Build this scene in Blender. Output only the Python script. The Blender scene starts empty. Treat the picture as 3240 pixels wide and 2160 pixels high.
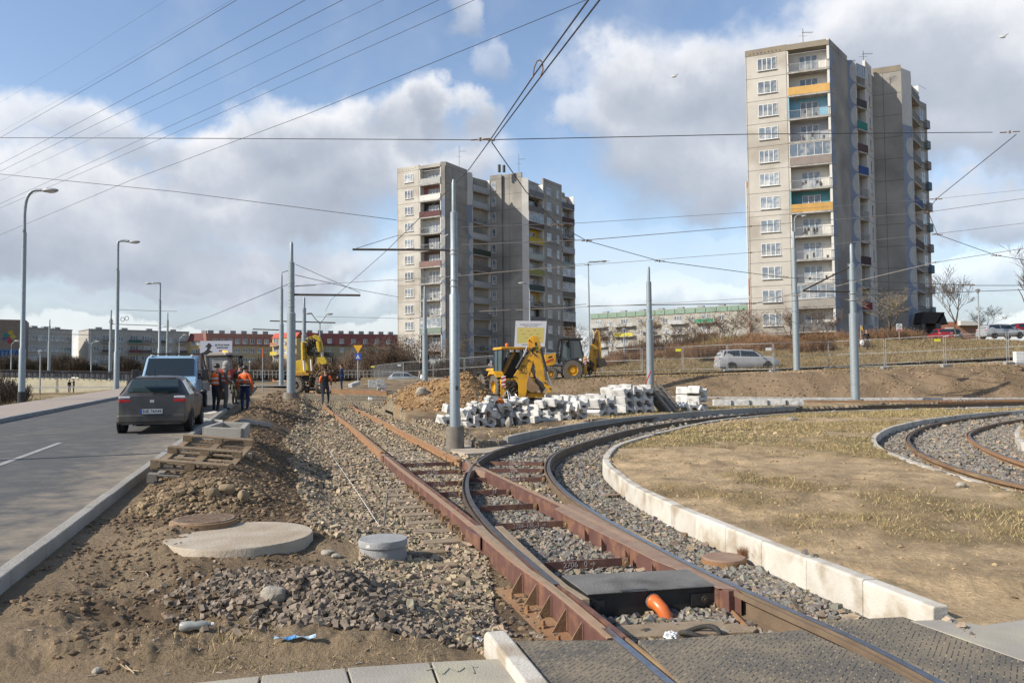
import bpy, bmesh, math, random
import numpy as np
from mathutils import Vector, Matrix
random.seed(7); NR = np.random.RandomState(11)
SC = bpy.context.scene; COL = SC.collection
R = math.radians; PI = math.pi
# ---------------------------------------------------------------- camera maths (photo pixels 3240 x 2160)
FPX = 2521.0; CH = 1.68; PITCH = 0.0426; ROLL = 0.009
F3 = Vector((0, math.cos(PITCH), math.sin(PITCH)))
U0 = Vector((0, -math.sin(PITCH), math.cos(PITCH))); R0 = Vector((1, 0, 0))
RV = R0 * math.cos(ROLL) - U0 * math.sin(ROLL)
UV = U0 * math.cos(ROLL) + R0 * math.sin(ROLL)
CAM = Vector((0, 0, CH))
def ray(px, py): return F3 + RV * ((px - 1620) / FPX) + UV * ((1080 - py) / FPX)
def P(px, py, z=0.0):
    d = ray(px, py); t = (z - CH) / d.z; return CAM + d * t
def A(px, py, Y):
    d = ray(px, py); return CAM + d * (Y / d.y)
def proj(v):
    d = Vector(v) - CAM; q = d.dot(F3); return (1620 + FPX * d.dot(RV) / q, 1080 - FPX * d.dot(UV) / q)
def PT(px, py):
    """where the sight line through a photo pixel meets the terrain"""
    d = ray(px, py); t = 3.5 * 1.008 ** np.arange(620)
    for _ in range(3):
        z = CH + d.z * t - T(d.x * t, d.y * t); k = int(np.argmax(z < 0))
        if not (z < 0).any() or k == 0: return CAM + d * float(t[k if k else -1])
        t = np.linspace(t[k - 1], t[k], 12)
    return CAM + d * float(t[6])
# ---------------------------------------------------------------- tagging
def tag(o, label=None, cat=None, group=None, kind=None):
    if label:
        o['label'] = label
        if len(label.split()) > 16 or len(label.split()) < 4: print('LABEL', len(label.split()), label)
    if cat: o['category'] = cat
    if group: o['group'] = group
    if kind: o['kind'] = kind
    return o
def thing(name, label, cat, loc=(0, 0, 0), rz=0, group=None):
    o = bpy.data.objects.new(name, None); COL.objects.link(o); o.location = loc; o.rotation_euler = (0, 0, rz)
    o.empty_display_size = 0.2
    return tag(o, label, cat, group)
def copy_tree(o, parent=None):
    c = o.copy(); COL.objects.link(c)
    if parent is not None: c.parent = parent
    for ch in [x for x in CH_OF.get(o.name, [])]:
        n = copy_tree(bpy.data.objects[ch], c)
    return c
CH_OF = {}
def setp(o, parent):
    if parent is not None:
        o.parent = parent; CH_OF.setdefault(parent.name, []).append(o.name)
def dup(o, parent=None):
    c = o.copy(); COL.objects.link(c)
    if parent is not None: setp(c, parent)
    for ch in list(CH_OF.get(o.name, [])): dup(bpy.data.objects[ch], c)
    return c
# ---------------------------------------------------------------- mesh builder
class MB:
    def __init__(s): s.v = []; s.f = []; s.m = []; s.mi = 0; s.M = None
    def add(s, vs, fs):
        b = len(s.v)
        if s.M is not None: vs = [s.M @ Vector(v) for v in vs]
        s.v += [tuple(v) for v in vs]; s.f += [tuple(b + i for i in f) for f in fs]; s.m += [s.mi] * len(fs)
        return s
    def box(s, c, d, rz=0, M=None):
        x, y, z = d[0] / 2, d[1] / 2, d[2] / 2
        vs = [Vector(p) for p in ((-x,-y,-z),(x,-y,-z),(x,y,-z),(-x,y,-z),(-x,-y,z),(x,-y,z),(x,y,z),(-x,y,z))]
        m = M if M is not None else Matrix.Rotation(rz, 3, 'Z')
        c = Vector(c)
        return s.add([c + m @ v for v in vs], [(3,2,1,0),(4,5,6,7),(0,1,5,4),(1,2,6,5),(2,3,7,6),(3,0,4,7)])
    def bar(s, a, b, w, h=None, up=(0, 0, 1)):
        a = Vector(a); b = Vector(b); h = h or w; d = (b - a); L = d.length
        if L < 1e-6: return s
        d.normalize(); u = Vector(up)
        if abs(d.dot(u)) > .98: u = Vector((1, 0, 0))
        r = d.cross(u).normalized(); u = r.cross(d)
        q = [(r * sx * w / 2 + u * sz * h / 2) for sx, sz in ((-1,-1),(1,-1),(1,1),(-1,1))]
        return s.add([a + k for k in q] + [b + k for k in q], [(3,2,1,0),(4,5,6,7),(0,1,5,4),(1,2,6,5),(2,3,7,6),(3,0,4,7)])
    def cyl(s, a, b, r0, r1=None, n=12, cap=True):
        a = Vector(a); b = Vector(b); r1 = r0 if r1 is None else r1
        d = (b - a).normalized(); u = Vector((0, 0, 1)) if abs(d.z) < .95 else Vector((1, 0, 0))
        x = d.cross(u).normalized(); y = d.cross(x)
        vs = []
        for p, r in ((a, r0), (b, r1)):
            for i in range(n):
                t = 2 * PI * i / n; vs.append(p + (x * math.cos(t) + y * math.sin(t)) * r)
        fs = [(i, (i + 1) % n, n + (i + 1) % n, n + i) for i in range(n)]
        if cap: fs += [tuple(range(n - 1, -1, -1)), tuple(range(n, 2 * n))]
        return s.add(vs, fs)
    def tube(s, pts, r, n=6):
        pts = [Vector(p) for p in pts]; rs = r if isinstance(r, (list, tuple)) else [r] * len(pts)
        vs = []; k = len(pts); ref = None
        for i, p in enumerate(pts):
            d = (pts[min(i + 1, k - 1)] - pts[max(i - 1, 0)]).normalized()
            if ref is None: ref = Vector((0, 0, 1)) if abs(d.z) < .9 else Vector((1, 0, 0))
            x = d.cross(ref).normalized(); y = x.cross(d); ref = y
            for j in range(n):
                t = 2 * PI * j / n; vs.append(p + (x * math.cos(t) + y * math.sin(t)) * rs[i])
        fs = [(i * n + j, i * n + (j + 1) % n, (i + 1) * n + (j + 1) % n, (i + 1) * n + j) for i in range(k - 1) for j in range(n)]
        fs += [tuple(range(n - 1, -1, -1)), tuple(range((k - 1) * n, k * n))]
        return s.add(vs, fs)
    def lathe(s, prof, c=(0, 0, 0), n=24, axis=None):
        c = Vector(c); vs = []; M = axis or Matrix.Identity(3)
        for r, z in prof:
            for i in range(n):
                t = 2 * PI * i / n; vs.append(c + M @ Vector((r * math.cos(t), r * math.sin(t), z)))
        k = len(prof)
        fs = [(i * n + j, i * n + (j + 1) % n, (i + 1) * n + (j + 1) % n, (i + 1) * n + j) for i in range(k - 1) for j in range(n)]
        if prof[0][0] > 1e-4: fs.append(tuple(range(n - 1, -1, -1)))
        if prof[-1][0] > 1e-4: fs.append(tuple(range((k - 1) * n, k * n)))
        return s.add(vs, fs)
    def prism(s, pts, n):
        """polygon of 3D points extruded by vector n"""
        pts = [Vector(p) for p in pts]; n = Vector(n); k = len(pts)
        vs = pts + [p + n for p in pts]
        fs = [tuple(range(k - 1, -1, -1)), tuple(range(k, 2 * k))] + [(i, (i + 1) % k, k + (i + 1) % k, k + i) for i in range(k)]
        return s.add(vs, fs)
    def quad(s, a, b, c, d): return s.add([a, b, c, d], [(0, 1, 2, 3)])
    def sweep(s, path, prof):
        """closed profile [(right, z)] swept along a path of 3D points"""
        path = [Vector(p) for p in path]; k = len(path); n = len(prof); vs = []
        for i, p in enumerate(path):
            d = path[min(i + 1, k - 1)] - path[max(i - 1, 0)]; d.z = 0; d.normalize()
            r = Vector((d.y, -d.x, 0))
            for a, z in prof: vs.append(p + r * a + Vector((0, 0, z)))
        fs = [(i * n + j, i * n + (j + 1) % n, (i + 1) * n + (j + 1) % n, (i + 1) * n + j) for i in range(k - 1) for j in range(n)]
        fs += [tuple(range(n - 1, -1, -1)), tuple(range((k - 1) * n, k * n))]
        return s.add(vs, fs)
    def sphere(s, c, r, n=12, sc=(1, 1, 1)):
        pr = []
        for i in range(n // 2 + 1):
            t = -PI / 2 + PI * i / (n // 2); pr.append((max(math.cos(t) * r, 1e-5), math.sin(t) * r))
        m = Matrix(((sc[0], 0, 0), (0, sc[1], 0), (0, 0, sc[2])))
        return s.lathe(pr, c, n, m)
    def build(s, name, mat, parent=None, smooth=False, bevel=0, subsurf=0, autosm=None):
        me = bpy.data.meshes.new(name); me.from_pydata(s.v, [], s.f)
        mats = mat if isinstance(mat, (list, tuple)) else [mat]
        for m in mats: me.materials.append(m)
        if len(mats) > 1: me.polygons.foreach_set('material_index', s.m)
        bm = bmesh.new(); bm.from_mesh(me)
        bmesh.ops.recalc_face_normals(bm, faces=bm.faces)
        if autosm is not None:
            for e in bm.edges:
                if len(e.link_faces) == 2 and e.calc_face_angle(0) > autosm: e.smooth = False
            smooth = True
        bm.to_mesh(me); bm.free()
        if smooth: me.polygons.foreach_set('use_smooth', [True] * len(me.polygons))
        me.update()
        o = bpy.data.objects.new(name, me); COL.objects.link(o); setp(o, parent)
        if bevel:
            b = o.modifiers.new('bevel', 'BEVEL'); b.width = bevel; b.segments = 2; b.limit_method = 'ANGLE'; b.angle_limit = R(35)
        if subsurf:
            b = o.modifiers.new('sub', 'SUBSURF'); b.levels = subsurf; b.render_levels = subsurf
        return o
def text_obj(name, body, size, mat, parent, loc, rot, depth=0.002, align='CENTER', sx=1.0, stretch_h=1.0):
    cu = bpy.data.curves.new(name, 'FONT'); cu.body = body; cu.size = size; cu.align_x = align; cu.align_y = 'CENTER'
    cu.extrude = depth; cu.offset = size * .006
    t = bpy.data.objects.new(name, cu); COL.objects.link(t)
    bpy.context.view_layer.update()
    me = bpy.data.meshes.new_from_object(t.evaluated_get(bpy.context.evaluated_depsgraph_get()))
    bpy.data.objects.remove(t); me.materials.clear(); me.materials.append(mat)
    o = bpy.data.objects.new(name, me); COL.objects.link(o)
    M = rot.to_4x4() if isinstance(rot, Matrix) else Matrix.Rotation(0, 4, 'Z')
    o.matrix_world = Matrix.Translation(Vector(loc)) @ M @ Matrix.Diagonal((sx, stretch_h, 1, 1))
    if parent is not None:
        mw = o.matrix_world.copy(); setp(o, parent); bpy.context.view_layer.update()
        o.matrix_parent_inverse = Matrix.Identity(4)
        o.matrix_basis = parent.matrix_world.inverted() @ mw
    return o
def basis(x, y):
    x = Vector(x).normalized(); y = Vector(y).normalized(); z = x.cross(y)
    return Matrix((x, y, z)).transposed()
# ---------------------------------------------------------------- materials
def mat(name, c1, c2=None, rough=.8, scale=3.0, bump=0.0, bscale=None, metal=0.0, detail=6, lo=.35, hi=.65, coord='Object', spec=.5, rand=0.0, c3=None, s3=.6, dist=.02, K=.82):
    c1, c2, c3 = [None if c is None else tuple(v * K for v in c) for c in (c1, c2, c3)]
    m = bpy.data.materials.new(name); m.use_nodes = True; nt = m.node_tree; b = nt.nodes['Principled BSDF']
    b.inputs['Roughness'].default_value = rough; b.inputs['Metallic'].default_value = metal
    b.inputs['Specular IOR Level'].default_value = spec
    L = nt.links.new
    tc = nt.nodes.new('ShaderNodeTexCoord')
    co = tc.outputs[coord] if coord != 'World' else nt.nodes.new('ShaderNodeNewGeometry').outputs['Position']
    out = None
    if c2 is not None:
        n = nt.nodes.new('ShaderNodeTexNoise'); n.inputs['Scale'].default_value = scale; n.inputs['Detail'].default_value = detail
        n.inputs['Roughness'].default_value = .62
        L(co, n.inputs['Vector'])
        r = nt.nodes.new('ShaderNodeValToRGB'); r.color_ramp.elements[0].position = lo; r.color_ramp.elements[1].position = hi
        r.color_ramp.elements[0].color = (*c1, 1); r.color_ramp.elements[1].color = (*c2, 1)
        L(n.outputs['Fac'], r.inputs['Fac']); out = r.outputs['Color']
        if c3 is not None:
            n3 = nt.nodes.new('ShaderNodeTexNoise'); n3.inputs['Scale'].default_value = s3; n3.inputs['Detail'].default_value = 5
            L(co, n3.inputs['Vector'])
            r3 = nt.nodes.new('ShaderNodeMapRange'); r3.inputs[1].default_value = .48; r3.inputs[2].default_value = .66
            L(n3.outputs['Fac'], r3.inputs[0])
            mx = nt.nodes.new('ShaderNodeMix'); mx.data_type = 'RGBA'; L(r3.outputs[0], mx.inputs[0]); L(out, mx.inputs[6]); mx.inputs[7].default_value = (*c3, 1)
            out = mx.outputs[2]
    if rand:
        oi = nt.nodes.new('ShaderNodeObjectInfo'); hs = nt.nodes.new('ShaderNodeHueSaturation')
        mr = nt.nodes.new('ShaderNodeMapRange'); mr.inputs[3].default_value = 1 - rand; mr.inputs[4].default_value = 1 + rand
        L(oi.outputs['Random'], mr.inputs[0]); L(mr.outputs[0], hs.inputs['Value'])
        if out is not None: L(out, hs.inputs['Color'])
        else: hs.inputs['Color'].default_value = (*c1, 1)
        out = hs.outputs['Color']
    if out is not None: L(out, b.inputs['Base Color'])
    else: b.inputs['Base Color'].default_value = (*c1, 1)
    if bump:
        nb = nt.nodes.new('ShaderNodeTexNoise'); nb.inputs['Scale'].default_value = bscale or scale * 4; nb.inputs['Detail'].default_value = 6
        L(co, nb.inputs['Vector']); bp = nt.nodes.new('ShaderNodeBump'); bp.inputs['Strength'].default_value = bump; bp.inputs['Distance'].default_value = dist
        L(nb.outputs['Fac'], bp.inputs['Height']); L(bp.outputs['Normal'], b.inputs['Normal'])
    return m
M = {}
M['concrete'] = mat('concrete', (.42,.395,.345), (.32,.30,.26), .85, 3, .4, 40, lo=.3, hi=.7, c3=(.33,.30,.25), s3=1.3, coord='World', rand=.05)
M['concrete_white'] = mat('pale concrete', (.66,.62,.54), (.50,.45,.37), .85, 2.5, .3, 50, lo=.35, hi=.75, coord='World', rand=.08, c3=(.40,.33,.24), s3=3.2)
M['block_white'] = mat('precast block', (.62,.61,.58), (.50,.49,.46), .85, 6, .25, 50, lo=.35, hi=.75, rand=.07, c3=(.36,.345,.31), s3=4)
M['concrete_grey'] = mat('grey concrete', (.36,.36,.35), (.28,.28,.27), .85, 5, .4, 60, rand=.05)
M['concrete_dark'] = mat('damp concrete', (.17,.145,.115), (.24,.21,.17), .9, 6, .4, 50)
M['red_paint'] = mat('red oxide paint', (.15,.07,.054), (.11,.052,.041), .6, 4, .15, 60, c3=(.24,.12,.07), s3=5, lo=.35, hi=.7, coord='World')
M['red_dusty'] = mat('dusty red steel', (.33,.235,.16), (.27,.16,.11), .75, 6, .2, 60, coord='World')
M['rust'] = mat('rust', (.35,.185,.085), (.26,.135,.065), .85, 6, .3, 60, c3=(.36,.22,.11), s3=3, coord='World')
M['rust_brown'] = mat('brown rust', (.26,.16,.085), (.19,.11,.06), .8, 6, .3, 60, c3=(.33,.22,.11), s3=3, coord='World')
M['dark_steel'] = mat('dark steel', (.035,.028,.022), (.07,.055,.04), .6, 8, .2, 60)
M['steel_dust'] = mat('dusty steel plate', (.34,.26,.17), (.26,.19,.12), .75, 7, .3, 50, coord='World')
M['shiny'] = mat('polished steel', (.33,.36,.42), (.22,.24,.28), .33, 15, metal=.85)
M['galv'] = mat('galvanised steel', (.27,.315,.335), (.33,.375,.395), .5, 9, metal=.25, rand=.04)
M['galv_grey'] = mat('grey steel', (.40,.42,.42), (.33,.34,.34), .5, 9, metal=.2)
M['wire'] = mat('dark wire', (.045,.045,.045), rough=.6)
M['wire_light'] = mat('bright copper wire', (.55,.50,.42), rough=.35, metal=.6)
M['black'] = mat('black', (.015,.015,.015), (.03,.03,.03), .5, 8)
M['rubber'] = mat('rubber', (.025,.024,.022), (.06,.052,.043), .85, 10, .2, 60)
M['tyre'] = mat('tyre', (.10,.085,.065), (.17,.145,.11), .9, 8, .3, 40)
M['tyre_black'] = mat('clean tyre', (.018,.018,.018), (.03,.029,.027), .85, 8, .1, 40)
M['yellow'] = mat('machine yellow', (.72,.38,.015), (.62,.31,.012), .45, 3, c3=(.50,.27,.04), s3=2.5)
M['yellow_lemon'] = mat('lemon yellow paint', (.66,.46,.02), (.55,.36,.02), .45, 3, c3=(.38,.25,.05), s3=2.5)
M['glass'] = mat('dark glass', (.02,.03,.035), rough=.08, spec=.8)
M['glass_tint'] = mat('tinted glass', (.035,.055,.057), rough=.06, spec=.9)
M['glass_light'] = mat('window glass', (.16,.20,.24), (.42,.42,.40), .12, 1.1, lo=.45, hi=.6, rand=.45, spec=.7, coord='Object')
M['white'] = mat('white paint', (.78,.78,.76), (.68,.68,.66), .6, 3)
M['white_frame'] = mat('white window frame', (.75,.75,.73), rough=.5)
M['road_white'] = mat('road paint', (.42,.42,.40), (.25,.25,.24), .8, 12, coord='World')
M['wood'] = mat('weathered wood', (.30,.22,.13), (.20,.14,.085), .85, 5, .4, 30, rand=.12)
M['wood_grey'] = mat('grey wood', (.28,.25,.21), (.20,.175,.145), .9, 5, .4, 30, rand=.1)
M['orange_pipe'] = mat('orange plastic', (.72,.17,.035), (.62,.15,.04), .35, 6)
M['orange'] = mat('hi-vis orange', (.95,.16,.015), (.80,.12,.015), .7, 6, rand=.05)
M['reflect'] = mat('reflective tape', (.62,.62,.58), rough=.4)
M['skin'] = mat('skin', (.48,.27,.19), rough=.6)
M['navy'] = mat('navy cloth', (.012,.022,.075), (.02,.035,.11), .85, 10)
M['dark_cloth'] = mat('dark cloth', (.014,.014,.017), (.03,.03,.034), .9, 12)
M['grey_cloth'] = mat('grey cloth', (.085,.08,.075), (.14,.13,.12), .9, 12)
M['camo'] = mat('camouflage', (.05,.05,.03), (.17,.15,.10), .9, 22, lo=.48, hi=.52)
M['hood'] = mat('pale cloth', (.42,.40,.36), (.30,.29,.26), .9, 12)
M['hair'] = mat('dark hair', (.02,.014,.01), rough=.7)
M['manhole'] = mat('rusty cast iron', (.24,.135,.08), (.33,.25,.17), .85, 14, .5, 60)
M['plate'] = mat('plate white', (.62,.62,.62), rough=.5)
M['red'] = mat('red paint', (.50,.02,.02), rough=.4)
M['lamp_red'] = mat('red lens', (.45,.012,.012), rough=.15)
M['lamp_clear'] = mat('clear lens', (.62,.60,.60), rough=.15)
M['chrome'] = mat('chrome', (.7,.7,.7), rough=.2, metal=.9)
M['blue_sign'] = mat('sign blue', (.02,.09,.42), rough=.5)
M['sign_yellow'] = mat('sign yellow', (.80,.42,.02), rough=.5)
M['tag_yellow'] = mat('plastic yellow', (.85,.75,.03), rough=.5)
M['green'] = mat('green', (.04,.16,.09), rough=.6)
def emis(name, c, s):
    m = bpy.data.materials.new(name); m.use_nodes = True; b = m.node_tree.nodes['Principled BSDF']
    b.inputs['Base Color'].default_value = (*c, 1); b.inputs['Emission Color'].default_value = (*c, 1); b.inputs['Emission Strength'].default_value = s
    return m
M['beacon_on'] = emis('lit beacon', (1, .35, .03), 1.5)
M['beacon'] = mat('orange beacon', (.85,.22,.02), rough=.3)
# ---------------------------------------------------------------- world: sky texture + clouds placed by azimuth and elevation
W = bpy.data.worlds.new("World"); SC.world = W; W.use_nodes = True
nt = W.node_tree; nt.nodes.clear(); L = nt.links.new; N = nt.nodes.new
SUN_DIR = Vector((-.935, -.355, 0)).normalized(); SUN_EL = R(33)
sd = Vector((SUN_DIR.x * math.cos(SUN_EL), SUN_DIR.y * math.cos(SUN_EL), math.sin(SUN_EL)))
sky = N('ShaderNodeTexSky'); sky.sky_type = 'NISHITA'; sky.sun_disc = False; sky.sun_elevation = SUN_EL
sky.sun_rotation = math.atan2(sd.x, sd.y) % (2 * PI); sky.altitude = 50; sky.air_density = 1.0; sky.dust_density = .6; sky.ozone_density = 2.0
geo = N('ShaderNodeTexCoord')
sep = N('ShaderNodeSeparateXYZ'); L(geo.outputs['Generated'], sep.inputs[0])
az = N('ShaderNodeMath'); az.operation = 'ARCTAN2'; L(sep.outputs[0], az.inputs[0]); L(sep.outputs[1], az.inputs[1])
el = N('ShaderNodeMath'); el.operation = 'ARCSINE'; L(sep.outputs[2], el.inputs[0])
cmb = N('ShaderNodeCombineXYZ'); L(az.outputs[0], cmb.inputs[0]); L(el.outputs[0], cmb.inputs[1])
nz = N('ShaderNodeTexNoise'); nz.inputs['Scale'].default_value = 5.0; nz.inputs['Detail'].default_value = 9; nz.inputs['Roughness'].default_value = .58
L(geo.outputs['Generated'], nz.inputs['Vector'])
nsub = N('ShaderNodeVectorMath'); nsub.operation = 'SUBTRACT'; L(nz.outputs['Color'], nsub.inputs[0]); nsub.inputs[1].default_value = (.5, .5, .5)
nmul = N('ShaderNodeVectorMath'); nmul.operation = 'MULTIPLY'; L(nsub.outputs[0], nmul.inputs[0]); nmul.inputs[1].default_value = (.36, .20, 0)
pos = N('ShaderNodeVectorMath'); pos.operation = 'ADD'; L(cmb.outputs[0], pos.inputs[0]); L(nmul.outputs[0], pos.inputs[1])
def azel(px, py):
    d = ray(px, py).normalized(); return math.atan2(d.x, d.y), math.asin(d.z)
S_ = 1.3776
blobs = [ # centre and radii in photo px (2352 wide), weight
 (1560,270,270,170,1),(1490,200,130,95,1),(1720,190,230,110,1),(1960,120,240,150,1),(2230,120,280,170,1),(2150,300,330,150,1),(1820,370,290,95,1),
 (1330,300,95,55,.7),(980,290,140,75,1),(1030,265,85,50,1),(740,330,220,75,1),(460,350,250,75,1),(120,290,170,75,.9),(880,400,270,110,1),(600,450,360,120,1),
 (180,480,360,130,1),(350,590,500,85,1),(1520,670,400,55,.7),(1070,75,60,45,.55),(1160,170,60,50,.4),(2290,500,170,75,.9),(2200,640,260,50,.7),(600,680,700,45,.7),
 (2600,250,300,250,1),(-300,450,400,200,1),(-700,300,350,150,1),(3300,300,400,150,1)]
num = None; den = None; mxm = None
for (bx, by, rx, ry, w) in blobs:
    a0, e0 = azel(bx * S_, by * S_); rxa = rx / 1830; rya = ry / 1830
    s = N('ShaderNodeVectorMath'); s.operation = 'SUBTRACT'; L(pos.outputs[0], s.inputs[0]); s.inputs[1].default_value = (a0, e0, 0)
    d = N('ShaderNodeVectorMath'); d.operation = 'DIVIDE'; L(s.outputs[0], d.inputs[0]); d.inputs[1].default_value = (rxa, rya, 1)
    ln = N('ShaderNodeVectorMath'); ln.operation = 'LENGTH'; L(d.outputs[0], ln.inputs[0])
    mr = N('ShaderNodeMapRange'); mr.interpolation_type = 'SMOOTHSTEP'; mr.inputs[1].default_value = 1.22; mr.inputs[2].default_value = .55; mr.inputs[3].default_value = 0; mr.inputs[4].default_value = w
    L(ln.outputs['Value'], mr.inputs[0])
    sp = N('ShaderNodeSeparateXYZ'); L(d.outputs[0], sp.inputs[0])
    pr = N('ShaderNodeMath'); pr.operation = 'MULTIPLY'; L(sp.outputs[1], pr.inputs[0]); L(mr.outputs[0], pr.inputs[1])
    if num is None: num, den, mxm = pr.outputs[0], mr.outputs[0], mr.outputs[0]
    else:
        for k, src in ((0, pr.outputs[0]), (1, mr.outputs[0]), (2, mr.outputs[0])):
            a = N('ShaderNodeMath'); a.operation = 'ADD' if k < 2 else 'MAXIMUM'
            L([num, den, mxm][k], a.inputs[0]); L(src, a.inputs[1])
            if k == 0: num = a.outputs[0]
            elif k == 1: den = a.outputs[0]
            else: mxm = a.outputs[0]
# fine wisps
nw = N('ShaderNodeTexNoise'); nw.inputs['Scale'].default_value = 9; nw.inputs['Detail'].default_value = 8; nw.inputs['Roughness'].default_value = .55; L(geo.outputs['Generated'], nw.inputs['Vector'])
wm = N('ShaderNodeMapRange'); wm.inputs[1].default_value = .45; wm.inputs[2].default_value = .8; wm.inputs[3].default_value = 0; wm.inputs[4].default_value = .22; L(nw.outputs['Fac'], wm.inputs[0])
cov = N('ShaderNodeMath'); cov.operation = 'MAXIMUM'; L(mxm, cov.inputs[0]); L(wm.outputs[0], cov.inputs[1])
# pale band low over the horizon
hb = N('ShaderNodeMapRange'); hb.inputs[1].default_value = .22; hb.inputs[2].default_value = 0.03; hb.inputs[3].default_value = 0; hb.inputs[4].default_value = .85; L(el.outputs[0], hb.inputs[0])
cv2 = N('ShaderNodeMath'); cv2.operation = 'MAXIMUM'; L(cov.outputs[0], cv2.inputs[0]); L(hb.outputs[0], cv2.inputs[1])
dv = N('ShaderNodeMath'); dv.operation = 'MAXIMUM'; L(den, dv.inputs[0]); dv.inputs[1].default_value = .15
rel = N('ShaderNodeMath'); rel.operation = 'DIVIDE'; L(num, rel.inputs[0]); L(dv.outputs[0], rel.inputs[1])
nf = N('ShaderNodeMath'); nf.operation = 'MULTIPLY_ADD'; L(nw.outputs['Fac'], nf.inputs[0]); nf.inputs[1].default_value = 1.6; nf.inputs[2].default_value = -.8
thin = N('ShaderNodeMath'); thin.operation = 'MULTIPLY_ADD'; L(den, thin.inputs[0]); thin.inputs[1].default_value = -.22; thin.inputs[2].default_value = .38
s1 = N('ShaderNodeMath'); s1.operation = 'ADD'; L(rel.outputs[0], s1.inputs[0]); L(nf.outputs[0], s1.inputs[1])
s2 = N('ShaderNodeMath'); s2.operation = 'ADD'; L(s1.outputs[0], s2.inputs[0]); L(thin.outputs[0], s2.inputs[1])
cr = N('ShaderNodeValToRGB'); cr.color_ramp.elements[0].position = 0; cr.color_ramp.elements[1].position = 1
mr2 = N('ShaderNodeMapRange'); mr2.inputs[1].default_value = -.75; mr2.inputs[2].default_value = .75; L(s2.outputs[0], mr2.inputs[0]); L(mr2.outputs[0], cr.inputs['Fac'])
cr.color_ramp.elements[0].color = (.33, .375, .455, 1); cr.color_ramp.elements[1].color = (.77, .78, .81, 1)
e = cr.color_ramp.elements.new(.45); e.color = (.46, .50, .575, 1)
bg1 = N('ShaderNodeBackground'); bg1.inputs['Strength'].default_value = .145
tint = N('ShaderNodeMix'); tint.data_type = 'RGBA'; tint.blend_type = 'MULTIPLY'; tint.inputs[0].default_value = 1; tint.inputs[7].default_value = (1.16, 1.09, 1.06, 1)
L(sky.outputs[0], tint.inputs[6]); L(tint.outputs[2], bg1.inputs['Color'])
bg2 = N('ShaderNodeBackground'); L(cr.outputs['Color'], bg2.inputs['Color']); bg2.inputs['Strength'].default_value = 1.0
mx = N('ShaderNodeMixShader'); L(cv2.outputs[0], mx.inputs[0]); L(bg1.outputs[0], mx.inputs[1]); L(bg2.outputs[0], mx.inputs[2])
ow = N('ShaderNodeOutputWorld'); L(mx.outputs[0], ow.inputs['Surface'])
sl = bpy.data.lights.new('sun', 'SUN'); sl.energy = 5.0; sl.angle = R(.5); sl.color = (1, .93, .82)
so = bpy.data.objects.new('sun', sl); COL.objects.link(so); so.rotation_euler = (-sd).to_track_quat('-Z', 'Y').to_euler(); so.location = (0, 0, 60)
# ---------------------------------------------------------------- camera
cd = bpy.data.cameras.new('camera'); cam = bpy.data.objects.new('camera', cd); COL.objects.link(cam)
cd.sensor_fit = 'HORIZONTAL'; cd.sensor_width = 36; cd.lens = 36 * FPX / 3240; cd.clip_end = 5000; cd.clip_start = .05
cam.matrix_world = Matrix.Translation(CAM) @ Matrix((RV, UV, -F3)).transposed().to_4x4()
SC.camera = cam
SC.view_settings.view_transform = 'Standard'; SC.view_settings.look = 'None'; SC.view_settings.gamma = 1; SC.view_settings.exposure = .30
SC.render.resolution_x = 1024; SC.render.resolution_y = 682
SC.render.engine = 'CYCLES'; SC.cycles.max_bounces = 6; SC.cycles.transparent_max_bounces = 12
# ---------------------------------------------------------------- terrain
def _h(ix, iy, s):
    n = (ix.astype(np.int64) * 374761393 + iy.astype(np.int64) * 668265263 + s * 1274126177) & 0xffffffff
    n = ((n ^ (n >> 13)) * 1274126177) & 0xffffffff
    return ((n ^ (n >> 16)) & 0xffff) / 65535.0
def vn(x, y, s=0):
    ix = np.floor(x); iy = np.floor(y); fx = x - ix; fy = y - iy
    fx = fx * fx * (3 - 2 * fx); fy = fy * fy * (3 - 2 * fy)
    a = _h(ix, iy, s); b = _h(ix + 1, iy, s); c = _h(ix, iy + 1, s); d = _h(ix + 1, iy + 1, s)
    return (a + (b - a) * fx) * (1 - fy) + (c + (d - c) * fx) * fy
def fbm(x, y, sc, o=4, s=0, g=.5):
    t = 0; a = 1; w = 0
    for i in range(o):
        t = t + a * (vn(x * sc + 17.3 * i, y * sc - 9.1 * i, s + i) - .5); w += a; a *= g; sc *= 2.07
    return t / w
def sm(a, b, x): t = np.clip((x - a) / (b - a), 0, 1); return t * t * (3 - 2 * t)
TPX = np.array([-900, 0, 300, 560, 800, 1000, 1300, 1500, 1700, 1900, 2300, 2700, 3240, 4200.])
TR = (TPX - 1620) / FPX
TY = np.array([0, 10, 20, 30, 40, 44, 48, 50.6, 53.6, 56, 60, 66, 75, 92, 110, 140, 230, 1500.])
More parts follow.
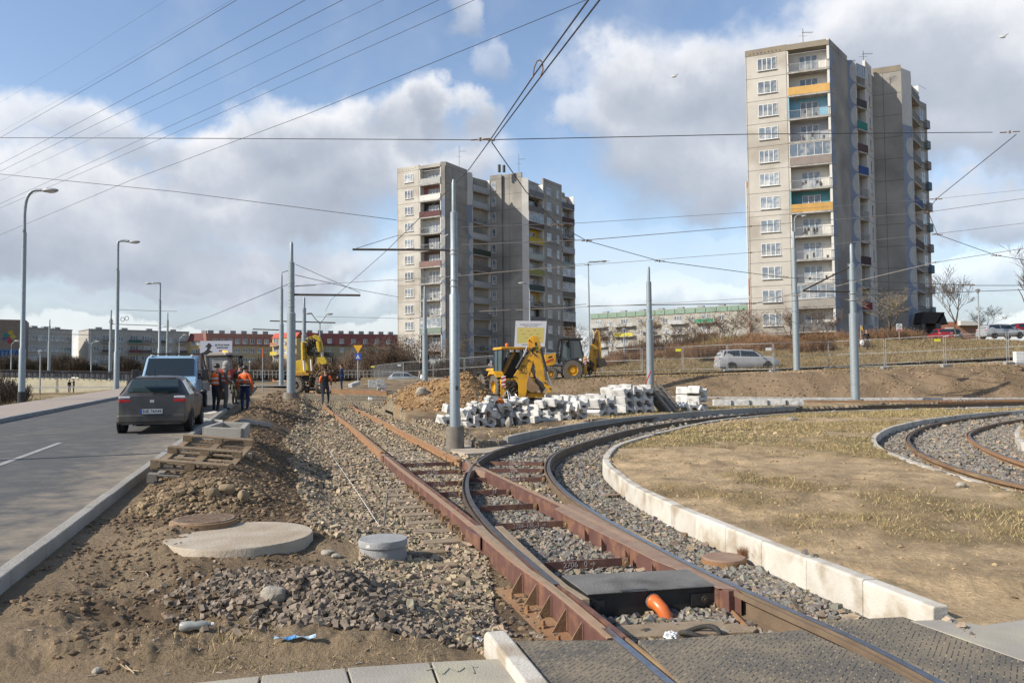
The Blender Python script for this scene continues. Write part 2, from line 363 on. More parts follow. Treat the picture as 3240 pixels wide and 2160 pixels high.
TZ = np.array([
 [0,.0,.1,.2,.3,.3,.2,.1,0,-.1,-.2,-.3,-.4,-.4,-.4,0,0,0],
 [0,.0,.1,.2,.3,.3,.2,.1,0,-.1,-.2,-.3,-.4,-.4,-.4,0,0,0],
 [0,.0,.1,.2,.3,.3,.3,.2,.2,.2,.1,0,-.2,-.3,-.4,0,0,0],
 [0,.0,.1,.2,.4,.5,.6,.7,.8,.88,.95,.98,.8,.3,.2,.2,0,0],
 [0,.0,.0,.1,.3,.3,.5,.65,.75,.85,.95,.98,.98,.9,.9,.8,.5,0],
 [0,.0,.0,.0,.0,.06,.3,.45,.6,.65,.7,.75,.8,.9,1.0,1.0,.6,0],
 [0,.0,.0,.0,.05,.1,.3,.45,.6,.7,.8,.9,1.1,1.5,2.0,3.0,2.0,0],
 [0,.0,.0,.0,.05,.1,.3,.5,.8,1.05,1.25,1.35,1.4,1.6,2.2,3.0,2.2,0],
 [0,.0,.0,.0,.05,.1,.15,.25,1.1,1.30,1.4,1.45,1.6,1.9,2.3,3.1,3.0,0],
 [0,.0,.0,.0,.0,.03,.06,.1,1.38,1.45,1.55,1.65,2.2,2.6,3.0,3.3,3.5,2],
 [0,.0,.0,.0,.0,.0,.0,.02,1.55,1.65,1.78,1.9,3.6,5.9,6.1,6.2,5,3],
 [0,.0,.0,.0,.0,-.03,-.05,-.07,1.80,1.92,2.05,2.7,4.4,5.6,5.7,5.9,5,3],
 [0,.0,.0,.0,.0,-.05,-.1,-.12,2.05,2.25,2.6,3.4,4.5,5.1,5.2,5.5,5,3],
 [0,.0,.0,.0,.0,-.05,-.1,-.12,2.05,2.25,2.6,3.4,4.5,5.1,5.2,5.5,5,3]])
def tab(r, y):
    r = np.clip(r, TR[0], TR[-1]); y = np.clip(y, 0, 1499)
    i = np.clip(np.searchsorted(TR, r) - 1, 0, len(TR) - 2); j = np.clip(np.searchsorted(TY, y, side='right') - 1, 0, len(TY) - 2)
    fr = (r - TR[i]) / (TR[i + 1] - TR[i]); fy = (y - TY[j]) / (TY[j + 1] - TY[j])
    return (TZ[i, j] * (1 - fr) + TZ[i + 1, j] * fr) * (1 - fy) + (TZ[i, j + 1] * (1 - fr) + TZ[i + 1, j + 1] * fr) * fy
def zroad(y): return .016 * np.minimum(np.maximum(y, 0), 62)
def inpoly(x, y, poly):
    r = np.zeros(np.shape(x), bool); n = len(poly)
    for i in range(n):
        x1, y1 = poly[i]; x2, y2 = poly[(i + 1) % n]
        if y1 == y2: continue
        c = ((y1 > y) != (y2 > y)) & (x < (x2 - x1) * (y - y1) / (y2 - y1) + x1); r ^= c
    return r
def dpath(x, y, pts):
    d = np.full(np.shape(x), 1e9)
    for (x1, y1), (x2, y2) in zip(pts[:-1], pts[1:]):
        L2 = max((x2 - x1) ** 2 + (y2 - y1) ** 2, 1e-9); t = np.clip(((x - x1) * (x2 - x1) + (y - y1) * (y2 - y1)) / L2, 0, 1)
        d = np.minimum(d, np.hypot(x - x1 - t * (x2 - x1), y - y1 - t * (y2 - y1)))
    return d
def spl(pts, step=.3):
    """smooth dense path through 2D or 3D points"""
    pts = [Vector((*p, 0)[:3]) if len(p) == 2 else Vector(p) for p in pts]
    q = [pts[0] * 2 - pts[1]] + pts + [pts[-1] * 2 - pts[-2]]; out = []
    for i in range(1, len(q) - 2):
        a, b, c, d = q[i - 1], q[i], q[i + 1], q[i + 2]; n = max(2, int((c - b).length / step))
        for k in range(n):
            t = k / n
            out.append(.5 * ((2 * b) + (c - a) * t + (2 * a - 5 * b + 4 * c - d) * t * t + (3 * b - a - 3 * c + d) * t ** 3))
    out.append(pts[-1]); return out
def relax(path, it=6):
    p = [v.copy() for v in path]
    for _ in range(it):
        p = [p[0]] + [(p[i - 1] + p[i] * 2 + p[i + 1]) / 4 for i in range(1, len(p) - 1)] + [p[-1]]
    return p
# rail lines (photo pixels on the rail plane z = 0)
pxL = [(1062,1312),(1118,1353),(1169,1396),(1215,1434),(1271,1480),(1330,1524),(1394,1575),(1452,1618),(1502,1658),(1543,1693),(1604,1747),(1655,1783)]
pxTong = [(1655,1783),(1755,1849),(1832,1913),(1883,1954),(1959,2018),(2036,2081),(2100,2135),(2190,2210)]
pxC1 = [(1755,1849),(1681,1783),(1630,1742),(1579,1698),(1538,1658),(1510,1624),(1487,1589),(1474,1553),(1473,1522),(1482,1494),(1498,1469),(1533,1443),(1579,1420),(1655,1400),(1800,1362),(1896,1345),(1991,1330),(2144,1313),(2336,1298.5),(2527,1289),(2700,1284)]
pxC2 = [(3040,2200),(2974,2160),(2700,2015),(2636,1992),(2534,1949),(2432,1903),(2330,1857),(2227,1814),(2125,1760),(2000,1691),(1936,1658),(1872,1619),(1821,1584),(1778,1550),(1752,1520),(1734,1492),(1734,1461),(1757,1433),(1834,1402),(1896,1385),(1991,1359),(2144,1333),(2336,1312),(2527,1297),(2700,1290)]
pxL1 = [(3240,1536),(3150,1515),(3048,1485),(2959,1454),(2908,1429),(2880,1406),(2872,1383),(2895,1362),(2946,1342),(3023,1327),(3125,1314),(3240,1301)]
pxL2 = [(3240,1464),(3137,1426),(3086,1398),(3063,1375),(3086,1357),(3150,1339),(3240,1324)]
pxK1 = [(2953,1923),(2700,1825),(2565,1776),(2412,1716),(2278,1661),(2179,1623),(2060,1569),(1991,1535),(1945,1496),(1907,1466),(1911,1439),(1945,1408),(2010,1387),(2106,1362),(2221,1336),(2336,1320),(2527,1305),(2700,1298),(2950,1292)]
pxK2 = [(3240,1569),(3125,1536),(3023,1508),(2921,1477),(2844,1449),(2783,1424),(2755,1398),(2760,1378),(2793,1357),(2844,1342),(2921,1327),(3074,1308),(3240,1297)]
pxK3 = [(3240,1405),(3222,1390),(3209,1370),(3221,1352),(3240,1343)]
pxC0 = [(1608,1383),(1667,1368),(1734,1357),(1800,1346),(1896,1331),(1991,1320),(2183,1303),(2374,1291),(2520,1285)]
def w2(px, z=0): return [P(a, b, z) for a, b in px]
def strip(pts, a0, a1): return pts
eL = [Vector((-12.0, 50.5, .45)), Vector((-9.9, 43.0, .02))]
wL = relax(spl([Vector((-16.5, 62, .85)), Vector((-13.6, 54.5, .72)), Vector((-11.9, 49.6, .40)), Vector((-10.1, 43.5, .02))] + w2(pxL), .4), 12)
wR = relax(spl([Vector((-15.2, 62, .85)), Vector((-12.15, 54.6, .72)), Vector((-10.3, 49.6, .40)), Vector((-8.62, 43.5, .02)), Vector((-6.78, 37.0, 0)), Vector((-4.84, 30.0, 0)), Vector((-3.48, 25.0, 0)), Vector((-2.1, 19.9, 0))] + w2([(1368,1409),(1419,1437),(1493,1467),(1553,1497),(1617,1528),(1681,1558),(1757,1594),(1834,1630),(1910,1670),(2000,1714)]), .4), 10)
wTong = relax(spl(w2(pxTong), .2), 4)
def extend(pts, away, n, dist, curve):
    return pts
wC1 = relax(spl(w2(pxC1) + [Vector((24, 41.8, 0)), Vector((34, 43.2, 0)), Vector((48, 44.0, 0))], .3), 8)
wC2 = relax(spl(w2(pxC2)[:-1] + [Vector((17.2, 38.6, 0)), Vector((24, 40.3, 0)), Vector((34, 41.7, 0)), Vector((48, 42.5, 0))], .3), 8)
wL1 = relax(spl([Vector((7.9, 9.6, 0))] + w2(pxL1) + [Vector((26, 35.8, 0)), Vector((34, 38.2, 0)), Vector((48, 40, 0))], .3), 8)
wL2 = relax(spl([Vector((8.6, 11.6, 0))] + w2(pxL2) + [Vector((22.5, 31.8, 0)), Vector((28, 34.8, 0)), Vector((36, 37.2, 0)), Vector((48, 38.5, 0))], .3), 8)
wK1 = relax(spl(w2(pxK1, .06) + [Vector((30, 37.9, .06)), Vector((40, 39.0, .06))], .25), 8)
wK2 = relax(spl([Vector((6.75, 8.2, .06))] + w2(pxK2, .06) + [Vector((27, 36.4, .06)), Vector((36, 38.2, .06))], .25), 8)
wK3 = relax(spl([Vector((11.4, 13.6, .06)), Vector((11.6, 14.8, .06))] + w2(pxK3, .06) + [Vector((18, 26, .06)), Vector((24, 31, .06)), Vector((34, 34.6, .06))], .25), 8)
wC0 = relax(spl(w2(pxC0, .10), .25), 8)
x2 = lambda path, k=4: [(v.x, v.y) for v in path[::k]] + [(path[-1].x, path[-1].y)]
def offs(pts, d):
    out = []
    for i, p in enumerate(pts):
        a = pts[max(i - 1, 0)]; b = pts[min(i + 1, len(pts) - 1)]; l = math.hypot(b[0] - a[0], b[1] - a[1]) or 1
        out.append((p[0] + (b[1] - a[1]) / l * d, p[1] - (b[0] - a[0]) / l * d))
    return out
mud = []
def g(cx, cy, rx, ry, h, p=1.0, rot=0.0): mud.append((cx, cy, rx, ry, h, p, rot))
g(-3.15, 37.0, 2.3, 3.0, 1.30); g(-5.1, 38.5, 1.3, 2.2, .55); g(-1.9, 36.5, 1.2, 2.0, .6); g(-2.2, 42.5, 1.9, 1.6, 1.0)
g(-4.6, 13.2, .8, 1.2, .10); g(-4.9, 15.8, .8, 2.0, .16); g(-3.95, 10.4, .6, .6, .16)
g(-1.55, 6.15, .75, .5, .13); g(-.9, 5.9, .5, .4, .07); g(-2.3, 7.0, .8, .25, -.06); g(-3.55, 8.2, .45, .55, .13); g(-3.0, 7.75, .5, .25, .05); g(-1.25, 7.35, .45, .4, -.05); g(-3.2, 6.5, .5, .5, -.06)
g(-1.0, 4.9, .9, .3, .05); g(-2.6, 5.6, .9, .5, -.05)
g(-11.3, 43.5, 1.4, 2.6, .45); g(-10.0, 38.5, .9, 2.0, .30); g(-13.5, 47, 2, 3, .5); g(-9.2, 34, .8, 1.5, .2)
g(.3, 23.6, 1.6, .8, .16); g(3.0, 27.0, 2.0, .7, .2); g(-.9, 20.6, 1.0, .6, .08)
g(-.6, 48, 3, 2, .25)
trackpoly = [(v.x, v.y) for v in wL[::6]] + [(.55, 5.6), (1.0, 4.2), (2.9, 4.2), (2.92, 5.6)] + offs(x2(wK1, 3), .065) + [(40, 45), (24, 43.5)] + offs(x2(wC0, 3), -.07)[::-1] + [(-.9, 19.5), (-2.2, 24.5), (-3.9, 31), (-5.4, 36), (-7.6, 43.5), (-9.2, 49.0), (-11.5, 56)]
lp = [(v.x, v.y) for v in wL]
looppoly = offs(x2(wK2, 3), .06) + offs(x2(wK3, 3), .06)[::-1]
def T(x, y):
    x = np.asarray(x, float); y = np.asarray(y, float)
    yy = np.maximum(y, .5); u = x + .285 * y
    z = tab(x / yy, np.maximum(y, 0))
    # bank between the road and the track
    bw = sm(8.5, 12.5, y) * (1 - sm(30, 38, y))
    prof = np.interp(u, [-2.6, -2.2, -1.3, -.7, .0, .75, 1.3, 2.2], [0, .02, .36, .34, .05, -.26, -.24, 0]) - .0
    z = z + prof * bw * (u > -2.6) * (u < 2.2)
    for cx, cy, rx, ry, h, p, rot in mud:
        q = ((x - cx) / rx) ** 2 + ((y - cy) / ry) ** 2
        z = z + h * np.exp(-q * 1.1)
    zr = zroad(y)
    wr = 1 - sm(-2.3, -1.5, u); wfar = 1 - sm(57, 64, y)
    z = z * (1 - wr * wfar) + (zr - .11) * wr * wfar
    wl = sm(-14.2, -11.5, u) ; left = tab(x / yy, np.maximum(y, 0))
    z = np.where(u < -11.4, left * (1 - wl * wfar) + (zr - .11) * wl * wfar, z)
    # rough earth
    near = np.clip(1.2 - y / 60, .3, 1)
    am = .065 + .13 * sm(.0, .5, fbm(x, y, .35, 3, 5) + .25)
    off = (u > -1.9)
    near = near * (1 - .8 * sm(44, 46, y) * (1 - sm(50, 51, y)) * sm(3, 6, x))
    rough = am * fbm(x, y, 2.1, 5, 3, .6) * 1.5 * near
    road_z = (u < -2.3) & (u > -11.6) & (y < 60)
    z = z + np.where(road_z, 0, rough * sm(-2.3, -1.4, np.where(u < -11.6, 0, u)))
    pile = np.exp(-(((x + 3.4) / 3.2) ** 2 + ((y - 37.5) / 3.6) ** 2) ** 2)
    z = z + pile * .5 * fbm(x, y, .9, 5, 8, .62)
    # embankment face gullies
    emb = sm(49.5, 51, y) * (1 - sm(52.5, 54.5, y)) * sm(2, 6, x)
    z = z + emb * .25 * fbm(x, y, .55, 4, 21, .6)
    # ballast beds are level
    inn = inpoly(x, y, trackpoly); dk = 1.0
    bed = -.205 + .03 * fbm(x, y, 1.2, 3, 2)
    dL = dpath(x, y, lp[::8] + [lp[-1], (.85, 4.4)])
    sh = (1 - sm(.35, 1.7, dL)) * (u < 2.6 + .6 * sm(8, 5, y)) * (y < 46)
    z = np.where(inn & (y < 46.0), bed + np.clip((y - 43) / 30, 0, .1), z * (1 - sh) + (-.19 - .05 * sm(.3, 1.4, dL)) * sh)
    lo = inpoly(x, y, looppoly); z = np.where(lo, -.16 + .03 * fbm(x, y, 1.2, 3, 2), z)
    # island
    isl = (~inn) & (~lo) & (x > 1.5) & (y < 45) & (u > 4.0)
    dk1 = dpath(x, y, kp1)
    isl = isl & (x > 1.6)
    z = np.where(isl, z * .6 + .015 + .05 * sm(.0, 1.6, dk1) , z)
    # under the paving slabs, the crossing and the right hand pavement
    e1 = sm(5.02, 4.86, y - .14 * (x + 2.4) * (x < 0)) * (x < .2) * sm(-3.9, -3.3, x); z = z * (1 - e1) + np.minimum(z, -.07) * e1
    pv = (x > .0) & (x < 3.0) & (y < 5.05); z = np.where(pv, -.2, z)
    e2 = sm(2.85, 2.95, x) * sm(6.1, 5.7, y - .05 * x); z = z * (1 - e2) + -.03 * e2
    return z
kp1 = x2(wK1, 8)
def T1(x, y): return float(T(np.array([x]), np.array([y]))[0])
def build_ground():
    ang = np.concatenate([np.arange(-180, -44, 4.0), np.arange(-44, 44, .13), np.arange(44, 180, 4.0)])
    rad = [1.2, 2.2, 3.2]
    while rad[-1] < 62: rad.append(rad[-1] * 1.0065)
    while rad[-1] < 2500: rad.append(rad[-1] * 1.03)
    rad = np.array(rad); na, nr = len(ang), len(rad)
    AA, RR = np.meshgrid(np.radians(ang), rad); X = (RR * np.sin(AA)).ravel(); Y = (RR * np.cos(AA)).ravel()
    Z = T(X, Y); Z = np.where(Y < 3.0, np.minimum(Z, -.1), Z)
    Z = np.where(np.hypot(X, Y) > 900, 0, Z)
    co = np.stack([X, Y, Z], 1); co = np.vstack([co, [[0, 0, -.1]]])
    i = np.arange(nr - 1)[:, None] * na; j = np.arange(na)[None, :]; j2 = (j + 1) % na
    quads = np.stack([i + j, i + j2, i + na + j2, i + na + j], -1).reshape(-1, 4)
    c = nr * na; tris = np.stack([np.full(na, c), (np.arange(na) + 1) % na, np.arange(na)], 1)
    me = bpy.data.meshes.new('ground'); nv = len(co); nq = len(quads); ntri = len(tris)
    me.vertices.add(nv); me.vertices.foreach_set('co', co.ravel())
    me.loops.add(nq * 4 + ntri * 3); me.loops.foreach_set('vertex_index', np.concatenate([quads[:, ::-1].ravel(), tris[:, ::-1].ravel()]).astype(np.int32))
    me.polygons.add(nq + ntri)
    me.polygons.foreach_set('loop_start', np.concatenate([np.arange(nq) * 4, nq * 4 + np.arange(ntri) * 3]).astype(np.int32))
    me.update(calc_edges=True); me.polygons.foreach_set('use_smooth', [True] * (nq + ntri))
    col, gr = ground_col(np.append(X, 0), np.append(Y, 0))
    a = me.color_attributes.new('col', 'FLOAT_COLOR', 'POINT'); a.data.foreach_set('color', np.hstack([col, gr[:, None]]).ravel().astype(np.float32))
    o = bpy.data.objects.new('ground', me); COL.objects.link(o); me.materials.append(ground_mat()); tag(o, kind='structure')
    return o
grv_left = [P(a, b, -.1).to_2d()[:] for a, b in [(1640,2080),(1440,2030),(1330,1985),(1180,1995),(1000,1985),(960,1960),(930,1890),(1000,1835),(1130,1795),(1120,1740),(1000,1700),(985,1600),(930,1520),(900,1430),(935,1360),(950,1310),(960,1285)]] + [(-12.5, 44), (-14, 54), (-9, 52), (-6.0, 44), (-5.6, 40), (-5.2, 36), (-4.8, 33), (-2.6, 29), (-1.4, 25), (-1.3, 21.5), (-1.0, 18.0), (0, 5)]
C_DIRT = np.array([.285,.21,.13]); C_MUD = np.array([.135,.093,.056]); C_SAND = np.array([.46,.35,.21]); C_GRT = np.array([.34,.275,.185]); C_GRG = np.array([.22,.205,.175])
C_GRASS = np.array([.30,.215,.11]); C_HILL = np.array([.255,.185,.095]); C_FAR = np.array([.16,.15,.08]); C_EMB = np.array([.31,.22,.135])
def ground_col(x, y):
    n1 = fbm(x, y, .8, 4, 31); n2 = fbm(x, y, .25, 4, 41); n3 = fbm(x, y, 4.0, 3, 51); u = x + .285 * y
    def mixc(c, d, w): return c * (1 - w[:, None]) + d * w[:, None]
    c = np.tile(C_DIRT, (len(x), 1)); gr = np.zeros(len(x))
    c = mixc(c, np.tile(C_MUD, (len(x), 1)), sm(-.02, .16, n1 + n2 * .6) * .85)
    c = mixc(c, np.tile(C_SAND, (len(x), 1)), sm(.08, .22, n2 - n1 * .5) * .6)
    c = mixc(c, np.tile(C_MUD, (len(x), 1)), np.exp(-((x + 2.6) / 1.1) ** 2 - ((y - 6.6) / .9) ** 2) * sm(-.12, .06, fbm(x, y, 2.2, 4, 71)) * .9)
    # dark fresh earth: bank, slopes beside the road
    bank = sm(8.5, 11, y) * (1 - sm(36, 44, y)) * sm(-2.2, -1.2, u) * (1 - sm(.9, 1.3, u + n1))
    c = mixc(c, np.tile(C_MUD * .95, (len(x), 1)), bank * .75)
    pile = np.exp(-(((x + 3.4) / 3.4) ** 2 + ((y - 37.3) / 4.2) ** 2) ** 2)
    c = mixc(c, np.tile(np.array([.33,.205,.095]), (len(x), 1)), pile * sm(-.15, .2, n1 + .1))
    jx = x + n1 * .35; jy = y + n2 * .5
    gl = inpoly(jx, jy, grv_left); tp = inpoly(jx, jy, trackpoly) & (y < 60)
    c[gl] = C_GRT; gr[gl] = 1
    grey = tp & (u > 2.2); c[tp] = C_GRT; gr[tp] = 1
    grey = tp & (((y < 22) & (u > 4.1 + n1 * 1.2)) | (y < 13) | (u > 6)); c[grey] = C_GRG
    lo = inpoly(x, y, looppoly); c[lo] = C_GRG * 1.05; gr[lo] = 1
    isl = (~tp) & (~lo) & (x > 1.7) & (y < 47) & (u > 3.6)
    gcol = mixc(np.tile(C_GRASS, (len(x), 1)), np.tile(np.array([.235,.185,.09]), (len(x), 1)), sm(-.02, .15, n1))
    bare = sm(-.02, .14, n2 * 1.3 + .5 * n1 + .16 * np.exp(-((y - 13.3 - .12 * x) / 2.2) ** 2) + .22 * np.exp(-((y - 6.4) / 1.3) ** 2))
    gcol = mixc(gcol, np.tile(np.array([.46,.335,.195]), (len(x), 1)), bare)
    c = np.where(isl[:, None], gcol, c)
    emb = sm(49.8, 50.8, y) * sm(-3, 3, x + n1 * 5)
    c = mixc(c, mixc(np.tile(C_EMB, (len(x), 1)), np.tile(C_EMB * .72, (len(x), 1)), sm(-.1, .15, n1)), emb)
    strip = sm(54.0, 55.5, y + n1 * 2) * sm(4, 9, x); c = mixc(c, np.tile(C_SAND * .95, (len(x), 1)), strip * .75)
    hill = sm(60.5, 62.5, y + n1) * sm(6, 13, x + .02 * y)
    hc = mixc(np.tile(C_HILL, (len(x), 1)), np.tile(np.array([.37,.29,.16]), (len(x), 1)), sm(.02, .2, n1 + n2 * .5))
    c = mixc(c, hc, hill); c = mixc(c, np.tile(C_HILL * .9, (len(x), 1)), sm(70, 90, y))
    verge = sm(-11.9, -12.6, u); c = mixc(c, mixc(np.tile(C_HILL, (len(x), 1)), np.tile(np.array([.36,.28,.16]), (len(x), 1)), sm(-.1, .2, n1)), verge)
    c = mixc(c, np.tile(C_FAR, (len(x), 1)), sm(120, 260, np.hypot(x, y)))
    c = np.where(isl[:, None], c * (1 + 1.3 * fbm(x, y, 2.4, 5, 81, .65)[:, None]), c)
    return c * (.82 + .25 * n3[:, None]), gr
def ground_mat():
    m = bpy.data.materials.new('earth'); m.use_nodes = True; nt = m.node_tree; b = nt.nodes['Principled BSDF']; L = nt.links.new; N = nt.nodes.new
    b.inputs['Roughness'].default_value = .95; b.inputs['Specular IOR Level'].default_value = .2
    at = N('ShaderNodeAttribute'); at.attribute_name = 'col'; ge = N('ShaderNodeNewGeometry')
    vo = N('ShaderNodeTexVoronoi'); vo.inputs['Scale'].default_value = 17; L(ge.outputs['Position'], vo.inputs['Vector'])
    sp = N('ShaderNodeSeparateColor'); L(vo.outputs['Color'], sp.inputs[0])
    mr = N('ShaderNodeMapRange'); mr.inputs[3].default_value = .6; mr.inputs[4].default_value = 1.15; L(sp.outputs[0], mr.inputs[0])
    n1 = N('ShaderNodeTexNoise'); n1.inputs['Scale'].default_value = 22; n1.inputs['Detail'].default_value = 8; n1.inputs['Roughness'].default_value = .7; L(ge.outputs['Position'], n1.inputs['Vector'])
    mr1 = N('ShaderNodeMapRange'); mr1.inputs[1].default_value = .25; mr1.inputs[2].default_value = .75; mr1.inputs[3].default_value = .72; mr1.inputs[4].default_value = 1.3; L(n1.outputs['Fac'], mr1.inputs[0])
    mxf = N('ShaderNodeMix'); mxf.data_type = 'FLOAT'; L(at.outputs['Alpha'], mxf.inputs[0]); L(mr1.outputs[0], mxf.inputs[2]); L(mr.outputs[0], mxf.inputs[3])
    mul = N('ShaderNodeVectorMath'); mul.operation = 'SCALE'; L(at.outputs['Color'], mul.inputs[0]); L(mxf.outputs[0], mul.inputs['Scale'])
    L(mul.outputs[0], b.inputs['Base Color'])
    dm = N('ShaderNodeMath'); dm.operation = 'MULTIPLY'; dm.inputs[1].default_value = -1.6; L(vo.outputs['Distance'], dm.inputs[0])
    hh = N('ShaderNodeMix'); hh.data_type = 'FLOAT'; L(at.outputs['Alpha'], hh.inputs[0]); L(n1.outputs['Fac'], hh.inputs[2]); L(dm.outputs[0], hh.inputs[3])
    bp = N('ShaderNodeBump'); bp.inputs['Strength'].default_value = .9; bp.inputs['Distance'].default_value = .05; L(hh.outputs[0], bp.inputs['Height']); L(bp.outputs[0], b.inputs['Normal'])
    return m
build_ground()
# ---------------------------------------------------------------- scattered stones, clods, grass (uncountable)
def mesh_np(name, co, tri, mat, col=None, smooth=False):
    me = bpy.data.meshes.new(name); me.vertices.add(len(co)); me.vertices.foreach_set('co', co.ravel())
    me.loops.add(tri.size); me.loops.foreach_set('vertex_index', tri.ravel().astype(np.int32)); me.polygons.add(len(tri))
    me.polygons.foreach_set('loop_start', (np.arange(len(tri)) * tri.shape[1]).astype(np.int32)); me.update(calc_edges=True)
    me.polygons.foreach_set('use_smooth', [smooth] * len(tri))
    if col is not None:
        a = me.color_attributes.new('col', 'FLOAT_COLOR', 'POINT'); a.data.foreach_set('color', np.hstack([col, np.ones((len(col), 1))]).ravel().astype(np.float32))
    me.materials.append(mat); o = bpy.data.objects.new(name, me); COL.objects.link(o); tag(o, kind='stuff'); return o
def attr_mat(name, rough=.9, bump=0, trans=0):
    m = bpy.data.materials.new(name); m.use_nodes = True; nt = m.node_tree; b = nt.nodes['Principled BSDF']; b.inputs['Roughness'].default_value = rough; b.inputs['Specular IOR Level'].default_value = .25
    at = nt.nodes.new('ShaderNodeAttribute'); at.attribute_name = 'col'; ge = nt.nodes.new('ShaderNodeNewGeometry')
    n = nt.nodes.new('ShaderNodeTexNoise'); n.inputs['Scale'].default_value = 40; n.inputs['Detail'].default_value = 4; nt.links.new(ge.outputs['Position'], n.inputs['Vector'])
    mr = nt.nodes.new('ShaderNodeMapRange'); mr.inputs[3].default_value = .6; mr.inputs[4].default_value = 1.4; nt.links.new(n.outputs['Fac'], mr.inputs[0])
    mul = nt.nodes.new('ShaderNodeVectorMath'); mul.operation = 'SCALE'; nt.links.new(at.outputs['Color'], mul.inputs[0]); nt.links.new(mr.outputs[0], mul.inputs['Scale'])
    nt.links.new(mul.outputs[0], b.inputs['Base Color'])
    return m
def ico():
    bm = bmesh.new(); bmesh.ops.create_icosphere(bm, subdivisions=1, radius=1); v = np.array([q.co[:] for q in bm.verts]); f = np.array([[q.index for q in t.verts] for t in bm.faces]); bm.free(); return v, f
IV, IF = ico()
CV = np.array([(x, y, z) for x in (-1, 1) for y in (-1, 1) for z in (-1, 1)], float) * .74; CF = np.array([(0,1,3),(0,3,2),(4,6,7),(4,7,5),(0,4,5),(0,5,1),(2,3,7),(2,7,6),(0,2,6),(0,6,4),(1,5,7),(1,7,3)])
def stones(name, X, Y, Z, S, col, mat, flat=.8, jit=.42, base=None):
    IV, IF = base or (CV, CF); nv = len(IV)
    n = len(X); nvar = 16; var = []
    for k in range(nvar):
        v = IV * (1 + NR.uniform(-jit, jit, (nv, 3))); v = v * np.array([NR.uniform(.75, 1.25), NR.uniform(.7, 1.1), NR.uniform(.55, .95)]); var.append(v)
    var = np.array(var)[NR.randint(0, nvar, n)]
    q = NR.normal(size=(n, 4)); q /= np.linalg.norm(q, axis=1)[:, None]; w, x, y, z = q.T
    Rm = np.stack([1-2*(y*y+z*z), 2*(x*y-z*w), 2*(x*z+y*w), 2*(x*y+z*w), 1-2*(x*x+z*z), 2*(y*z-x*w), 2*(x*z-y*w), 2*(y*z+x*w), 1-2*(x*x+y*y)], 1).reshape(n, 3, 3)
    co = np.einsum('nij,nkj->nki', Rm, var) * S[:, None, None]; co[:, :, 2] *= flat
    co += np.stack([X, Y, Z], 1)[:, None, :]
    tri = (IF[None] + (np.arange(n) * nv)[:, None, None]).reshape(-1, 3)
    return mesh_np(name, co.reshape(-1, 3), tri, mat, np.repeat(col, nv, 0))
def scatter(n, x0, x1, y0, y1, power=1.0):
    x = NR.uniform(x0, x1, n); y = y0 + (y1 - y0) * NR.uniform(0, 1, n) ** power; return x, y
stone_mat = attr_mat('crushed stone')
def vis(x, y, m=.04): return (np.abs(x) < (.643 + m) * y + .15) & (y > 4.1)
mats_quad = [P(a, b, 0).to_2d()[:] for a, b in [(1625,2020),(2013,2018),(2580,1976),(2862,1944),(3300,2090),(3300,2400),(1800,2400)]]
box_quad = [P(a, b, 0).to_2d()[:] for a, b in [(1774,1819),(2176,1800),(2270,1851),(1857,1880)]]
def along(path, step, s0=0.0):
    out = []; acc = s0
    for a, b in zip(path[:-1], path[1:]):
        l = (b - a).length
        while acc <= l:
            d = (b - a).normalized(); out.append((a + d * acc, d)); acc += step
        acc -= l
    return out
fullL = wL + wTong[1:]
SLP = []
for p, d in along(fullL, .60, .2):
    if p.y > 20.6 or p.y < 4.98: continue
    if 13.3 < p.y: SLP.append(('c', p, d))
    elif 8.7 < p.y: SLP.append(('s', p, d))
    elif 7.3 < p.y: SLP.append(('h', p, d))
    elif p.y < 6.75: SLP.append(('b', p, d))
def slp_mask(x, y):
    m = np.zeros(len(x), bool)
    for k, p, d in SLP:
        if k == 'h': continue
        dx = x - p.x; dy = y - p.y; al = dx * d.x + dy * d.y; la = dy * d.x - dx * d.y
        m |= (np.abs(al) < .13) & (la < -.02) & (la > (-.42 if k == 'c' else -.72))
    return m
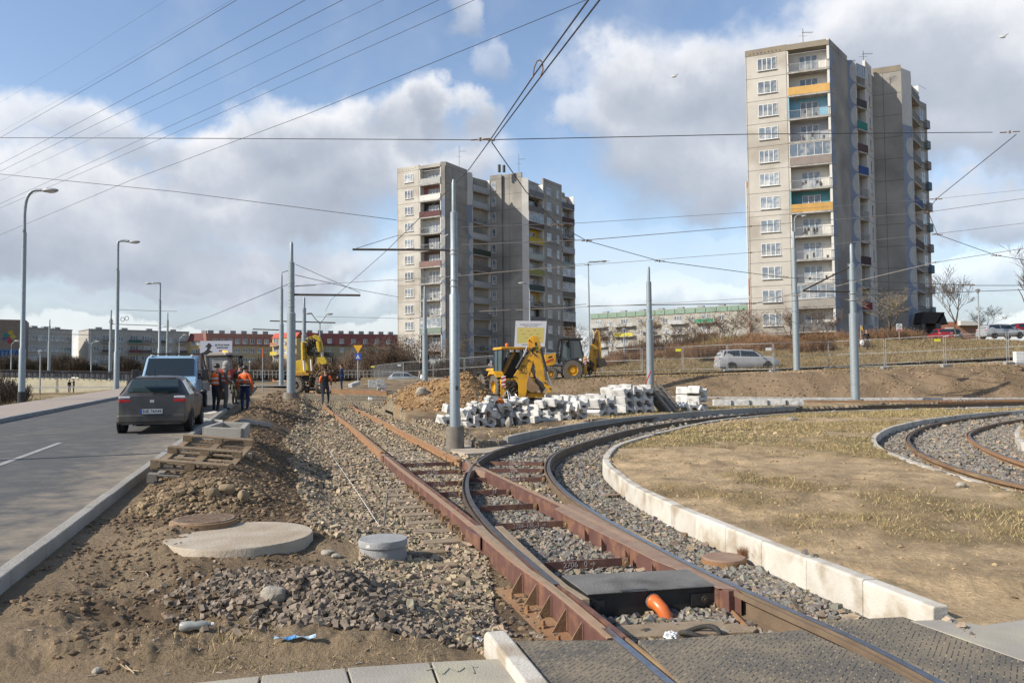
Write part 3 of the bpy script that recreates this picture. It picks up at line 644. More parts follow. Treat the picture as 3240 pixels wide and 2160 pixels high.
def gravel(n, y0, y1, s0, s1, dens_pow, seed):
    X = []; Y = []
    yy = NR.uniform(y0, y1, n); xx = NR.uniform(-.70, .70, n) * y1 * 1.0
    k = vis(xx, yy); xx = xx[k]; yy = yy[k]
    n1 = fbm(xx, yy, .8, 4, 31); n2 = fbm(xx, yy, .25, 4, 41); jx = xx + n1 * .35; jy = yy + n2 * .5; u = xx + .285 * yy
    gl = inpoly(jx, jy, grv_left); tp = inpoly(jx, jy, trackpoly); lo = inpoly(xx, yy, looppoly)
    ed = fbm(xx, yy, 1.5, 3, 77)
    keep = (gl | tp | lo) & ~inpoly(xx, yy, mats_quad) & ~inpoly(xx, yy, box_quad)
    dl = dpath(xx, yy, lp[::8] + [lp[-1], (.85, 4.4)]); dr = dpath(xx, yy, [(v.x, v.y) for v in wR[::8]] + [(wR[-1].x, wR[-1].y)]); dc = dpath(xx, yy, x2(wC1, 8)); dc2 = dpath(xx, yy, x2(wC2, 8))
    dmin = np.minimum(np.minimum(dl, dr), np.minimum(dc, dc2)); keep &= dmin > .082
    keep &= ~slp_mask(xx, yy)
    dk = np.minimum(dpath(xx, yy, kp1), dpath(xx, yy, x2(wC0, 5))); keep &= dk > .09
    keep &= ~((yy < 5.25) & (xx < .2) & (xx > -.35) & (yy - 4.3 > 0) & (np.abs(xx + .02 - (5.06 - yy) * .35) < .13))
    xx, yy, u, tp, lo, n1 = (q[keep] for q in (xx, yy, u, tp, lo, n1))
    m = len(xx); S = NR.uniform(s0, s1, m) * (1 + .5 * (NR.uniform(0, 1, m) > .93)); Z = T(xx, yy) + NR.uniform(-.3, 1.0, m) * S
    grey = (tp & (((yy < 22) & (u > 4.1 + n1 * 1.2)) | (yy < 12.5) | (u > 6))) | lo
    base = np.where(grey[:, None], np.array([.235,.215,.185]), np.array([.375,.295,.195]))
    dusty = NR.uniform(0, 1, (m, 1)); base = np.where((dusty > .72) & grey[:, None], np.array([.34,.265,.18]), base); base = np.where((dusty < .3) & ~grey[:, None], np.array([.27,.22,.16]), base)
    col = base * NR.uniform(.45, 1.12, (m, 1)) * (1 + NR.uniform(-.06, .06, (m, 3)))
    return xx, yy, Z, S, col
parts_ = [gravel(85000, 4.2, 7.2, .015, .030, 1, 1), gravel(190000, 7.0, 13.0, .017, .032, 1, 2), gravel(240000, 12.8, 26.0, .024, .042, 1, 3), gravel(130000, 25.5, 45.0, .04, .065, 1, 4)]
print('stones', [len(q[0]) for q in parts_])
stones('ballast_stones', *[np.concatenate([q[i] for q in parts_]) for i in range(5)], stone_mat)
# heap of loose stones at the bottom left
m = 5000; a = NR.normal(size=(m, 2)); hx = -1.35 + a[:, 0] * .50; hy = 6.1 + a[:, 1] * .33 + (hx + 1.35) * -.25; hs = NR.uniform(.016, .036, m)
hz = T(hx, hy) + np.abs(NR.normal(size=m)) * .035 * np.exp(-a[:, 0] ** 2 / 2 - a[:, 1] ** 2 / 2) + .01
keep = hy > 5.35
stones('stone_heap', hx[keep], hy[keep], hz[keep], hs[keep], (np.array([.25,.20,.15]) * NR.uniform(.45, 1.1, (m, 1)))[keep], stone_mat)
# earth clods
def clods(n, x0, x1, y0, y1, s0, s1, fn, c=C_MUD):
    x, y = NR.uniform(x0, x1, n), NR.uniform(y0, y1, n); k = fn(x, y); x, y = x[k], y[k]; S = s0 + (s1 - s0) * NR.uniform(0, 1, len(x)) ** 3
    return x, y, T(x, y) + S * .15, S, np.array(c) * NR.uniform(.7, 1.6, (len(x), 1))
q = [clods(12000, -6.5, .2, 4.3, 9.5, .005, .035, lambda x, y: vis(x, y) & (x + .285 * y > -2.2) & (fbm(x, y, .8, 4, 31) > -.02) & ~inpoly(x, y, grv_left) & (y > 4.75 + .14 * (x + 2.4))),
     clods(30000, -9, -2, 9, 22, .006, .045, lambda x, y: vis(x, y) & (x + .285 * y > -2.0) & (x + .285 * y < 1.0)),
     clods(2600, -4.9, -3.0, 9.3, 11.2, .008, .06, lambda x, y: ((x + 4.0) / .8) ** 2 + ((y - 10.2) / .75) ** 2 < 1, (.20,.145,.085)),
     clods(9000, -14, -6, 26, 48, .02, .11, lambda x, y: vis(x, y) & (x + .285 * y > -1.8) & (x + .285 * y < 1.2)),
     clods(6000, -7.5, 0, 33, 42, .02, .12, lambda x, y: ((x + 3.4) / 3.2) ** 2 + ((y - 37) / 3.8) ** 2 < 1, (.27,.165,.08)),
     clods(4000, -1.5, 8, 20, 34, .02, .07, lambda x, y: ~inpoly(x, y, trackpoly) & (x + .285 * y > 4) & (y < 24 + x * 1.6), (.3,.22,.12)),
     clods(5000, 1.8, 14, 6, 36, .008, .035, lambda x, y: vis(x, y) & ~inpoly(x, y, trackpoly) & ~inpoly(x, y, looppoly) & (x > 1.9) & (fbm(x, y, .25, 4, 41) > -.04), (.25,.18,.1)),
     clods(3000, 3, 36, 50.2, 57, .03, .11, lambda x, y: vis(x, y), (.22,.155,.095))]
stones('earth_clods', *[np.concatenate([k[i] for k in q]) for i in range(5)], attr_mat('earth clods'), .7, .25, (IV, IF))
# dry grass blades
def grass(name, n, x0, x1, y0, y1, fn, h0, h1, base, yp=1.6):
    x = NR.uniform(x0, x1, n); y = y0 + (y1 - y0) * NR.uniform(0, 1, n) ** yp; k = fn(x, y); x = x[k]; y = y[k]; m = len(x); z = T(x, y) - .004
    h = NR.uniform(h0, h1, m) * (1 + y / 25) * (.65 + 1.1 * sm(-.02, .3, fbm(x, y, 1.6, 3, 61))); a = NR.uniform(0, 2 * PI, m); w = .0022 * (1 + y / 9); ln = NR.uniform(.3, 1.6, m) * h; b = NR.uniform(0, 2 * PI, m)
    p0 = np.stack([x - np.cos(a) * w, y - np.sin(a) * w, z], 1); p1 = np.stack([x + np.cos(a) * w, y + np.sin(a) * w, z], 1)
    p2 = np.stack([x + np.cos(b) * ln, y + np.sin(b) * ln, z + h], 1)
    co = np.stack([p0, p1, p2], 1).reshape(-1, 3); tri = np.arange(m * 3).reshape(-1, 3)
    c = np.array(base) * NR.uniform(.45, 1.2, (m, 1)); gsel = NR.uniform(0, 1, m) < .16; c[gsel] = np.array([.17,.16,.06]) * NR.uniform(.7, 1.3, (gsel.sum(), 1))
    return mesh_np(name, co, tri, attr_mat(name + ' blades'), np.repeat(c, 3, 0))
def isl_fn(x, y):
    b = fbm(x, y, .25, 4, 41) * 1.3 + .5 * fbm(x, y, .8, 4, 31) + .16 * np.exp(-((y - 13.3 - .12 * x) / 2.2) ** 2) + .22 * np.exp(-((y - 6.4) / 1.3) ** 2)
    return vis(x, y) & ~inpoly(x, y, trackpoly) & ~inpoly(x, y, looppoly) & (x > 1.7) & (b < NR.uniform(-.12, .12, len(x)))
grass('dry_grass', 460000, 1.6, 25, 6.2, 38, isl_fn, .012, .045, (.44,.34,.17))
grass('straw', 5000, -2.5, .2, 4.8, 6.4, lambda x, y: fbm(x, y, .9, 3, 91) > .06, .01, .05, (.40,.30,.17), 1)
grass('hill_grass', 90000, -5, 48, 60, 92, lambda x, y: vis(x, y) & (x > 6), .03, .09, (.28,.20,.105), 1)
grass('bank_grass', 16000, 2, 40, 51, 57, lambda x, y: vis(x, y) & (fbm(x, y, .3, 3, 15) > -.03), .02, .07, (.30,.22,.12), 1)
grass('verge_grass', 50000, -30, -12, 22, 75, lambda x, y: (x + .285 * y < -11.9), .03, .12, (.34,.26,.14), 1)
# ---------------------------------------------------------------- roads and paving
def ribbon(name, u0, u1, y0, y1, dz, mat, n=60, k=6, zf=None, sk=.285):
    vs = []; fs = []
    for i in range(n + 1):
        y = y0 + (y1 - y0) * i / n
        for j in range(k + 1):
            x = u0 + (u1 - u0) * j / k - sk * y; vs.append((x, y, (zf or (lambda a, b: float(zroad(np.array(b)))))(x, y) + dz))
    for i in range(n):
        for j in range(k): a = i * (k + 1) + j; fs.append((a, a + 1, a + k + 2, a + k + 1))
    mb = MB(); mb.add(vs, fs); o = mb.build(name, mat); tag(o, kind='structure'); return o
def kerb_dust(m):
    nt = m.node_tree; L = nt.links.new; N = nt.nodes.new; b = nt.nodes['Principled BSDF']; src = b.inputs['Base Color'].links[0].from_socket; g = N('ShaderNodeNewGeometry')
    dt = N('ShaderNodeVectorMath'); dt.operation = 'DOT_PRODUCT'; L(g.outputs['Position'], dt.inputs[0]); dt.inputs[1].default_value = (1, .285, 0)
    mr = N('ShaderNodeMapRange'); mr.inputs[1].default_value = -4.0; mr.inputs[2].default_value = -2.3; L(dt.outputs['Value'], mr.inputs[0])
    n = N('ShaderNodeTexNoise'); n.inputs['Scale'].default_value = 2.2; n.inputs['Detail'].default_value = 9; n.inputs['Roughness'].default_value = .7; L(g.outputs['Position'], n.inputs['Vector'])
    ad = N('ShaderNodeMath'); ad.operation = 'MULTIPLY_ADD'; L(mr.outputs[0], ad.inputs[0]); ad.inputs[1].default_value = .34; L(n.outputs['Fac'], ad.inputs[2])
    m2 = N('ShaderNodeMapRange'); m2.inputs[1].default_value = .60; m2.inputs[2].default_value = .92; m2.inputs[4].default_value = .85; L(ad.outputs[0], m2.inputs[0])
    mx = N('ShaderNodeMix'); mx.data_type = 'RGBA'; L(m2.outputs[0], mx.inputs[0]); L(src, mx.inputs[6]); mx.inputs[7].default_value = (.27, .22, .155, 1); L(mx.outputs[2], b.inputs['Base Color'])
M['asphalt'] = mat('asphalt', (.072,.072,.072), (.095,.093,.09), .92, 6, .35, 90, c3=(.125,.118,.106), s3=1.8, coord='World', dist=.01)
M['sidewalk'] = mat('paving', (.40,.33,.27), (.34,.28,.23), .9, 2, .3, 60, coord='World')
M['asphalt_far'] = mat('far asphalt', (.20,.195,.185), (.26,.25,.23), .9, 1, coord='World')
kerb_dust(M['asphalt'])
ribbon('road', -8.6, -2.36, -2, 63, 0, M['asphalt'])
ribbon('sidewalk', -11.6, -8.74, -2, 63, .12, M['sidewalk'])
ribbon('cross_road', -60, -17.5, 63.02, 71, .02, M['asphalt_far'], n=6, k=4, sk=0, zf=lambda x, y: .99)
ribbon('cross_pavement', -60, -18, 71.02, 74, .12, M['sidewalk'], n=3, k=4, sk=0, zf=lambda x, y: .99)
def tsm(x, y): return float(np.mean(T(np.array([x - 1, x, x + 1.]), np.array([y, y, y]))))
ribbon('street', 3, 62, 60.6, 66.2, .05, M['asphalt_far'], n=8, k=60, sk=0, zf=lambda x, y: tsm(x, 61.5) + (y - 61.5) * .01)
ribbon('pavement', 3, 62, 58.6, 60.45, .12, M['concrete_white'], n=2, k=60, sk=0, zf=lambda x, y: tsm(x, 60.5))
def kerb_run(path, prof, step, name, label, group, mat_, gap=.006):
    """cut a path into kerb stones, each one its own object"""
    pts = [path[0]]; acc = 0; out = []; cur = [path[0]]
    for a, b in zip(path[:-1], path[1:]):
        l = (b - a).length; pos = 0
        while acc + (l - pos) >= step:
            pos += step - acc; q = a + (b - a) * (pos / l); cur.append(q); out.append(cur); cur = [q]; acc = 0
        acc += l - pos; cur.append(b)
    if len(cur) > 1: out.append(cur)
    for c in out:
        if (c[0] - c[-1]).length < .2: continue
        d0 = (c[1] - c[0]).normalized() * gap / 2; d1 = (c[-1] - c[-2]).normalized() * gap / 2
        c = [c[0] + d0] + c[1:-1] + [c[-1] - d1]; c = [c[0]] + [c[len(c) // 2]] + [c[-1]] if len(c) > 2 else c
        dz = random.uniform(-.004, .004); mb = MB(); mb.sweep(c, [(a + random.uniform(-.002, .002), z + dz) for a, z in prof])
        o = mb.build(name, mat_, bevel=.012); tag(o, label, 'kerb stone', group)
    return out
kerb_run([Vector((-2.36 - .285 * y, y, .016 * y)) for y in np.arange(5.6, 62, .5)], [(0, -.3), (0, .03), (.12, .025), (.12, -.3)], 1.0, 'kerb_stone', 'grey kerb stone in the row between the asphalt and the dug up earth', 'kerb stones on the right side of the road', M['concrete'])
kerb_run([Vector((-8.6 - .285 * y, y, .016 * y)) for y in np.arange(21, 62, .5)], [(-.15, -.2), (-.15, .13), (0, .125), (.01, -.2)], 2.0, 'kerb_stone', 'dark faced kerb stone in the row along the left sidewalk', 'kerb stones along the left sidewalk', M['concrete_grey'])
kerb_run([p for p in wK1 if p.x < 24], [(-.01, -.45), (0, .0), (.015, .012), (.125, .012), (.13, -.45)], .75, 'kerb_stone', 'pale upright kerb stone in the curved row round the grass island', 'kerb stones round the grass island', M['concrete_white'])
kerb_run([p for p in wK2 if p.x < 25], [(0, -.40), (0, .012), (.12, .012), (.12, -.40)], 1.0, 'kerb_stone', 'pale kerb stone in the curved row round the right hand track loop', 'kerb stones round the right hand loop', M['concrete_white'])
kerb_run([p for p in wK3 if p.x < 25], [(0, -.40), (0, .012), (.12, .012), (.12, -.40)], .75, 'kerb_stone', 'kerb stone of the small inner island at the right edge of the picture', 'kerb stones of the inner island', M['concrete_white'])
kerb_run(wC0, [(-.14, -.4), (-.14, .012), (0, .012), (.0, -.4)], 1.0, 'kerb_stone', 'grey kerb stone in the curved row behind the curved track', 'kerb stones behind the curved track', M['concrete'])
k4 = [P(1726, 1249, .45), P(1877, 1252, .33), P(2256, 1255.5, .20), P(2545, 1258, .11), P(2900, 1258.8, .05), P(3240, 1259, .0), Vector((36, 49.3, .0))]
k4 = relax(spl(k4, .5), 6)
kerb_run(k4, [(-.15, -.3), (-.15, .02), (0, .02), (0, -.3)], 1.0, 'kerb_stone', 'white kerb stone in the long straight row below the earth bank', 'kerb stones at the foot of the earth bank', M['block_white'])
k5 = [P(3060, 1288, .1), P(3240, 1284, .1), Vector((44, 42.0, .1))]
kerb_run(spl(k5, .5), [(-.12, -.3), (-.12, .0), (0, .0), (0, -.3)], 1.0, 'kerb_stone', 'white kerb stone in the short row behind the right hand loop', 'kerb stones beyond the loop', M['block_white'])
# lane dash
q = [P(-60, 1462, .36), P(190, 1381, .42)]; mb = MB(); d = (q[1] - q[0]); n = Vector((d.y, -d.x, 0)).normalized() * .06
for v in q: v.z = .016 * v.y + .006
mb.quad(q[0] - n, q[0] + n, q[1] + n, q[1] - n); tag(mb.build('road_marking', M['road_white']), kind='structure')
# bottom paving slabs (left) and right hand pavement
def slab(name, px, z, th, mat_, parent=None, bevel=.006):
    pts = [P(a, b, z) for a, b in px]; mb = MB(); mb.prism([p - Vector((0, 0, th)) for p in pts], (0, 0, th)); return mb.build(name, mat_, parent, bevel=bevel)
M['slab'] = mat('paving concrete', (.40,.37,.31), (.33,.30,.25), .9, 2, .3, 70, coord='World', c3=(.45,.41,.30), s3=1.5)
for px in ([(1366,2092),(1612,2080),(1676,2200),(1420,2240)], [(1100,2110),(1358,2093),(1412,2240),(1140,2240)], [(830,2134),(1092,2111),(1132,2240),(800,2260)], [(520,2168),(822,2136),(790,2260),(480,2260)]):
    tag(slab('paving_slab', px, -.045, .08, M['slab']), 'flat concrete paving slab in the row along the bottom edge', 'paving slab', 'paving slabs at the bottom')
M['chalk'] = mat('faded green paint', (.40,.43,.27), (.38,.37,.29), .9, 12, lo=.4, hi=.6)
g0 = [(1345,2118),(1370,2112),(1400,2130),(1420,2110),(1450,2122),(1470,2108),(1500,2128),(1490,2104),(1510,2108)]
mb = MB()
for a, b in zip(g0[:-1], g0[1:]):
    pa, pb = P(a[0], a[1], -.040), P(b[0], b[1], -.040); d = (pb - pa).normalized(); n = Vector((-d.y, d.x, 0)) * .006; mb.quad(pa - n, pa + n, pb + n, pb - n)
tag(mb.build('road_marking', M['chalk']), kind='structure')
tag(slab('pavement', [(2880,1962),(2990,1958),(3110,1976),(3400,1935),(3700,2100),(3700,2400),(3300,2110)], .0, .1, M['slab']), kind='structure')
# short sloping kerb end beside the crossing
pts = [P(1545, 1996, -.12), P(1562, 1984, .02), P(1583, 1983, .02)]
kp = [P(1566, 1984, .02), P(1708, 2160, .02), P(1780, 2250, .02)]
mb = MB(); d = (kp[2] - kp[0]).normalized(); nn = Vector((d.y, -d.x, 0))
pr = lambda p, h: [p - nn * -.075 + Vector((0, 0, -.3)), p + nn * .075 + Vector((0, 0, h)), p - nn * .055 + Vector((0, 0, h)), p - nn * .085 + Vector((0, 0, -.3))]
st = [pr(kp[0] - d * .02, -.05), pr(kp[0] + d * .04, -.01), pr(kp[0] + d * .12, 0), pr(kp[2], 0)]
vs = [v for r_ in st for v in r_]; fs = [(i * 4 + j, i * 4 + (j + 1) % 4, (i + 1) * 4 + (j + 1) % 4, (i + 1) * 4 + j) for i in range(3) for j in range(4)] + [(0, 1, 2, 3), (12, 13, 14, 15)]
mb.add(vs, fs); tag(mb.build('kerb_stone', M['concrete_white'], bevel=.015), 'single broken ended concrete kerb left of the rubber crossing mat', 'kerb stone')
# ---------------------------------------------------------------- rubber crossing panels
def mat_panel():
    m = bpy.data.materials.new('crossing rubber'); m.use_nodes = True; nt = m.node_tree; b = nt.nodes['Principled BSDF']; b.inputs['Roughness'].default_value = .9; L = nt.links.new; N = nt.nodes.new
    ge = N('ShaderNodeNewGeometry'); sd_ = N('ShaderNodeVectorMath'); sd_.operation = 'DOT_PRODUCT'; L(ge.outputs['Position'], sd_.inputs[0]); sd_.inputs[1].default_value = (.835, -.55, 0)
    def lines(sock, per, w, ph=0):
        a = N('ShaderNodeMath'); a.operation = 'MULTIPLY_ADD'; L(sock, a.inputs[0]); a.inputs[1].default_value = 1 / per; a.inputs[2].default_value = 50.0; f = N('ShaderNodeMath'); f.operation = 'FRACT'; L(a.outputs[0], f.inputs[0]); c = N('ShaderNodeMath'); c.operation = 'LESS_THAN'; L(f.outputs[0], c.inputs[0]); c.inputs[1].default_value = w; return c.outputs[0]
    s2_ = N('ShaderNodeVectorMath'); s2_.operation = 'DOT_PRODUCT'; L(ge.outputs['Position'], s2_.inputs[0]); s2_.inputs[1].default_value = (.55, .835, 0)
    n = N('ShaderNodeTexNoise'); n.inputs['Scale'].default_value = 2.5; n.inputs['Detail'].default_value = 8; L(ge.outputs['Position'], n.inputs['Vector'])
    n2 = N('ShaderNodeTexNoise'); n2.inputs['Scale'].default_value = 26; n2.inputs['Detail'].default_value = 4; L(ge.outputs['Position'], n2.inputs['Vector'])
    la_ = lines(sd_.outputs['Value'], .030, .21); lb2 = lines(s2_.outputs['Value'], .05, .93); lf = N('ShaderNodeMath'); lf.operation = 'MULTIPLY'; L(la_, lf.inputs[0]); L(lb2, lf.inputs[1])
    cr = N('ShaderNodeValToRGB'); cr.color_ramp.elements[0].position = .38; cr.color_ramp.elements[1].position = .70; cr.color_ramp.elements[0].color = (.105,.095,.078,1); cr.color_ramp.elements[1].color = (.21,.17,.115,1); L(n.outputs['Fac'], cr.inputs[0])
    mo = N('ShaderNodeMapRange'); mo.inputs[1].default_value = .46; mo.inputs[2].default_value = .62; L(n2.outputs['Fac'], mo.inputs[0])
    cm = N('ShaderNodeMix'); cm.data_type = 'RGBA'; L(mo.outputs[0], cm.inputs[0]); cm.inputs[6].default_value = (.02,.018,.016,1); cm.inputs[7].default_value = (.34,.26,.15,1)
    mx = N('ShaderNodeMix'); mx.data_type = 'RGBA'; L(lf.outputs[0], mx.inputs[0]); L(cr.outputs[0], mx.inputs[6]); L(cm.outputs[2], mx.inputs[7]); L(mx.outputs[2], b.inputs['Base Color'])
    bp = N('ShaderNodeBump'); bp.invert = True; bp.inputs['Strength'].default_value = .6; bp.inputs['Distance'].default_value = .006; L(lf.outputs[0], bp.inputs['Height']); L(bp.outputs[0], b.inputs['Normal'])
    return m
M['mat'] = mat_panel()
tag(slab('crossing_mat', [(1633,2026),(1700,2024),(1968,2023),(2010,2059),(2063,2105),(2130,2180),(1760,2200),(1738,2162)], -.004, .12, M['mat']), 'ribbed dark rubber crossing mat left of the left rail at the bottom edge', 'crossing mat')
tag(slab('crossing_mat', [(2018,2023),(2100,2020),(2279,2008),(2432,1999),(2540,1990),(2640,2034),(2800,2105),(2960,2190),(2230,2230),(2120,2130)], -.003, .12, M['mat']), 'wide ribbed rubber crossing mat between the two rails with dust stains', 'crossing mat')
tag(slab('crossing_mat', [(2622,1969),(2700,1957),(2858,1949),(3194,2062),(3400,2140),(3300,2250),(3080,2200),(2900,2105),(2745,2030)], -.004, .12, M['mat']), 'ribbed rubber crossing mat right of the right rail below the kerb end', 'crossing mat')
# ---------------------------------------------------------------- rails
def prof_rail(s):  # s = side of the groove
    p = [(-.085, -.20), (-.085, -.185), (-.016, -.165), (-.016, -.052), (-.04, -.042), (-.04, 0), (.012, 0), (.014, -.03), (.045, -.03), (.047, -.004), (.065, -.004), (.065, -.045), (.016, -.055), (.016, -.165), (.085, -.185), (.085, -.20)]
    return [(a * s, z) for a, z in p]
def prof_box(s):
    p = [(-.080, -.205), (-.080, -.01), (-.072, 0), (.0, 0), (.0, -.03), (.03, -.03), (.03, 0), (.062, 0), (.062, -.205)]
    return [(a * s, z) for a, z in p]
def head_strip(name, path, a0, a1, mat_, parent, dz=.003):
    mb = MB(); mb.sweep(path, [(a0, -.012), (a0, dz), (a1, dz), (a1, -.012)]); return mb.build(name, mat_, parent)
def rail(label, path, side, body, head, box=False, a=(-.038, .010), dust=None, ballast=True):
    base = path[len(path) // 2].copy(); t = thing('tram_rail', label, 'rail')
    mb = MB(); mb.sweep(path, prof_box(side) if box else prof_rail(side)); mb.build('rail_body', body, t)
    lo, hi = sorted((a[0] * side, a[1] * side)); head_strip('rail_head', path, lo, hi, head, t); return t
def cut(path, y0, y1): return [p for p in path if y0 <= p.y <= y1]
def clips(parent, path, side, step, s0=0, r=.032, mat_=None):
    for p, d in along(path, step, s0):
        n = Vector((d.y, -d.x, 0)) * side; c = p + n * .10 + Vector((0, 0, -.155)); mb = MB()
        ax = (d * .75 + Vector((0, 0, .65))).normalized(); e1 = ax.cross(n).normalized()
        mb.tube([c + (n * math.cos(t) + e1 * math.sin(t)) * r for t in np.linspace(0, 5.6, 11)], .009, 5); mb.build('clip', mat_ or M['dark_steel'], parent)
M['rail_top'] = mat('rusty rail top', (.42,.28,.17), (.34,.21,.12), .6, 5, .1, 40, coord='World')
M['shiny_dull'] = mat('worn rail top', (.18,.17,.17), (.12,.11,.11), .4, 5, metal=.5, coord='World')
Lf = cut(wL, 17.5, 70); Lr = cut(wL, 0, 17.6)
t = rail('long rusty orange left rail of the straight track towards the yellow excavator', Lf, -1, M['rust'], M['rail_top']); clips(t, cut(wL, 14.0, 21.0)[::1], -1, .30)
t = rail('dark red left rail of the track switch with brown gussets', Lr + wTong[1:10], -1, M['red_paint'], M['rail_top'], box=True, a=(-.075, -.004))
# gussets, base flange and bolts on the near left side
lowL = Lr + wTong[1:]; near = [q for q in along(lowL, .01) if q[0].y < 7.3]
def at_y(path, y):
    for a, b in zip(path[:-1], path[1:]):
        if (a.y - y) * (b.y - y) <= 0 and a.y != b.y:
            k = (y - a.y) / (b.y - a.y); return a + (b - a) * k, (b - a).normalized()
    return path[-1], (path[-1] - path[-2]).normalized()
mb = MB(); mb.sweep([p for p in lowL if 4.4 < p.y < 7.2], [(.09, -.200), (.09, -.188), (.30, -.188), (.30, -.200)]); mb.build('base_flange', M['rust'], t)
for y in (6.98, 6.62, 6.29, 5.93, 5.60):
    p, d = at_y(lowL, y); n = Vector((-d.y, d.x, 0)); mb = MB()
    b0 = p - n * .096; mb.prism([b0 + Vector((0, 0, -.02)), b0 + Vector((0, 0, -.187)), b0 - n * .11 + Vector((0, 0, -.187))], d * .012); mb.build('gusset', M['rust_brown'], t)
for y in (6.85, 6.45, 6.05, 5.7, 5.25):
    p, d = at_y(lowL, y); n = Vector((-d.y, d.x, 0)); mb = MB(); c = p - n * .23 + Vector((0, 0, -.188))
    mb.cyl(c, c + Vector((0, 0, .02)), .032, .03, 6); mb.cyl(c + Vector((0, 0, .02)), c + Vector((0, 0, .055)), .015, .015, 8); mb.build('bolt', M['rust'], t)
c = slab('side_box', [(1470,1669),(1498,1659),(1536,1692),(1519,1701)], .002, .13, M['red_paint'], t)
# dusty steel plates on top of the switch, left and right
def px_plate(name, px, z, th, mat_, parent): return slab(name, px, z, th, mat_, parent, bevel=.004)
px_plate('cover_plate', [(1498,1660),(1537,1693),(1610,1752),(1690,1815),(1765,1877),(1800,1906),(1812,1903),(1744,1848),(1672,1792),(1622,1748),(1560,1694),(1528,1661)], .004, .02, M['steel_dust'], t)
t = rail('brown rusted left rail end running out of the switch under the mats', wTong[8:] , -1, M['rust_brown'], M['shiny'], a=(-.040, .010))
Rf = cut(wR, 15.8, 70); Rr = cut(wR, 0, 15.9)
t = rail('long rusty orange right rail of the straight track from the frog to the excavator', Rf, 1, M['rust'], M['rail_top']); clips(t, cut(wR, 14.5, 21.5), 1, .32, r=.036)
t = rail('dark red right rail of the track switch crossing the curved rail at the frog', Rr, 1, M['red_paint'], M['rail_top'], box=True, a=(-.075, -.004))
px_plate('frog_plate', [(1472,1494),(1484,1470),(1470,1460),(1508,1457),(1521,1474),(1540,1494),(1503,1486)], .003, .16, M['red_dusty'], t)
# curved rails
M['rail_dark'] = mat('shaded rail steel', (.075,.055,.04), (.13,.09,.06), .7, 4, .2, 60, coord='World'); M['rail_brown'] = mat('brown rail steel', (.14,.095,.06), (.20,.14,.085), .75, 3, .2, 60, coord='World')  # shade of the camera-facing rail sides is put into both colours
C1 = wC1
t = rail('dark curved rail sweeping from the switch tongue to the far right, outer one', [p for i, p in enumerate(C1)], -1, M['rail_dark'], M['shiny_dull'], a=(-.040, .010))
C2 = wC2
t = rail('inner curved rail with polished head nearest the kerb of the grass island', C2, -1, M['rail_brown'], M['shiny_dull'], a=(-.040, .010))
nearC2 = [p for i, p in enumerate(C2) if p.y < 12.5 and i < 90]; head_strip('polished_strip', nearC2, -.012, .042, M['shiny'], t, .005)
tg = [p for p in C1[:int(len(C1) * .5)] if p.y < 10.5][::1]; head_strip('polished_strip', tg, -.012, .040, M['shiny_dull'], t, .005)
t = thing('guard_beam', 'flat tan steel beam beside the black flange gap of the left switch tongue', 'steel beam')
gp = [(1566,1663),(1590,1662),(1660,1728),(1740,1803),(1800,1852),(1866,1893),(1840,1894),(1778,1853),(1712,1800),(1640,1735)]
px_plate('beam_body', gp, .003, .17, M['steel_dust'], t)
t = thing('switch_casting', 'wide red steel casting with dusty top beside the polished right switch rail', 'switch casting')
cp = [(1751,1607),(1844,1657),(1980,1725),(2070,1772),(2150,1803),(2190,1822),(2268,1858),(2330,1862),(2222,1815),(2120,1762),(2000,1696),(1930,1660),(1870,1623),(1800,1592)]
px_plate('casting_body', cp, -.006, .18, M['red_paint'], t); px_plate('casting_top', [(a + 3, b + .5) for a, b in cp], .002, .007, M['red_dusty'], t)
for (a, b) in ((1850,1668),(1903,1696),(1978,1733),(2062,1776)):
    p = P(a, b, -.01); d = (P(2150,1803,0) - P(1751,1607,0)).normalized(); n = Vector((d.y, -d.x, 0)); mb = MB(); b0 = p - n * -.005
    mb.prism([b0 + Vector((0, 0, -.01)), b0 + Vector((0, 0, -.18)), b0 - n * .10 + Vector((0, 0, -.18))], d * .012); mb.build('gusset', M['red_paint'], t)
px_plate('end_block', [(2279,1857),(2305,1868),(2325,1866),(2345,1876),(2322,1850),(2268,1848)], .0, .17, M['red_paint'], t)
t = thing('side_plate', 'flat tan plate bolted right of the polished switch rail', 'steel plate')
px_plate('plate_body', [(1950,1664),(1985,1668),(2090,1725),(2020,1690)], -.05, .05, M['steel_dust'], t)
mb = MB(); mb.sweep([P(2285, 1908, -.18), P(2365, 1990, -.18)], [(-.006, -.02), (-.006, .03), (.006, .03), (.006, -.02)]); mb.build('edge_strip', M['rust'], t)
rail('rusty brown rail of the right hand loop with sharp curve, outer one', wL1, -1, M['rust_brown'], M['shiny_dull']); o1 = bpy.data.objects[[o.name for o in bpy.data.objects if o.name.startswith('tram_rail')][-1]]
clips(o1, [p for p in wL1[:90]], -1, .42, r=.05, mat_=M['rust_brown']); clips(o1, [p for p in wL1[90:]][:110], 1, .6, r=.05, mat_=M['rust_brown'])
rail('rusty orange rail of the right hand loop with sharp curve, inner one', wL2, -1, M['rust'], M['shiny_dull']); o1 = bpy.data.objects[[o.name for o in bpy.data.objects if o.name.startswith('tram_rail')][-1]]
clips(o1, [p for p in wL2[:60]], -1, .5, r=.05, mat_=M['rust']); clips(o1, [p for p in wL2[60:]][:90], 1, .6, r=.05, mat_=M['rust_brown'])
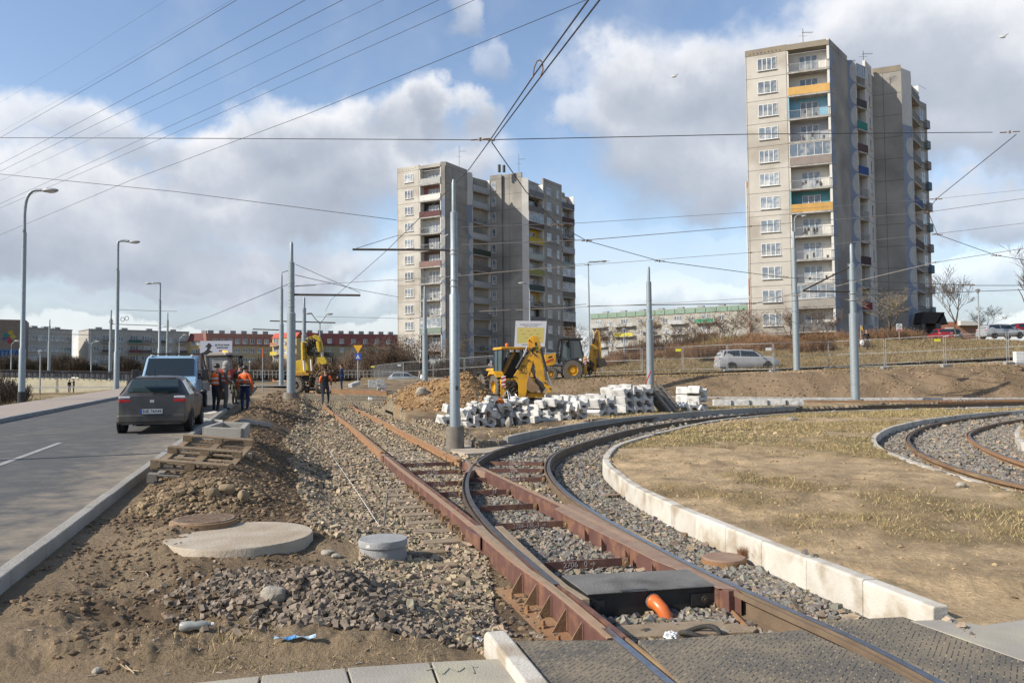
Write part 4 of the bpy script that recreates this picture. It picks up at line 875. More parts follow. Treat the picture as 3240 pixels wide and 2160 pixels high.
# sleepers
for k, p, d in SLP:
    n = Vector((-d.y, d.x, 0)); rz = math.atan2(n.y, n.x); mb = MB()
    if k == 'c':
        mb.box((0, 0, 0), (2.3, .20, .10)); o = mb.build('sleeper', M['concrete'], bevel=.02); o.location = p + n * .70 + Vector((0, 0, -.215)); g_ = ('concrete sleeper end poking out of pale gravel left of the orange rail', 'concrete sleepers of the straight track')
    elif k == 's':
        mb.box((0, 0, 0), (.62, .20, .12)); o = mb.build('sleeper', M['steel_dust'], bevel=.012); o.location = p + n * -.30 + Vector((0, 0, -.200)); g_ = ('dusty steel sleeper end beside the dark red rail with bolted clamp', 'steel sleepers beside the red rail')
        for s_ in (-1, 1):
            mc = MB(); mc.box((.20, .07 * s_, .08), (.05, .05, .05)); mc.cyl((.13, .07 * s_, .06), (.13, .07 * s_, .125), .022, .018, 6); mc.build('clamp', M['rust_brown'], o)
    elif k == 'h':
        mb.box((0, 0, 0), (.34, .14, .14)); o = mb.build('sleeper', M['wood'], bevel=.012); o.location = p + n * -.62 + Vector((0, 0, -.19)); g_ = ('short wooden sleeper end half buried in gravel between the ring and the red rail', 'half buried sleeper ends')
    else:
        mb.box((0, 0, 0), (.66, .20, .13)); o = mb.build('sleeper', M['steel_dust'], bevel=.01); o.location = p + n * -.46 + Vector((0, 0, -.27)); g_ = ('wide flat rusty sleeper end below the brown gussets near the bottom', 'flat steel sleepers near the crossing')
    o.rotation_euler = (0, 0, rz); tag(o, g_[0], 'sleeper', g_[1])
# red tie bars with chalk numbers
M['chalk_white'] = mat('chalk', (.62,.58,.54), (.30,.15,.12), .9, 60, lo=.45, hi=.6)
def tie(p0, p1, txt, label, tx=.5, h=.075):
    a = P(p0[0], p0[1], -.075); b = P(p1[0], p1[1], -.075); t = thing('tie_bar', label, 'tie bar')
    mb = MB(); mb.bar(a - Vector((0, 0, h / 2)), b - Vector((0, 0, h / 2)), .022, h); mb.build('bar_body', M['red_paint'], t)
    d = (b - a).normalized(); nrm = Vector((d.y, -d.x, 0)); L_ = (b - a).length
    mb = MB(); mb.box(b - d * .05 + nrm * .035 - Vector((0, 0, .035)), (.05, .05, .07)); mb.cyl(b - d * .05 + nrm * .06 - Vector((0, 0, .035)), b - d * .05 + nrm * .09 - Vector((0, 0, .035)), .02, .02, 6); mb.build('clamp', M['rust_brown'], t)
    if txt:
        c = a + (b - a) * tx + nrm * .0125 - Vector((0, 0, h / 2)); text_obj('lettering', txt, h * .95, M['chalk_white'], t, c, basis(d, (0, 0, 1)), .0006)
    return t
tie((1263,1466),(1436,1460),'1-2706','red tie bar left of the frog, farthest back',.35); tie((1552,1459),(1722,1461),'2706-10 \u2192','red tie bar chalked 2706-10 right of the frog',.5)
tie((1307,1489),(1462,1485),'4-2706','red tie bar chalked 4-2706 in front of the frog',.4); tie((1548,1481),(1722,1482),'2706','red tie bar chalked 2706 between the first and the 2706-8 bar',.45)
tie((1343,1524),(1462,1520),'3-2706','red tie bar chalked 3-2706 left of the curved rail',.4); tie((1484,1511),(1728,1509),'2706-8 \u2192','red tie bar chalked 2706-8 with an arrow',.62)
tie((1384,1557),(1464,1553),'2706','short red tie bar chalked 2706 nearest in the gap left of the curved rail',.6); tie((1484,1551),(1616,1547),'17','short red tie bar chalked 17 inside the curve',.6)
tie((1520,1600),(1702,1591),None,'plain red tie bar inside the curve without chalk marks'); tie((1572,1656),(1800,1645),'2706-15L-3 \u2192','red tie bar chalked 2706-15L-3 with an arrow',.45)
tie((1727,1778),(1990,1762),'2706   0 \u2192','nearest red tie bar in front of the black switch box',.4)
# switch box with orange pipe
t = thing('switch_box', 'black steel box with dusty grey lid set between the rails', 'switch box')
bx = [(1776,1819),(2176,1800),(2264,1852),(1860,1879)]
slab('box_body', bx, -.006, .26, M['black'], t); M['lid'] = mat('dusty rubber lid', (.145,.14,.13), (.21,.20,.18), .9, 3, .5, 90, c3=(.05,.047,.043), s3=1.4, coord='World')
slab('lid', [(1777,1818.5),(2175,1799.5),(2265,1851.5),(1859,1878.5)], .004, .009, M['lid'], t)
slab('lid_slot', [(1958,1866),(2040,1860),(2052,1864),(1968,1871)], .0055, .002, M['black'], t)
f0 = P(1860, 1879, -.004); f1 = P(2264, 1852, -.004); fd = (f1 - f0).normalized(); fn = Vector((fd.y, -fd.x, 0))
for s_, wd in ((.06, .13), (.905, .22)):
    c = f0 + (f1 - f0) * s_ + fn * .006 - Vector((0, 0, .095)); mb = MB(); mb.box(c, (wd, .012, .09), rz=math.atan2(fd.y, fd.x)); mb.build('bracket', M['black'], t)
    mb = MB(); mb.cyl(c + fn * .006, c + fn * .02, .028, .028, 16); mb.cyl(c + fn * .02, c + fn * .035, .014, .014, 6); mb.build('bolt', M['dark_steel'], t)
t = thing('pipe_elbow', 'bright orange plastic pipe elbow coming out of the black switch box', 'pipe')
c = f0 + (f1 - f0) * .50 - Vector((0, 0, .085)); pts = [c - fn * .02, c + fn * .03, c + fn * .07 + Vector((.01, 0, -.008)), c + fn * .105 + Vector((.03, 0, -.035)), c + fn * .13 + Vector((.05, 0, -.08)), c + fn * .14 + Vector((.06, 0, -.14)), c + fn * .145 + Vector((.064, 0, -.2))]
mb = MB(); mb.tube(pts, .052, 20); mb.build('pipe_body', M['orange_pipe'], t, smooth=True); mb = MB(); mb.tube([pts[1] - fn * .008, pts[1] + fn * .022], .058, 20); mb.build('socket_ring', M['orange_pipe'], t, smooth=True)
mb = MB(); mb.tube([pts[0] + fn * .025, pts[0] + fn * .032], .062, 20); mb.build('seal_ring', M['galv_grey'], t)
# big cross sleeper in front of the box, bag, black ring, leaf
t = slab('sleeper', [(1935,1985),(1962,1976),(2275,1958),(2400,1985),(2385,1996),(2000,2012)], -.15, .12, M['steel_dust']); tag(t, 'broad dusty steel sleeper crossing the pit in front of the switch box', 'sleeper')
mb = MB(); c = P(2215, 2000, -.13); ring = [c + Vector((math.cos(a) * .135, math.sin(a) * .10, .02 * math.sin(a * 2))) for a in np.linspace(0, 2 * PI, 28)]
mb.tube(ring, .018, 8); tag(mb.build('rubber_ring', M['rubber'], smooth=True), 'thin black rubber ring lying at the edge of the middle mat', 'ring')
def crumple(name, c, r, mat_, label, cat, flat=.6, seed=0):
    bm = bmesh.new(); bmesh.ops.create_icosphere(bm, subdivisions=3, radius=r); rr = random.Random(seed)
    for v in bm.verts:
        k = 1 + .28 * math.sin(v.co.x / r * 7 + seed) * math.cos(v.co.y / r * 6.3) + rr.uniform(-.14, .14); v.co *= k; v.co.z *= flat
    me = bpy.data.meshes.new(name); bm.to_mesh(me); bm.free(); me.materials.append(mat_); o = bpy.data.objects.new(name, me); COL.objects.link(o); o.location = c; return tag(o, label, cat)
crumple('plastic_bag', P(2123, 2010, -.10), .045, M['white'], 'crumpled white plastic bag beside the black ring', 'bag', seed=3)
crumple('foil_scrap', P(1762, 1668, -.17), .05, M['white'], 'crumpled pale foil scrap lying on the ballast behind the switch box', 'litter', .35, 5)
# ---------------------------------------------------------------- concrete shaft ring, slab with manhole, plates
t = thing('shaft_ring', 'low grey concrete shaft ring with flat lid and two white stickers', 'concrete ring', P(1212, 1775, -.14))
c0 = P(1212, 1775, -.14); k = FPX / c0.y; rr = 76 / k
mb = MB(); mb.lathe([(rr * .99, -.05), (rr * 1.0, .02), (rr * .93, .155)], (0, .0, 0), 48); mb.build('ring_body', M['concrete_grey'], t, autosm=R(40))
mb = MB(); mb.lathe([(rr * .97, .157), (rr * 1.0, .165), (rr * 1.0, .215), (rr * .975, .228)], (0, 0, 0), 48); mb.build('lid', M['concrete_grey'], t, autosm=R(40))
def sticker(par, ang, z, w, h, r_, label=None):
    mb = MB(); n = 5
    vs = []; 
    for i in range(n + 1):
        a = ang + (i / n - .5) * w / r_
        for zz in (z - h / 2, z + h / 2): vs.append((math.cos(a) * r_, math.sin(a) * r_, zz))
    mb.add(vs, [(2 * i, 2 * i + 2, 2 * i + 3, 2 * i + 1) for i in range(n)]); o = mb.build('sticker', M['sticker'], par); return o
M['sticker'] = mat('printed sticker', (.72,.72,.70), (.35,.35,.35), .5, 70, lo=.55, hi=.6)
sticker(t, R(-118), .192, .045, .03, rr * 1.004); sticker(t, R(-91), .045, .058, .034, rr * 1.0)
t = thing('shaft_cover_slab', 'large round pale concrete cover slab half sunk in earth behind the shaft ring', 'concrete slab', P(800, 1700, .0))
M['dusty_conc'] = mat('dusty concrete', (.50,.43,.33), (.36,.28,.19), .9, 3, .4, 40, lo=.35, hi=.7)
c = P(760, 1690, .10); rr = 222 * c.y / FPX; t.location = (c.x, c.y, 0); mb = MB(); mb.lathe([(rr, -.12), (rr, .085), (rr * .985, .10)], (0, 0, 0), 64); mb.build('slab_body', M['dusty_conc'], t, autosm=R(40))
mh = P(645, 1645, .15); q = mh - t.location; q.z = 0
mb = MB(); mb.lathe([(.35, .10), (.345, .155), (.33, .16)], q, 48); mb.build('manhole_frame', M['rust_brown'], t, autosm=R(40))
mb = MB(); mb.lathe([(.32, .158), (.315, .172)], q, 48)
for i in range(-7, 8):
    for j in range(-7, 8):
        if math.hypot(i, j) < 6.6: mb.box(q + Vector((i * .043, j * .043, .174)), (.024, .024, .008), rz=.3)
mb.build('manhole_lid', M['manhole'], t)
tag(slab('earth_crumb', [(560,1668),(700,1672),(690,1690),(600,1694)], .135, .05, M['dusty_conc'], t))
t = thing('manhole_cover', 'flat reddish disc cover lying in grey ballast beside the pale kerb', 'manhole cover', P(2290, 1766, -.13))
mb = MB(); r_ = 66 * t.location.y / FPX; mb.lathe([(r_, -.04), (r_, .012), (r_ * .96, .02)], (0, 0, 0), 40); mb.build('cover_disc', M['red_dusty'], t, autosm=R(40)); mb = MB(); mb.lathe([(r_ * 1.04, -.06), (r_ * 1.05, .0), (r_ * 1.0, .0)], (0, 0, 0), 40); mb.build('cover_rim', M['rust'], t)
t = slab('steel_plate', [(1909,1562),(1962,1560),(1965,1563),(1912,1567)], -.12, .01, M['red_dusty']); tag(t, 'thin rusty plate sticking out of ballast beside the curved pale kerb', 'steel plate')
# red grass tufts by the kerb
def tuft(loc, n, h, mat_, label):
    mb = MB()
    for i in range(n):
        a = random.uniform(0, 2 * PI); l = random.uniform(.4, 1) * h; s = Vector((random.gauss(0, .02), random.gauss(0, .02), 0)); e = s + Vector((math.cos(a) * l * .6, math.sin(a) * l * .6, l))
        mb.add([s, s + Vector((.003, 0, 0)), e], [(0, 1, 2)])
    o = mb.build('grass_tuft', mat_); o.location = loc; tag(o, label, 'grass tuft')
M['red_grass'] = mat('reddish straw', (.28,.12,.06), (.38,.22,.11), .9, 20)
tuft(P(2352, 1758, -.13), 260, .13, M['red_grass'], 'reddish tuft of dry grass left one of two against the pale kerb'); tuft(P(2405, 1768, -.13), 160, .15, M['red_grass'], 'reddish tuft of dry grass right one of two against the pale kerb')
# pedestal slab and shaft round the main pole
t = slab('concrete_pad', [(1428,1400),(1470,1393),(1540,1388),(1606,1396),(1640,1405),(1600,1420),(1540,1431),(1470,1434),(1426,1424)], -.09, .2, M['dusty_conc']); tag(t, 'rough broken concrete pad at the foot of the nearest grey pole', 'concrete pad')
c = P(1545, 1392, .0); mb = MB(); mb.lathe([(.62, -.1), (.60, .02), (.5, .035)], c, 40); tag(mb.build('shaft_cover', M['concrete_dark'], autosm=R(40)), 'dark round shaft cover on the concrete pad beside the nearest pole', 'shaft cover')
# concrete frame, pallets, boulders, litter
t = thing('shaft_surround', 'rectangular pale concrete frame on the rubble bank behind the pallet', 'concrete frame'); fr = [(652,1344),(700,1336),(783,1338),(772,1366),(650,1372)]
a0, b0, c0_, d0 = A(650, 1352, 14.2), A(700, 1336, 15.6), A(783, 1338, 15.6), A(766, 1356, 14.2)
mb = MB()
for s_, e_ in ((a0, b0), (b0, c0_), (c0_, d0), (d0, a0)): mb.bar(Vector(s_) - Vector((0, 0, .1)), Vector(e_) - Vector((0, 0, .1)), .1, .22)
mb.build('frame_side', M['concrete'], t, bevel=.01)
def pallet_at(o00, ex, ey, label, mat_, w=1.2, l=1.0, group=None):
    """o00 corner, ex/ey unit vectors, boards run along ex; returned thing has boards, stringers and blocks"""
    ex = Vector(ex).normalized(); ey = (Vector(ey) - ex * Vector(ey).dot(ex)).normalized(); ez = ex.cross(ey); t = thing('pallet', label, 'pallet', o00, 0, group)
    Mx = Matrix((ex, ey, ez)).transposed()
    def bx(mb, c, d): mb.box(Mx @ Vector(c), d, M=Mx)
    for i, yy in enumerate((.05, l / 2, l - .05)):
        mb = MB(); bx(mb, (w / 2, yy, .011), (w, .10, .022)); mb.build('bottom_board', mat_, t)
    for i, yy in enumerate((.05, l / 2, l - .05)):
        for xx in (.07, w / 2, w - .07): mb = MB(); bx(mb, (xx, yy, .062), (.14, .10, .078)); mb.build('block', mat_, t)
    for xx in (.05, w / 2, w - .05): mb = MB(); bx(mb, (xx, l / 2, .112), (.10, l, .022)); mb.build('stringer', mat_, t)
    for k_ in range(6): mb = MB(); bx(mb, (w / 2, .06 + k_ * (l - .12) / 5, .134), (w, .10, .02)); mb.build('deck_board', mat_, t)
    return t
# upside-down pallet on the earth heap: skids up, deck down
p00 = A(475, 1478, 11.6); p10 = A(722, 1496, 11.7); p01 = A(536, 1392, 13.0); p11 = A(757, 1400, 13.0)
ex = (p10 - p00); ey = (p01 - p00)
ez = ex.normalized().cross(ey.normalized())
pallet_at(A(722, 1483, 11.7) + ez * .05, p00 - p10, ey, 'upturned wooden pallet lying on the rubble heap with its blocks up', M['wood'], ex.length, ey.length + .05)
pallet_at(A(722, 1497, 11.7) - ez * .10 , p00 - p10, ey, 'lower grey weathered pallet under the upturned one', M['wood_grey'], ex.length + .04, ey.length)
def boulder(px, py, r, label, mat_, z=None, Y=None, sc=(1, .8, .7), seed=0, cat='stone'):
    c = PT(px, py) if z is None else P(px, py, z); bm = bmesh.new(); bmesh.ops.create_icosphere(bm, subdivisions=3, radius=r); rr = random.Random(seed)
    ns = [Vector((rr.gauss(0, 1), rr.gauss(0, 1), rr.gauss(0, 1))).normalized() for _ in range(16)]
    for v in bm.verts:
        for n in ns:
            dd = v.co.dot(n); lim = r * .74
            if dd > lim: v.co -= n * (dd - lim) * .85
        v.co = Vector((v.co.x * sc[0], v.co.y * sc[1], v.co.z * sc[2]))
    me = bpy.data.meshes.new('stone'); bm.to_mesh(me); bm.free(); me.materials.append(mat_); o = bpy.data.objects.new('boulder' if r > .1 else 'stone', me); COL.objects.link(o); o.location = c + Vector((0, 0, r * sc[2] * .5)); tag(o, label, cat)
M['rock'] = mat('rock', (.42,.38,.31), (.28,.25,.20), .9, 8, .6, 30); M['rock_tan'] = mat('earthy rock', (.33,.25,.15), (.24,.175,.105), .95, 7, .6, 25)
boulder(868, 1895, .085, 'white and tan lump of broken concrete beside the gravel heap', M['rock'], seed=1, sc=(1.2, .9, .85))
boulder(668, 1568, .10, 'round tan earth lump left of two in the clod heap below the pallet', M['rock_tan'], seed=2); boulder(718, 1558, .12, 'bigger tan earth lump right of two in the clod heap below the pallet', M['rock_tan'], seed=3)
boulder(770, 1585, .09, 'pointed clay lump just behind the iron manhole', M['rock_tan'], seed=4, sc=(.9, .8, 1.2)); boulder(1038, 1754, .055, 'pale stone left of two beside the concrete ring', M['rock'], seed=5, sc=(1.4, .9, .7))
boulder(1064, 1764, .05, 'pale stone nearest the concrete ring, right of two', M['rock'], seed=6); boulder(1335, 1247, .32, 'pale rock resting on the brown earth pile', M['rock'], seed=7, z=1.05 if False else None)
boulder(308, 2127, .035, 'small round stone at the bottom left beside the dry stalks', M['rock'], seed=8); boulder(1609, 1349, .14, 'pointed pale stone in front of the block stacks', M['rock'], seed=9, sc=(.8, .7, 1.4))
boulder(3041, 1541, .085, 'pale stone on the sandy grass beside the loop kerb', M['rock'], seed=10); boulder(2506, 1331, .16, 'pale brick like stone on the far grass of the island', M['rock'], seed=11, sc=(1.5, .6, .6))
boulder(300, 2085, .02, 'tiny pebble left of the litter', M['rock'], seed=12) if False else None
# broken slabs near the workers
for i, (a, b, w_, h_, lb) in enumerate(((664,1330,38,16,'pale broken slab piled nearest the road kerb'),(655,1312,34,12,'flat broken slab behind the pale slab pile'),(810,1335,60,20,'grey broken slab tilted on the bank behind the concrete frame'))):
    c = PT(a, b + h_ / 2); k = c.y / FPX; mb = MB(); mb.box((0, 0, .06), (w_ * k * 2, .35, .12)); o = mb.build('broken_slab', [M['concrete_white'], M['concrete_white'], M['concrete_grey']][i], bevel=.02); o.location = c; o.rotation_euler = (.1, .15 * (-1) ** i, .5 * i + .3); tag(o, lb, 'broken slab')
def litter(px, py, w_, l_, mat_, label, name='paper_scrap', rz=0, cat='litter', th=.004, up=.008):
    c = PT(px, py); n = 6; vs = []; fs = []
    for i in range(n + 1):
        for j in range(3): vs.append(((i / n - .5) * w_, (j / 2 - .5) * l_, up + .012 * math.sin(i * 2.1 + j) * (w_ > .05)))
    for i in range(n):
        for j in range(2): a = i * 3 + j; fs.append((a, a + 3, a + 4, a + 1))
    mb = MB(); mb.add(vs, fs); o = mb.build(name, mat_); o.location = c; o.rotation_euler = (0, 0, rz); s_ = o.modifiers.new('thick', 'SOLIDIFY'); s_.thickness = th; tag(o, label, cat); return o
M['blue_label'] = mat('printed blue film', (.06,.25,.52), (.55,.66,.72), .3, 22, lo=.45, hi=.55)
litter(934, 2026, .26, .035, M['blue_label'], 'long crumpled blue and white bottle label on the dirt', 'bottle_label', .12, up=.02)
litter(1512, 2034, .09, .04, M['white'], 'white paper scrap beside the broken kerb end', rz=-.5, up=.03); litter(2116, 1671, .06, .04, M['white'], 'white scrap on the ballast against the pale kerb', rz=.3, up=.03)
litter(1172, 1615, .10, .05, M['red'], 'dark red rag beside the survey string', 'rag', .4, up=.02)
t = thing('plastic_bottle', 'crushed clear plastic bottle lying on the dirt', 'bottle', PT(618, 1992)); M['pet'] = mat('dusty clear plastic', (.42,.43,.38), (.30,.30,.26), .25, 20)
mb = MB(); ax = Matrix.Rotation(R(90), 3, 'Y') ; ax = Matrix.Rotation(.25, 3, 'Z') @ ax; mb.lathe([(.02, -.1), (.032, -.09), (.034, -.03), (.026, 0), (.033, .04), (.02, .075), (.011, .09), (.011, .105)], (0, 0, .03), 16, ax); mb.build('bottle_body', M['pet'], t, smooth=True)
mb = MB(); mb.lathe([(.013, .1), (.013, .118)], (0, 0, .03), 12, ax); mb.build('cap', M['white'], t)
def stalk(pts, label, r=.004):
    c = PT(*pts[0]); w_ = [PT(*q) - c + Vector((0, 0, .012)) for q in pts]; mb = MB(); mb.tube(spl(w_, .02), r, 5); o = mb.build('dry_stalk', M['straw']); o.location = c; tag(o, label, 'dry stalk')
M['straw'] = mat('straw', (.52,.42,.27), (.40,.30,.18), .9, 10)
stalk([(370,2085),(400,2112),(425,2135)], 'dry stalk leaning left of the pair at the bottom left'); stalk([(380,2105),(405,2122),(440,2128)], 'dry stalk crossing the leaning one at the bottom left')
stalk([(410,1810),(455,1813),(468,1828),(440,1850)], 'curved dry stalk on the dark mud')
cx, cy = NR.uniform(-4.3, -.6, 230), NR.uniform(4.75, 7.0, 230); kk = (cx + .285 * cy > -1.9) & vis(cx, cy); cx, cy = cx[kk], cy[kk]; cz = T(cx, cy) + .006; mb = MB()
for a, b, c in zip(cx, cy, cz): mb.box((a, b, c), (.035 * random.random() + .008, .007, .006), rz=random.uniform(0, 3))
o = mb.build('litter_crumbs', mat('crumbs', (.55,.50,.42), (.38,.22,.12), .8, 9, coord='World')); tag(o, kind='stuff')
# survey string with rods
t = thing('survey_rod', 'thin leaning steel rod just behind the concrete ring', 'rod'); mb = MB(); mb.tube([P(1212, 1685, -.2), A(1227, 1555, 9.0)], .010, 6); mb.build('rod_body', M['galv_grey'], t)
t = thing('survey_rod', 'thin upright rod far along the white string near the bank', 'rod'); b0 = PT(1015, 1410); mb = MB(); mb.tube([b0 - Vector((0, 0, .2)), A(1021, 1316, b0.y)], .012, 6); mb.build('rod_body', M['rust_brown'], t)
mb = MB(); mb.tube([P(1206, 1672, -.1), P(1120, 1540, -.12), P(1060, 1455, -.12), P(1040, 1420, -.1)], .004, 5); tag(mb.build('string', M['white']), 'thin white survey string stretched over the gravel', 'string')
# row of precast blocks and stored rails near the far kerb
for i in range(5):
    a, b = 2258 + i * 57.5, 2258 + (i + 1) * 57.5; p, q = P(a + 1, 1285 - i * .3, .02), P(b - 1, 1285 - i * .3, .02); d = q - p; mb = MB()
    mb.prism([p, p + Vector((0, .32, 0)), p + Vector((0, .30, .34)), p + Vector((0, .02, .36))], d); tag(mb.build('precast_block', M['block_white'], bevel=.02), 'white precast block in the row lying in front of the far kerb', 'concrete block', 'white blocks laid in a row')
for i in range(5):
    y_ = 43.0 + i * .6; p0 = Vector((A(2545 + (0, 10, 0, 30, 5)[i], 1275, y_).x, y_, -.12)); p1 = Vector((p0.x + 24, y_ + .1 * i, -.12)); mb = MB(); mb.sweep([p0, p1], [(-.09, 0), (-.09, .02), (-.02, .04), (-.02, .14), (-.05, .15), (-.05, .19), (.05, .19), (.05, .15), (.02, .14), (.02, .04), (.09, .02), (.09, 0)])
    tag(mb.build('stored_rail', M['rust']), 'long rusty spare rail lying beside others in front of the far kerb', 'rail', 'spare rails lying in front of the far kerb')
# ---------------------------------------------------------------- poles, lamps
def zt(x, y): return T1(x, y)
def pole(px, base_y, top_y, Y, label, r=.19, collar=True, arms=(), steps=((.0,1.0),(.55,.72),(.88,.42)), base_z=None, mat_=None, group=None):
    """stepped tubular catenary pole; px positions in photo pixels"""
    b = A(px, base_y, Y); top = A(px, top_y, Y); H = top.z - b.z; t = thing('tram_pole', label, 'pole', b, 0, group); mat_ = mat_ or M['galv']
    tilt = (A(px, top_y, Y).x - b.x) * .0
    mb = MB(); mb.lathe([(r, 0), (r * .97, H * .55), (r * .72, H * .556), (r * .70, H * .87), (r * .42, H * .875), (r * .40, H * .985), (r * .2, H)], (0, 0, 0), 24); mb.build('pole_shaft', mat_, t, autosm=R(40))
    if collar: mb = MB(); mb.lathe([(r * 1.75, -.55), (r * 1.75, .42 * r / .19 - .06), (r * 1.65, .42 * r / .19)], (0, 0, 0), 28); mb.build('concrete_foot', M['concrete_dark'], t, autosm=R(40))
    return t, b, H, r
def lp_(t, v): return Vector(v) - t.location
def bracket(t, pa, pb, r=.035, name='arm', mat_=None):
    mb = MB(); mb.tube([lp_(t, pa), lp_(t, pb)], r, 8); return mb.build(name, mat_ or M['dark_steel'], t)
def bands(t, H, r, zs):
    for z in zs: mb = MB(); mb.lathe([(r * .80, z - .02), (r * .82, z), (r * .80, z + .02)], (0, 0, 0), 20); mb.build('band', M['galv_grey'], t)
YA = 19.7; t, b, H, r = pole(1440, 1385, 568, YA, 'nearest and tallest grey steel tram pole in a concrete foot', .128); PA = t
bracket(t, A(1116, 789, YA + .2), A(1424, 791, YA), .028); bands(t, H, .128, [2.9, 3.05, 3.35, 3.45, 3.52, 3.75, 3.9, 4.55, 4.65])
mb = MB(); mb.box(lp_(t, A(1446, 1227, YA - .135)), (.06, .01, .1)); mb.build('plate_tag', M['black'], t); bracket(t, A(1418, 741, YA + .1), A(1400, 752, YA), .012, 'insulator', M['white'])
bracket(t, A(1440, 868, YA), A(1456, 866, YA), .012, 'insulator', M['white'])
YB = 43.5; t, b, H, r = pole(921, 1271, 765, YB, 'grey tram pole with concrete foot beside the white tagged bank and excavator', .235); bracket(t, A(930, 932, YB), A(1140, 934, YB), .06); bracket(t, A(930, 906, YB), A(1000, 902, YB), .02, 'stay', M['wire_light'])
bands(t, H, .235, [5.2, 5.6, 6.0, 6.5]); t['label'] = 'grey tram pole with concrete foot left of the walking worker'
YC = 70; t, b, H, r = pole(890, 1218, 868, YC, 'slender tram pole with a left pointing arm behind the workers', .20, False); bracket(t, A(800, 1041, YC), A(889, 1044, YC), .05)
mb = MB(); mb.tube([lp_(t, A(890, 868, YC)), lp_(t, A(892, 862, YC)), lp_(t, A(905, 857, YC)), lp_(t, A(912, 856, YC))], .05, 6); mb.build('top_bend', M['galv'], t)
YD = 72; t, b, H, r = pole(962, 1205, 940, YD, 'tram pole with a long double arm behind the yellow excavator', .24, False); bracket(t, A(854, 1015, YD), A(1061, 1021, YD), .055)
YE = 58; t, b, H, r = pole(1345, 1208, 905, YE, 'grey tram pole in front of the left tower block', .20, False)
YF = 52; t, b, H, r = pole(2058, 1221, 843, YF, 'grey tram pole rising behind the leaning pallets', .24, False); bands(t, H, .24, [3.2, 4.0, 5.6])
YG = 57; t, b, H, r = pole(2521, 1171, 732, YG, 'grey pole with small street lamp in front of the right tower block', .235, False)
mb = MB(); mb.tube(spl([lp_(t, A(2516, 735, YG)), lp_(t, A(2514, 695, YG)), lp_(t, A(2522, 682, YG)), lp_(t, A(2536, 681, YG))], .1), .05, 8); mb.build('lamp_arm', M['galv'], t); mb = MB(); mb.sphere(lp_(t, A(2545, 684, YG)), .22, 10, (1, .6, .45)); mb.build('lamp_head', M['galv_grey'], t, smooth=True)
YH = 47.5; t, b, H, r = pole(2707, 1268, 771, YH, 'grey tram pole with triangular bracket standing on the spare rails', .255, False); bracket(t, A(2541, 921, YH), A(2705, 923, YH), .05); bracket(t, A(2541, 919, YH), A(2704, 836, YH), .05, 'stay')
mb = MB(); mb.lathe([(.46, -.3), (.46, .06), (.42, .1)], (0, 0, 0), 24); mb.build('concrete_foot', M['concrete_dark'], t, autosm=R(40)); bands(t, H, .30, [4.0, 6.0, 6.4])
for px, by, ty, Y, lb in ((155, 1172, 1010, 150, 'thin distant tram pole in front of the left grey block'), (349, 1203, 980, 118, 'distant grey tram pole with wire coils beside the second street lamp'), (529, 1180, 988, 150, 'distant grey tram pole right of the third street lamp')):
    t, b, H, r = pole(px, by, ty, Y, lb, .26, False); bracket(t, A(px, ty + 45, Y), A(px + 150 if px < 400 else px - 30, ty + 50, Y), .05)
    if px == 349:
        for i, (cx, cy) in enumerate(((352, 1018), (388, 1010), (401, 1007))):
            mb = MB(); c = lp_(t, A(cx, cy, Y)); mb.tube([c + Vector((math.cos(a) * .28, 0, math.sin(a) * .32)) for a in np.linspace(0, 6.28, 14)], .04, 5); mb.build('wire_coil', M['dark_steel'], t)
def street_lamp(px, base_y, top_y, Y, head, label, r=.085, curve=True, heads=1, base=None):
    b = A(px, base_y, Y); top = A(px, top_y, Y); H = top.z - b.z; t = thing('street_lamp', label, 'street lamp', b)
    mb = MB(); mb.lathe([(r * 1.25, 0), (r * 1.2, H * .25), (r * .9, H * .26), (r * .8, H * .8)], (0, 0, 0), 16); mb.build('pole_shaft', M['galv'], t, autosm=R(40))
    for hx, hy in head:
        e = lp_(t, A(hx, hy, Y)); s0 = Vector((0, 0, H * .8)); dx = e.x
        pts = [s0, Vector((0, 0, H * .90)), Vector((dx * .12, 0, H * .965)), Vector((dx * .40, 0, H * .995)), Vector((dx * .72, 0, (e.z + H) / 2)), e] if curve else [s0, Vector((0, 0, H * .975)), Vector((dx * .08, 0, H * .998)), Vector((dx * .6, 0, H)), e]
        mb = MB(); mb.tube(spl(pts, .15), r * .6, 8); mb.build('lamp_arm', M['galv'], t, smooth=True)
        sg = 1 if dx > 0 else -1; mb = MB(); mb.sphere(e + Vector((sg * .30, 0, -.01)), .42, 14, (1, .42, .26)); mb.build('lamp_head', M['galv_grey'], t, smooth=True)
        mb = MB(); mb.sphere(e + Vector((sg * .36, 0, -.06)), .28, 12, (1, .5, .3)); mb.build('lamp_glass', M['lamp_clear'], t, smooth=True)
    if base: mb = MB(); mb.lathe([(r * 1.5, 0), (r * 1.5, base)], (0, 0, 0), 16); mb.build('black_foot', M['black'], t)
    return t
street_lamp(68, 1276, 602, 37.5, [(138, 602)], 'tall curved street lamp at the left edge, nearest of the row', .12, base=.55)
street_lamp(368, 1233, 762, 56, [(412, 765)], 'tall street lamp with short arm, second from the left', .15, curve=False)
street_lamp(504, 1175, 895, 86, [(480, 896)], 'street lamp with left pointing head, third from the left', .16, curve=False)
street_lamp(1012, 1180, 1012, 90, [(985, 991), (1034, 993)], 'distant double headed street lamp above the excavator', .10)
street_lamp(1866, 1165, 828, 85, [(1900, 826)], 'tall thin street lamp with right pointing head between the towers', .10, curve=False)
street_lamp(1388 * 0 + 1678, 1130, 905, 80, [(1662, 895)], 'thin street lamp with left head in front of the information board', .09)
street_lamp(35, 1170, 1085, 110, [(48, 1078)], 'small distant street lamp before the building with the mural', .07)
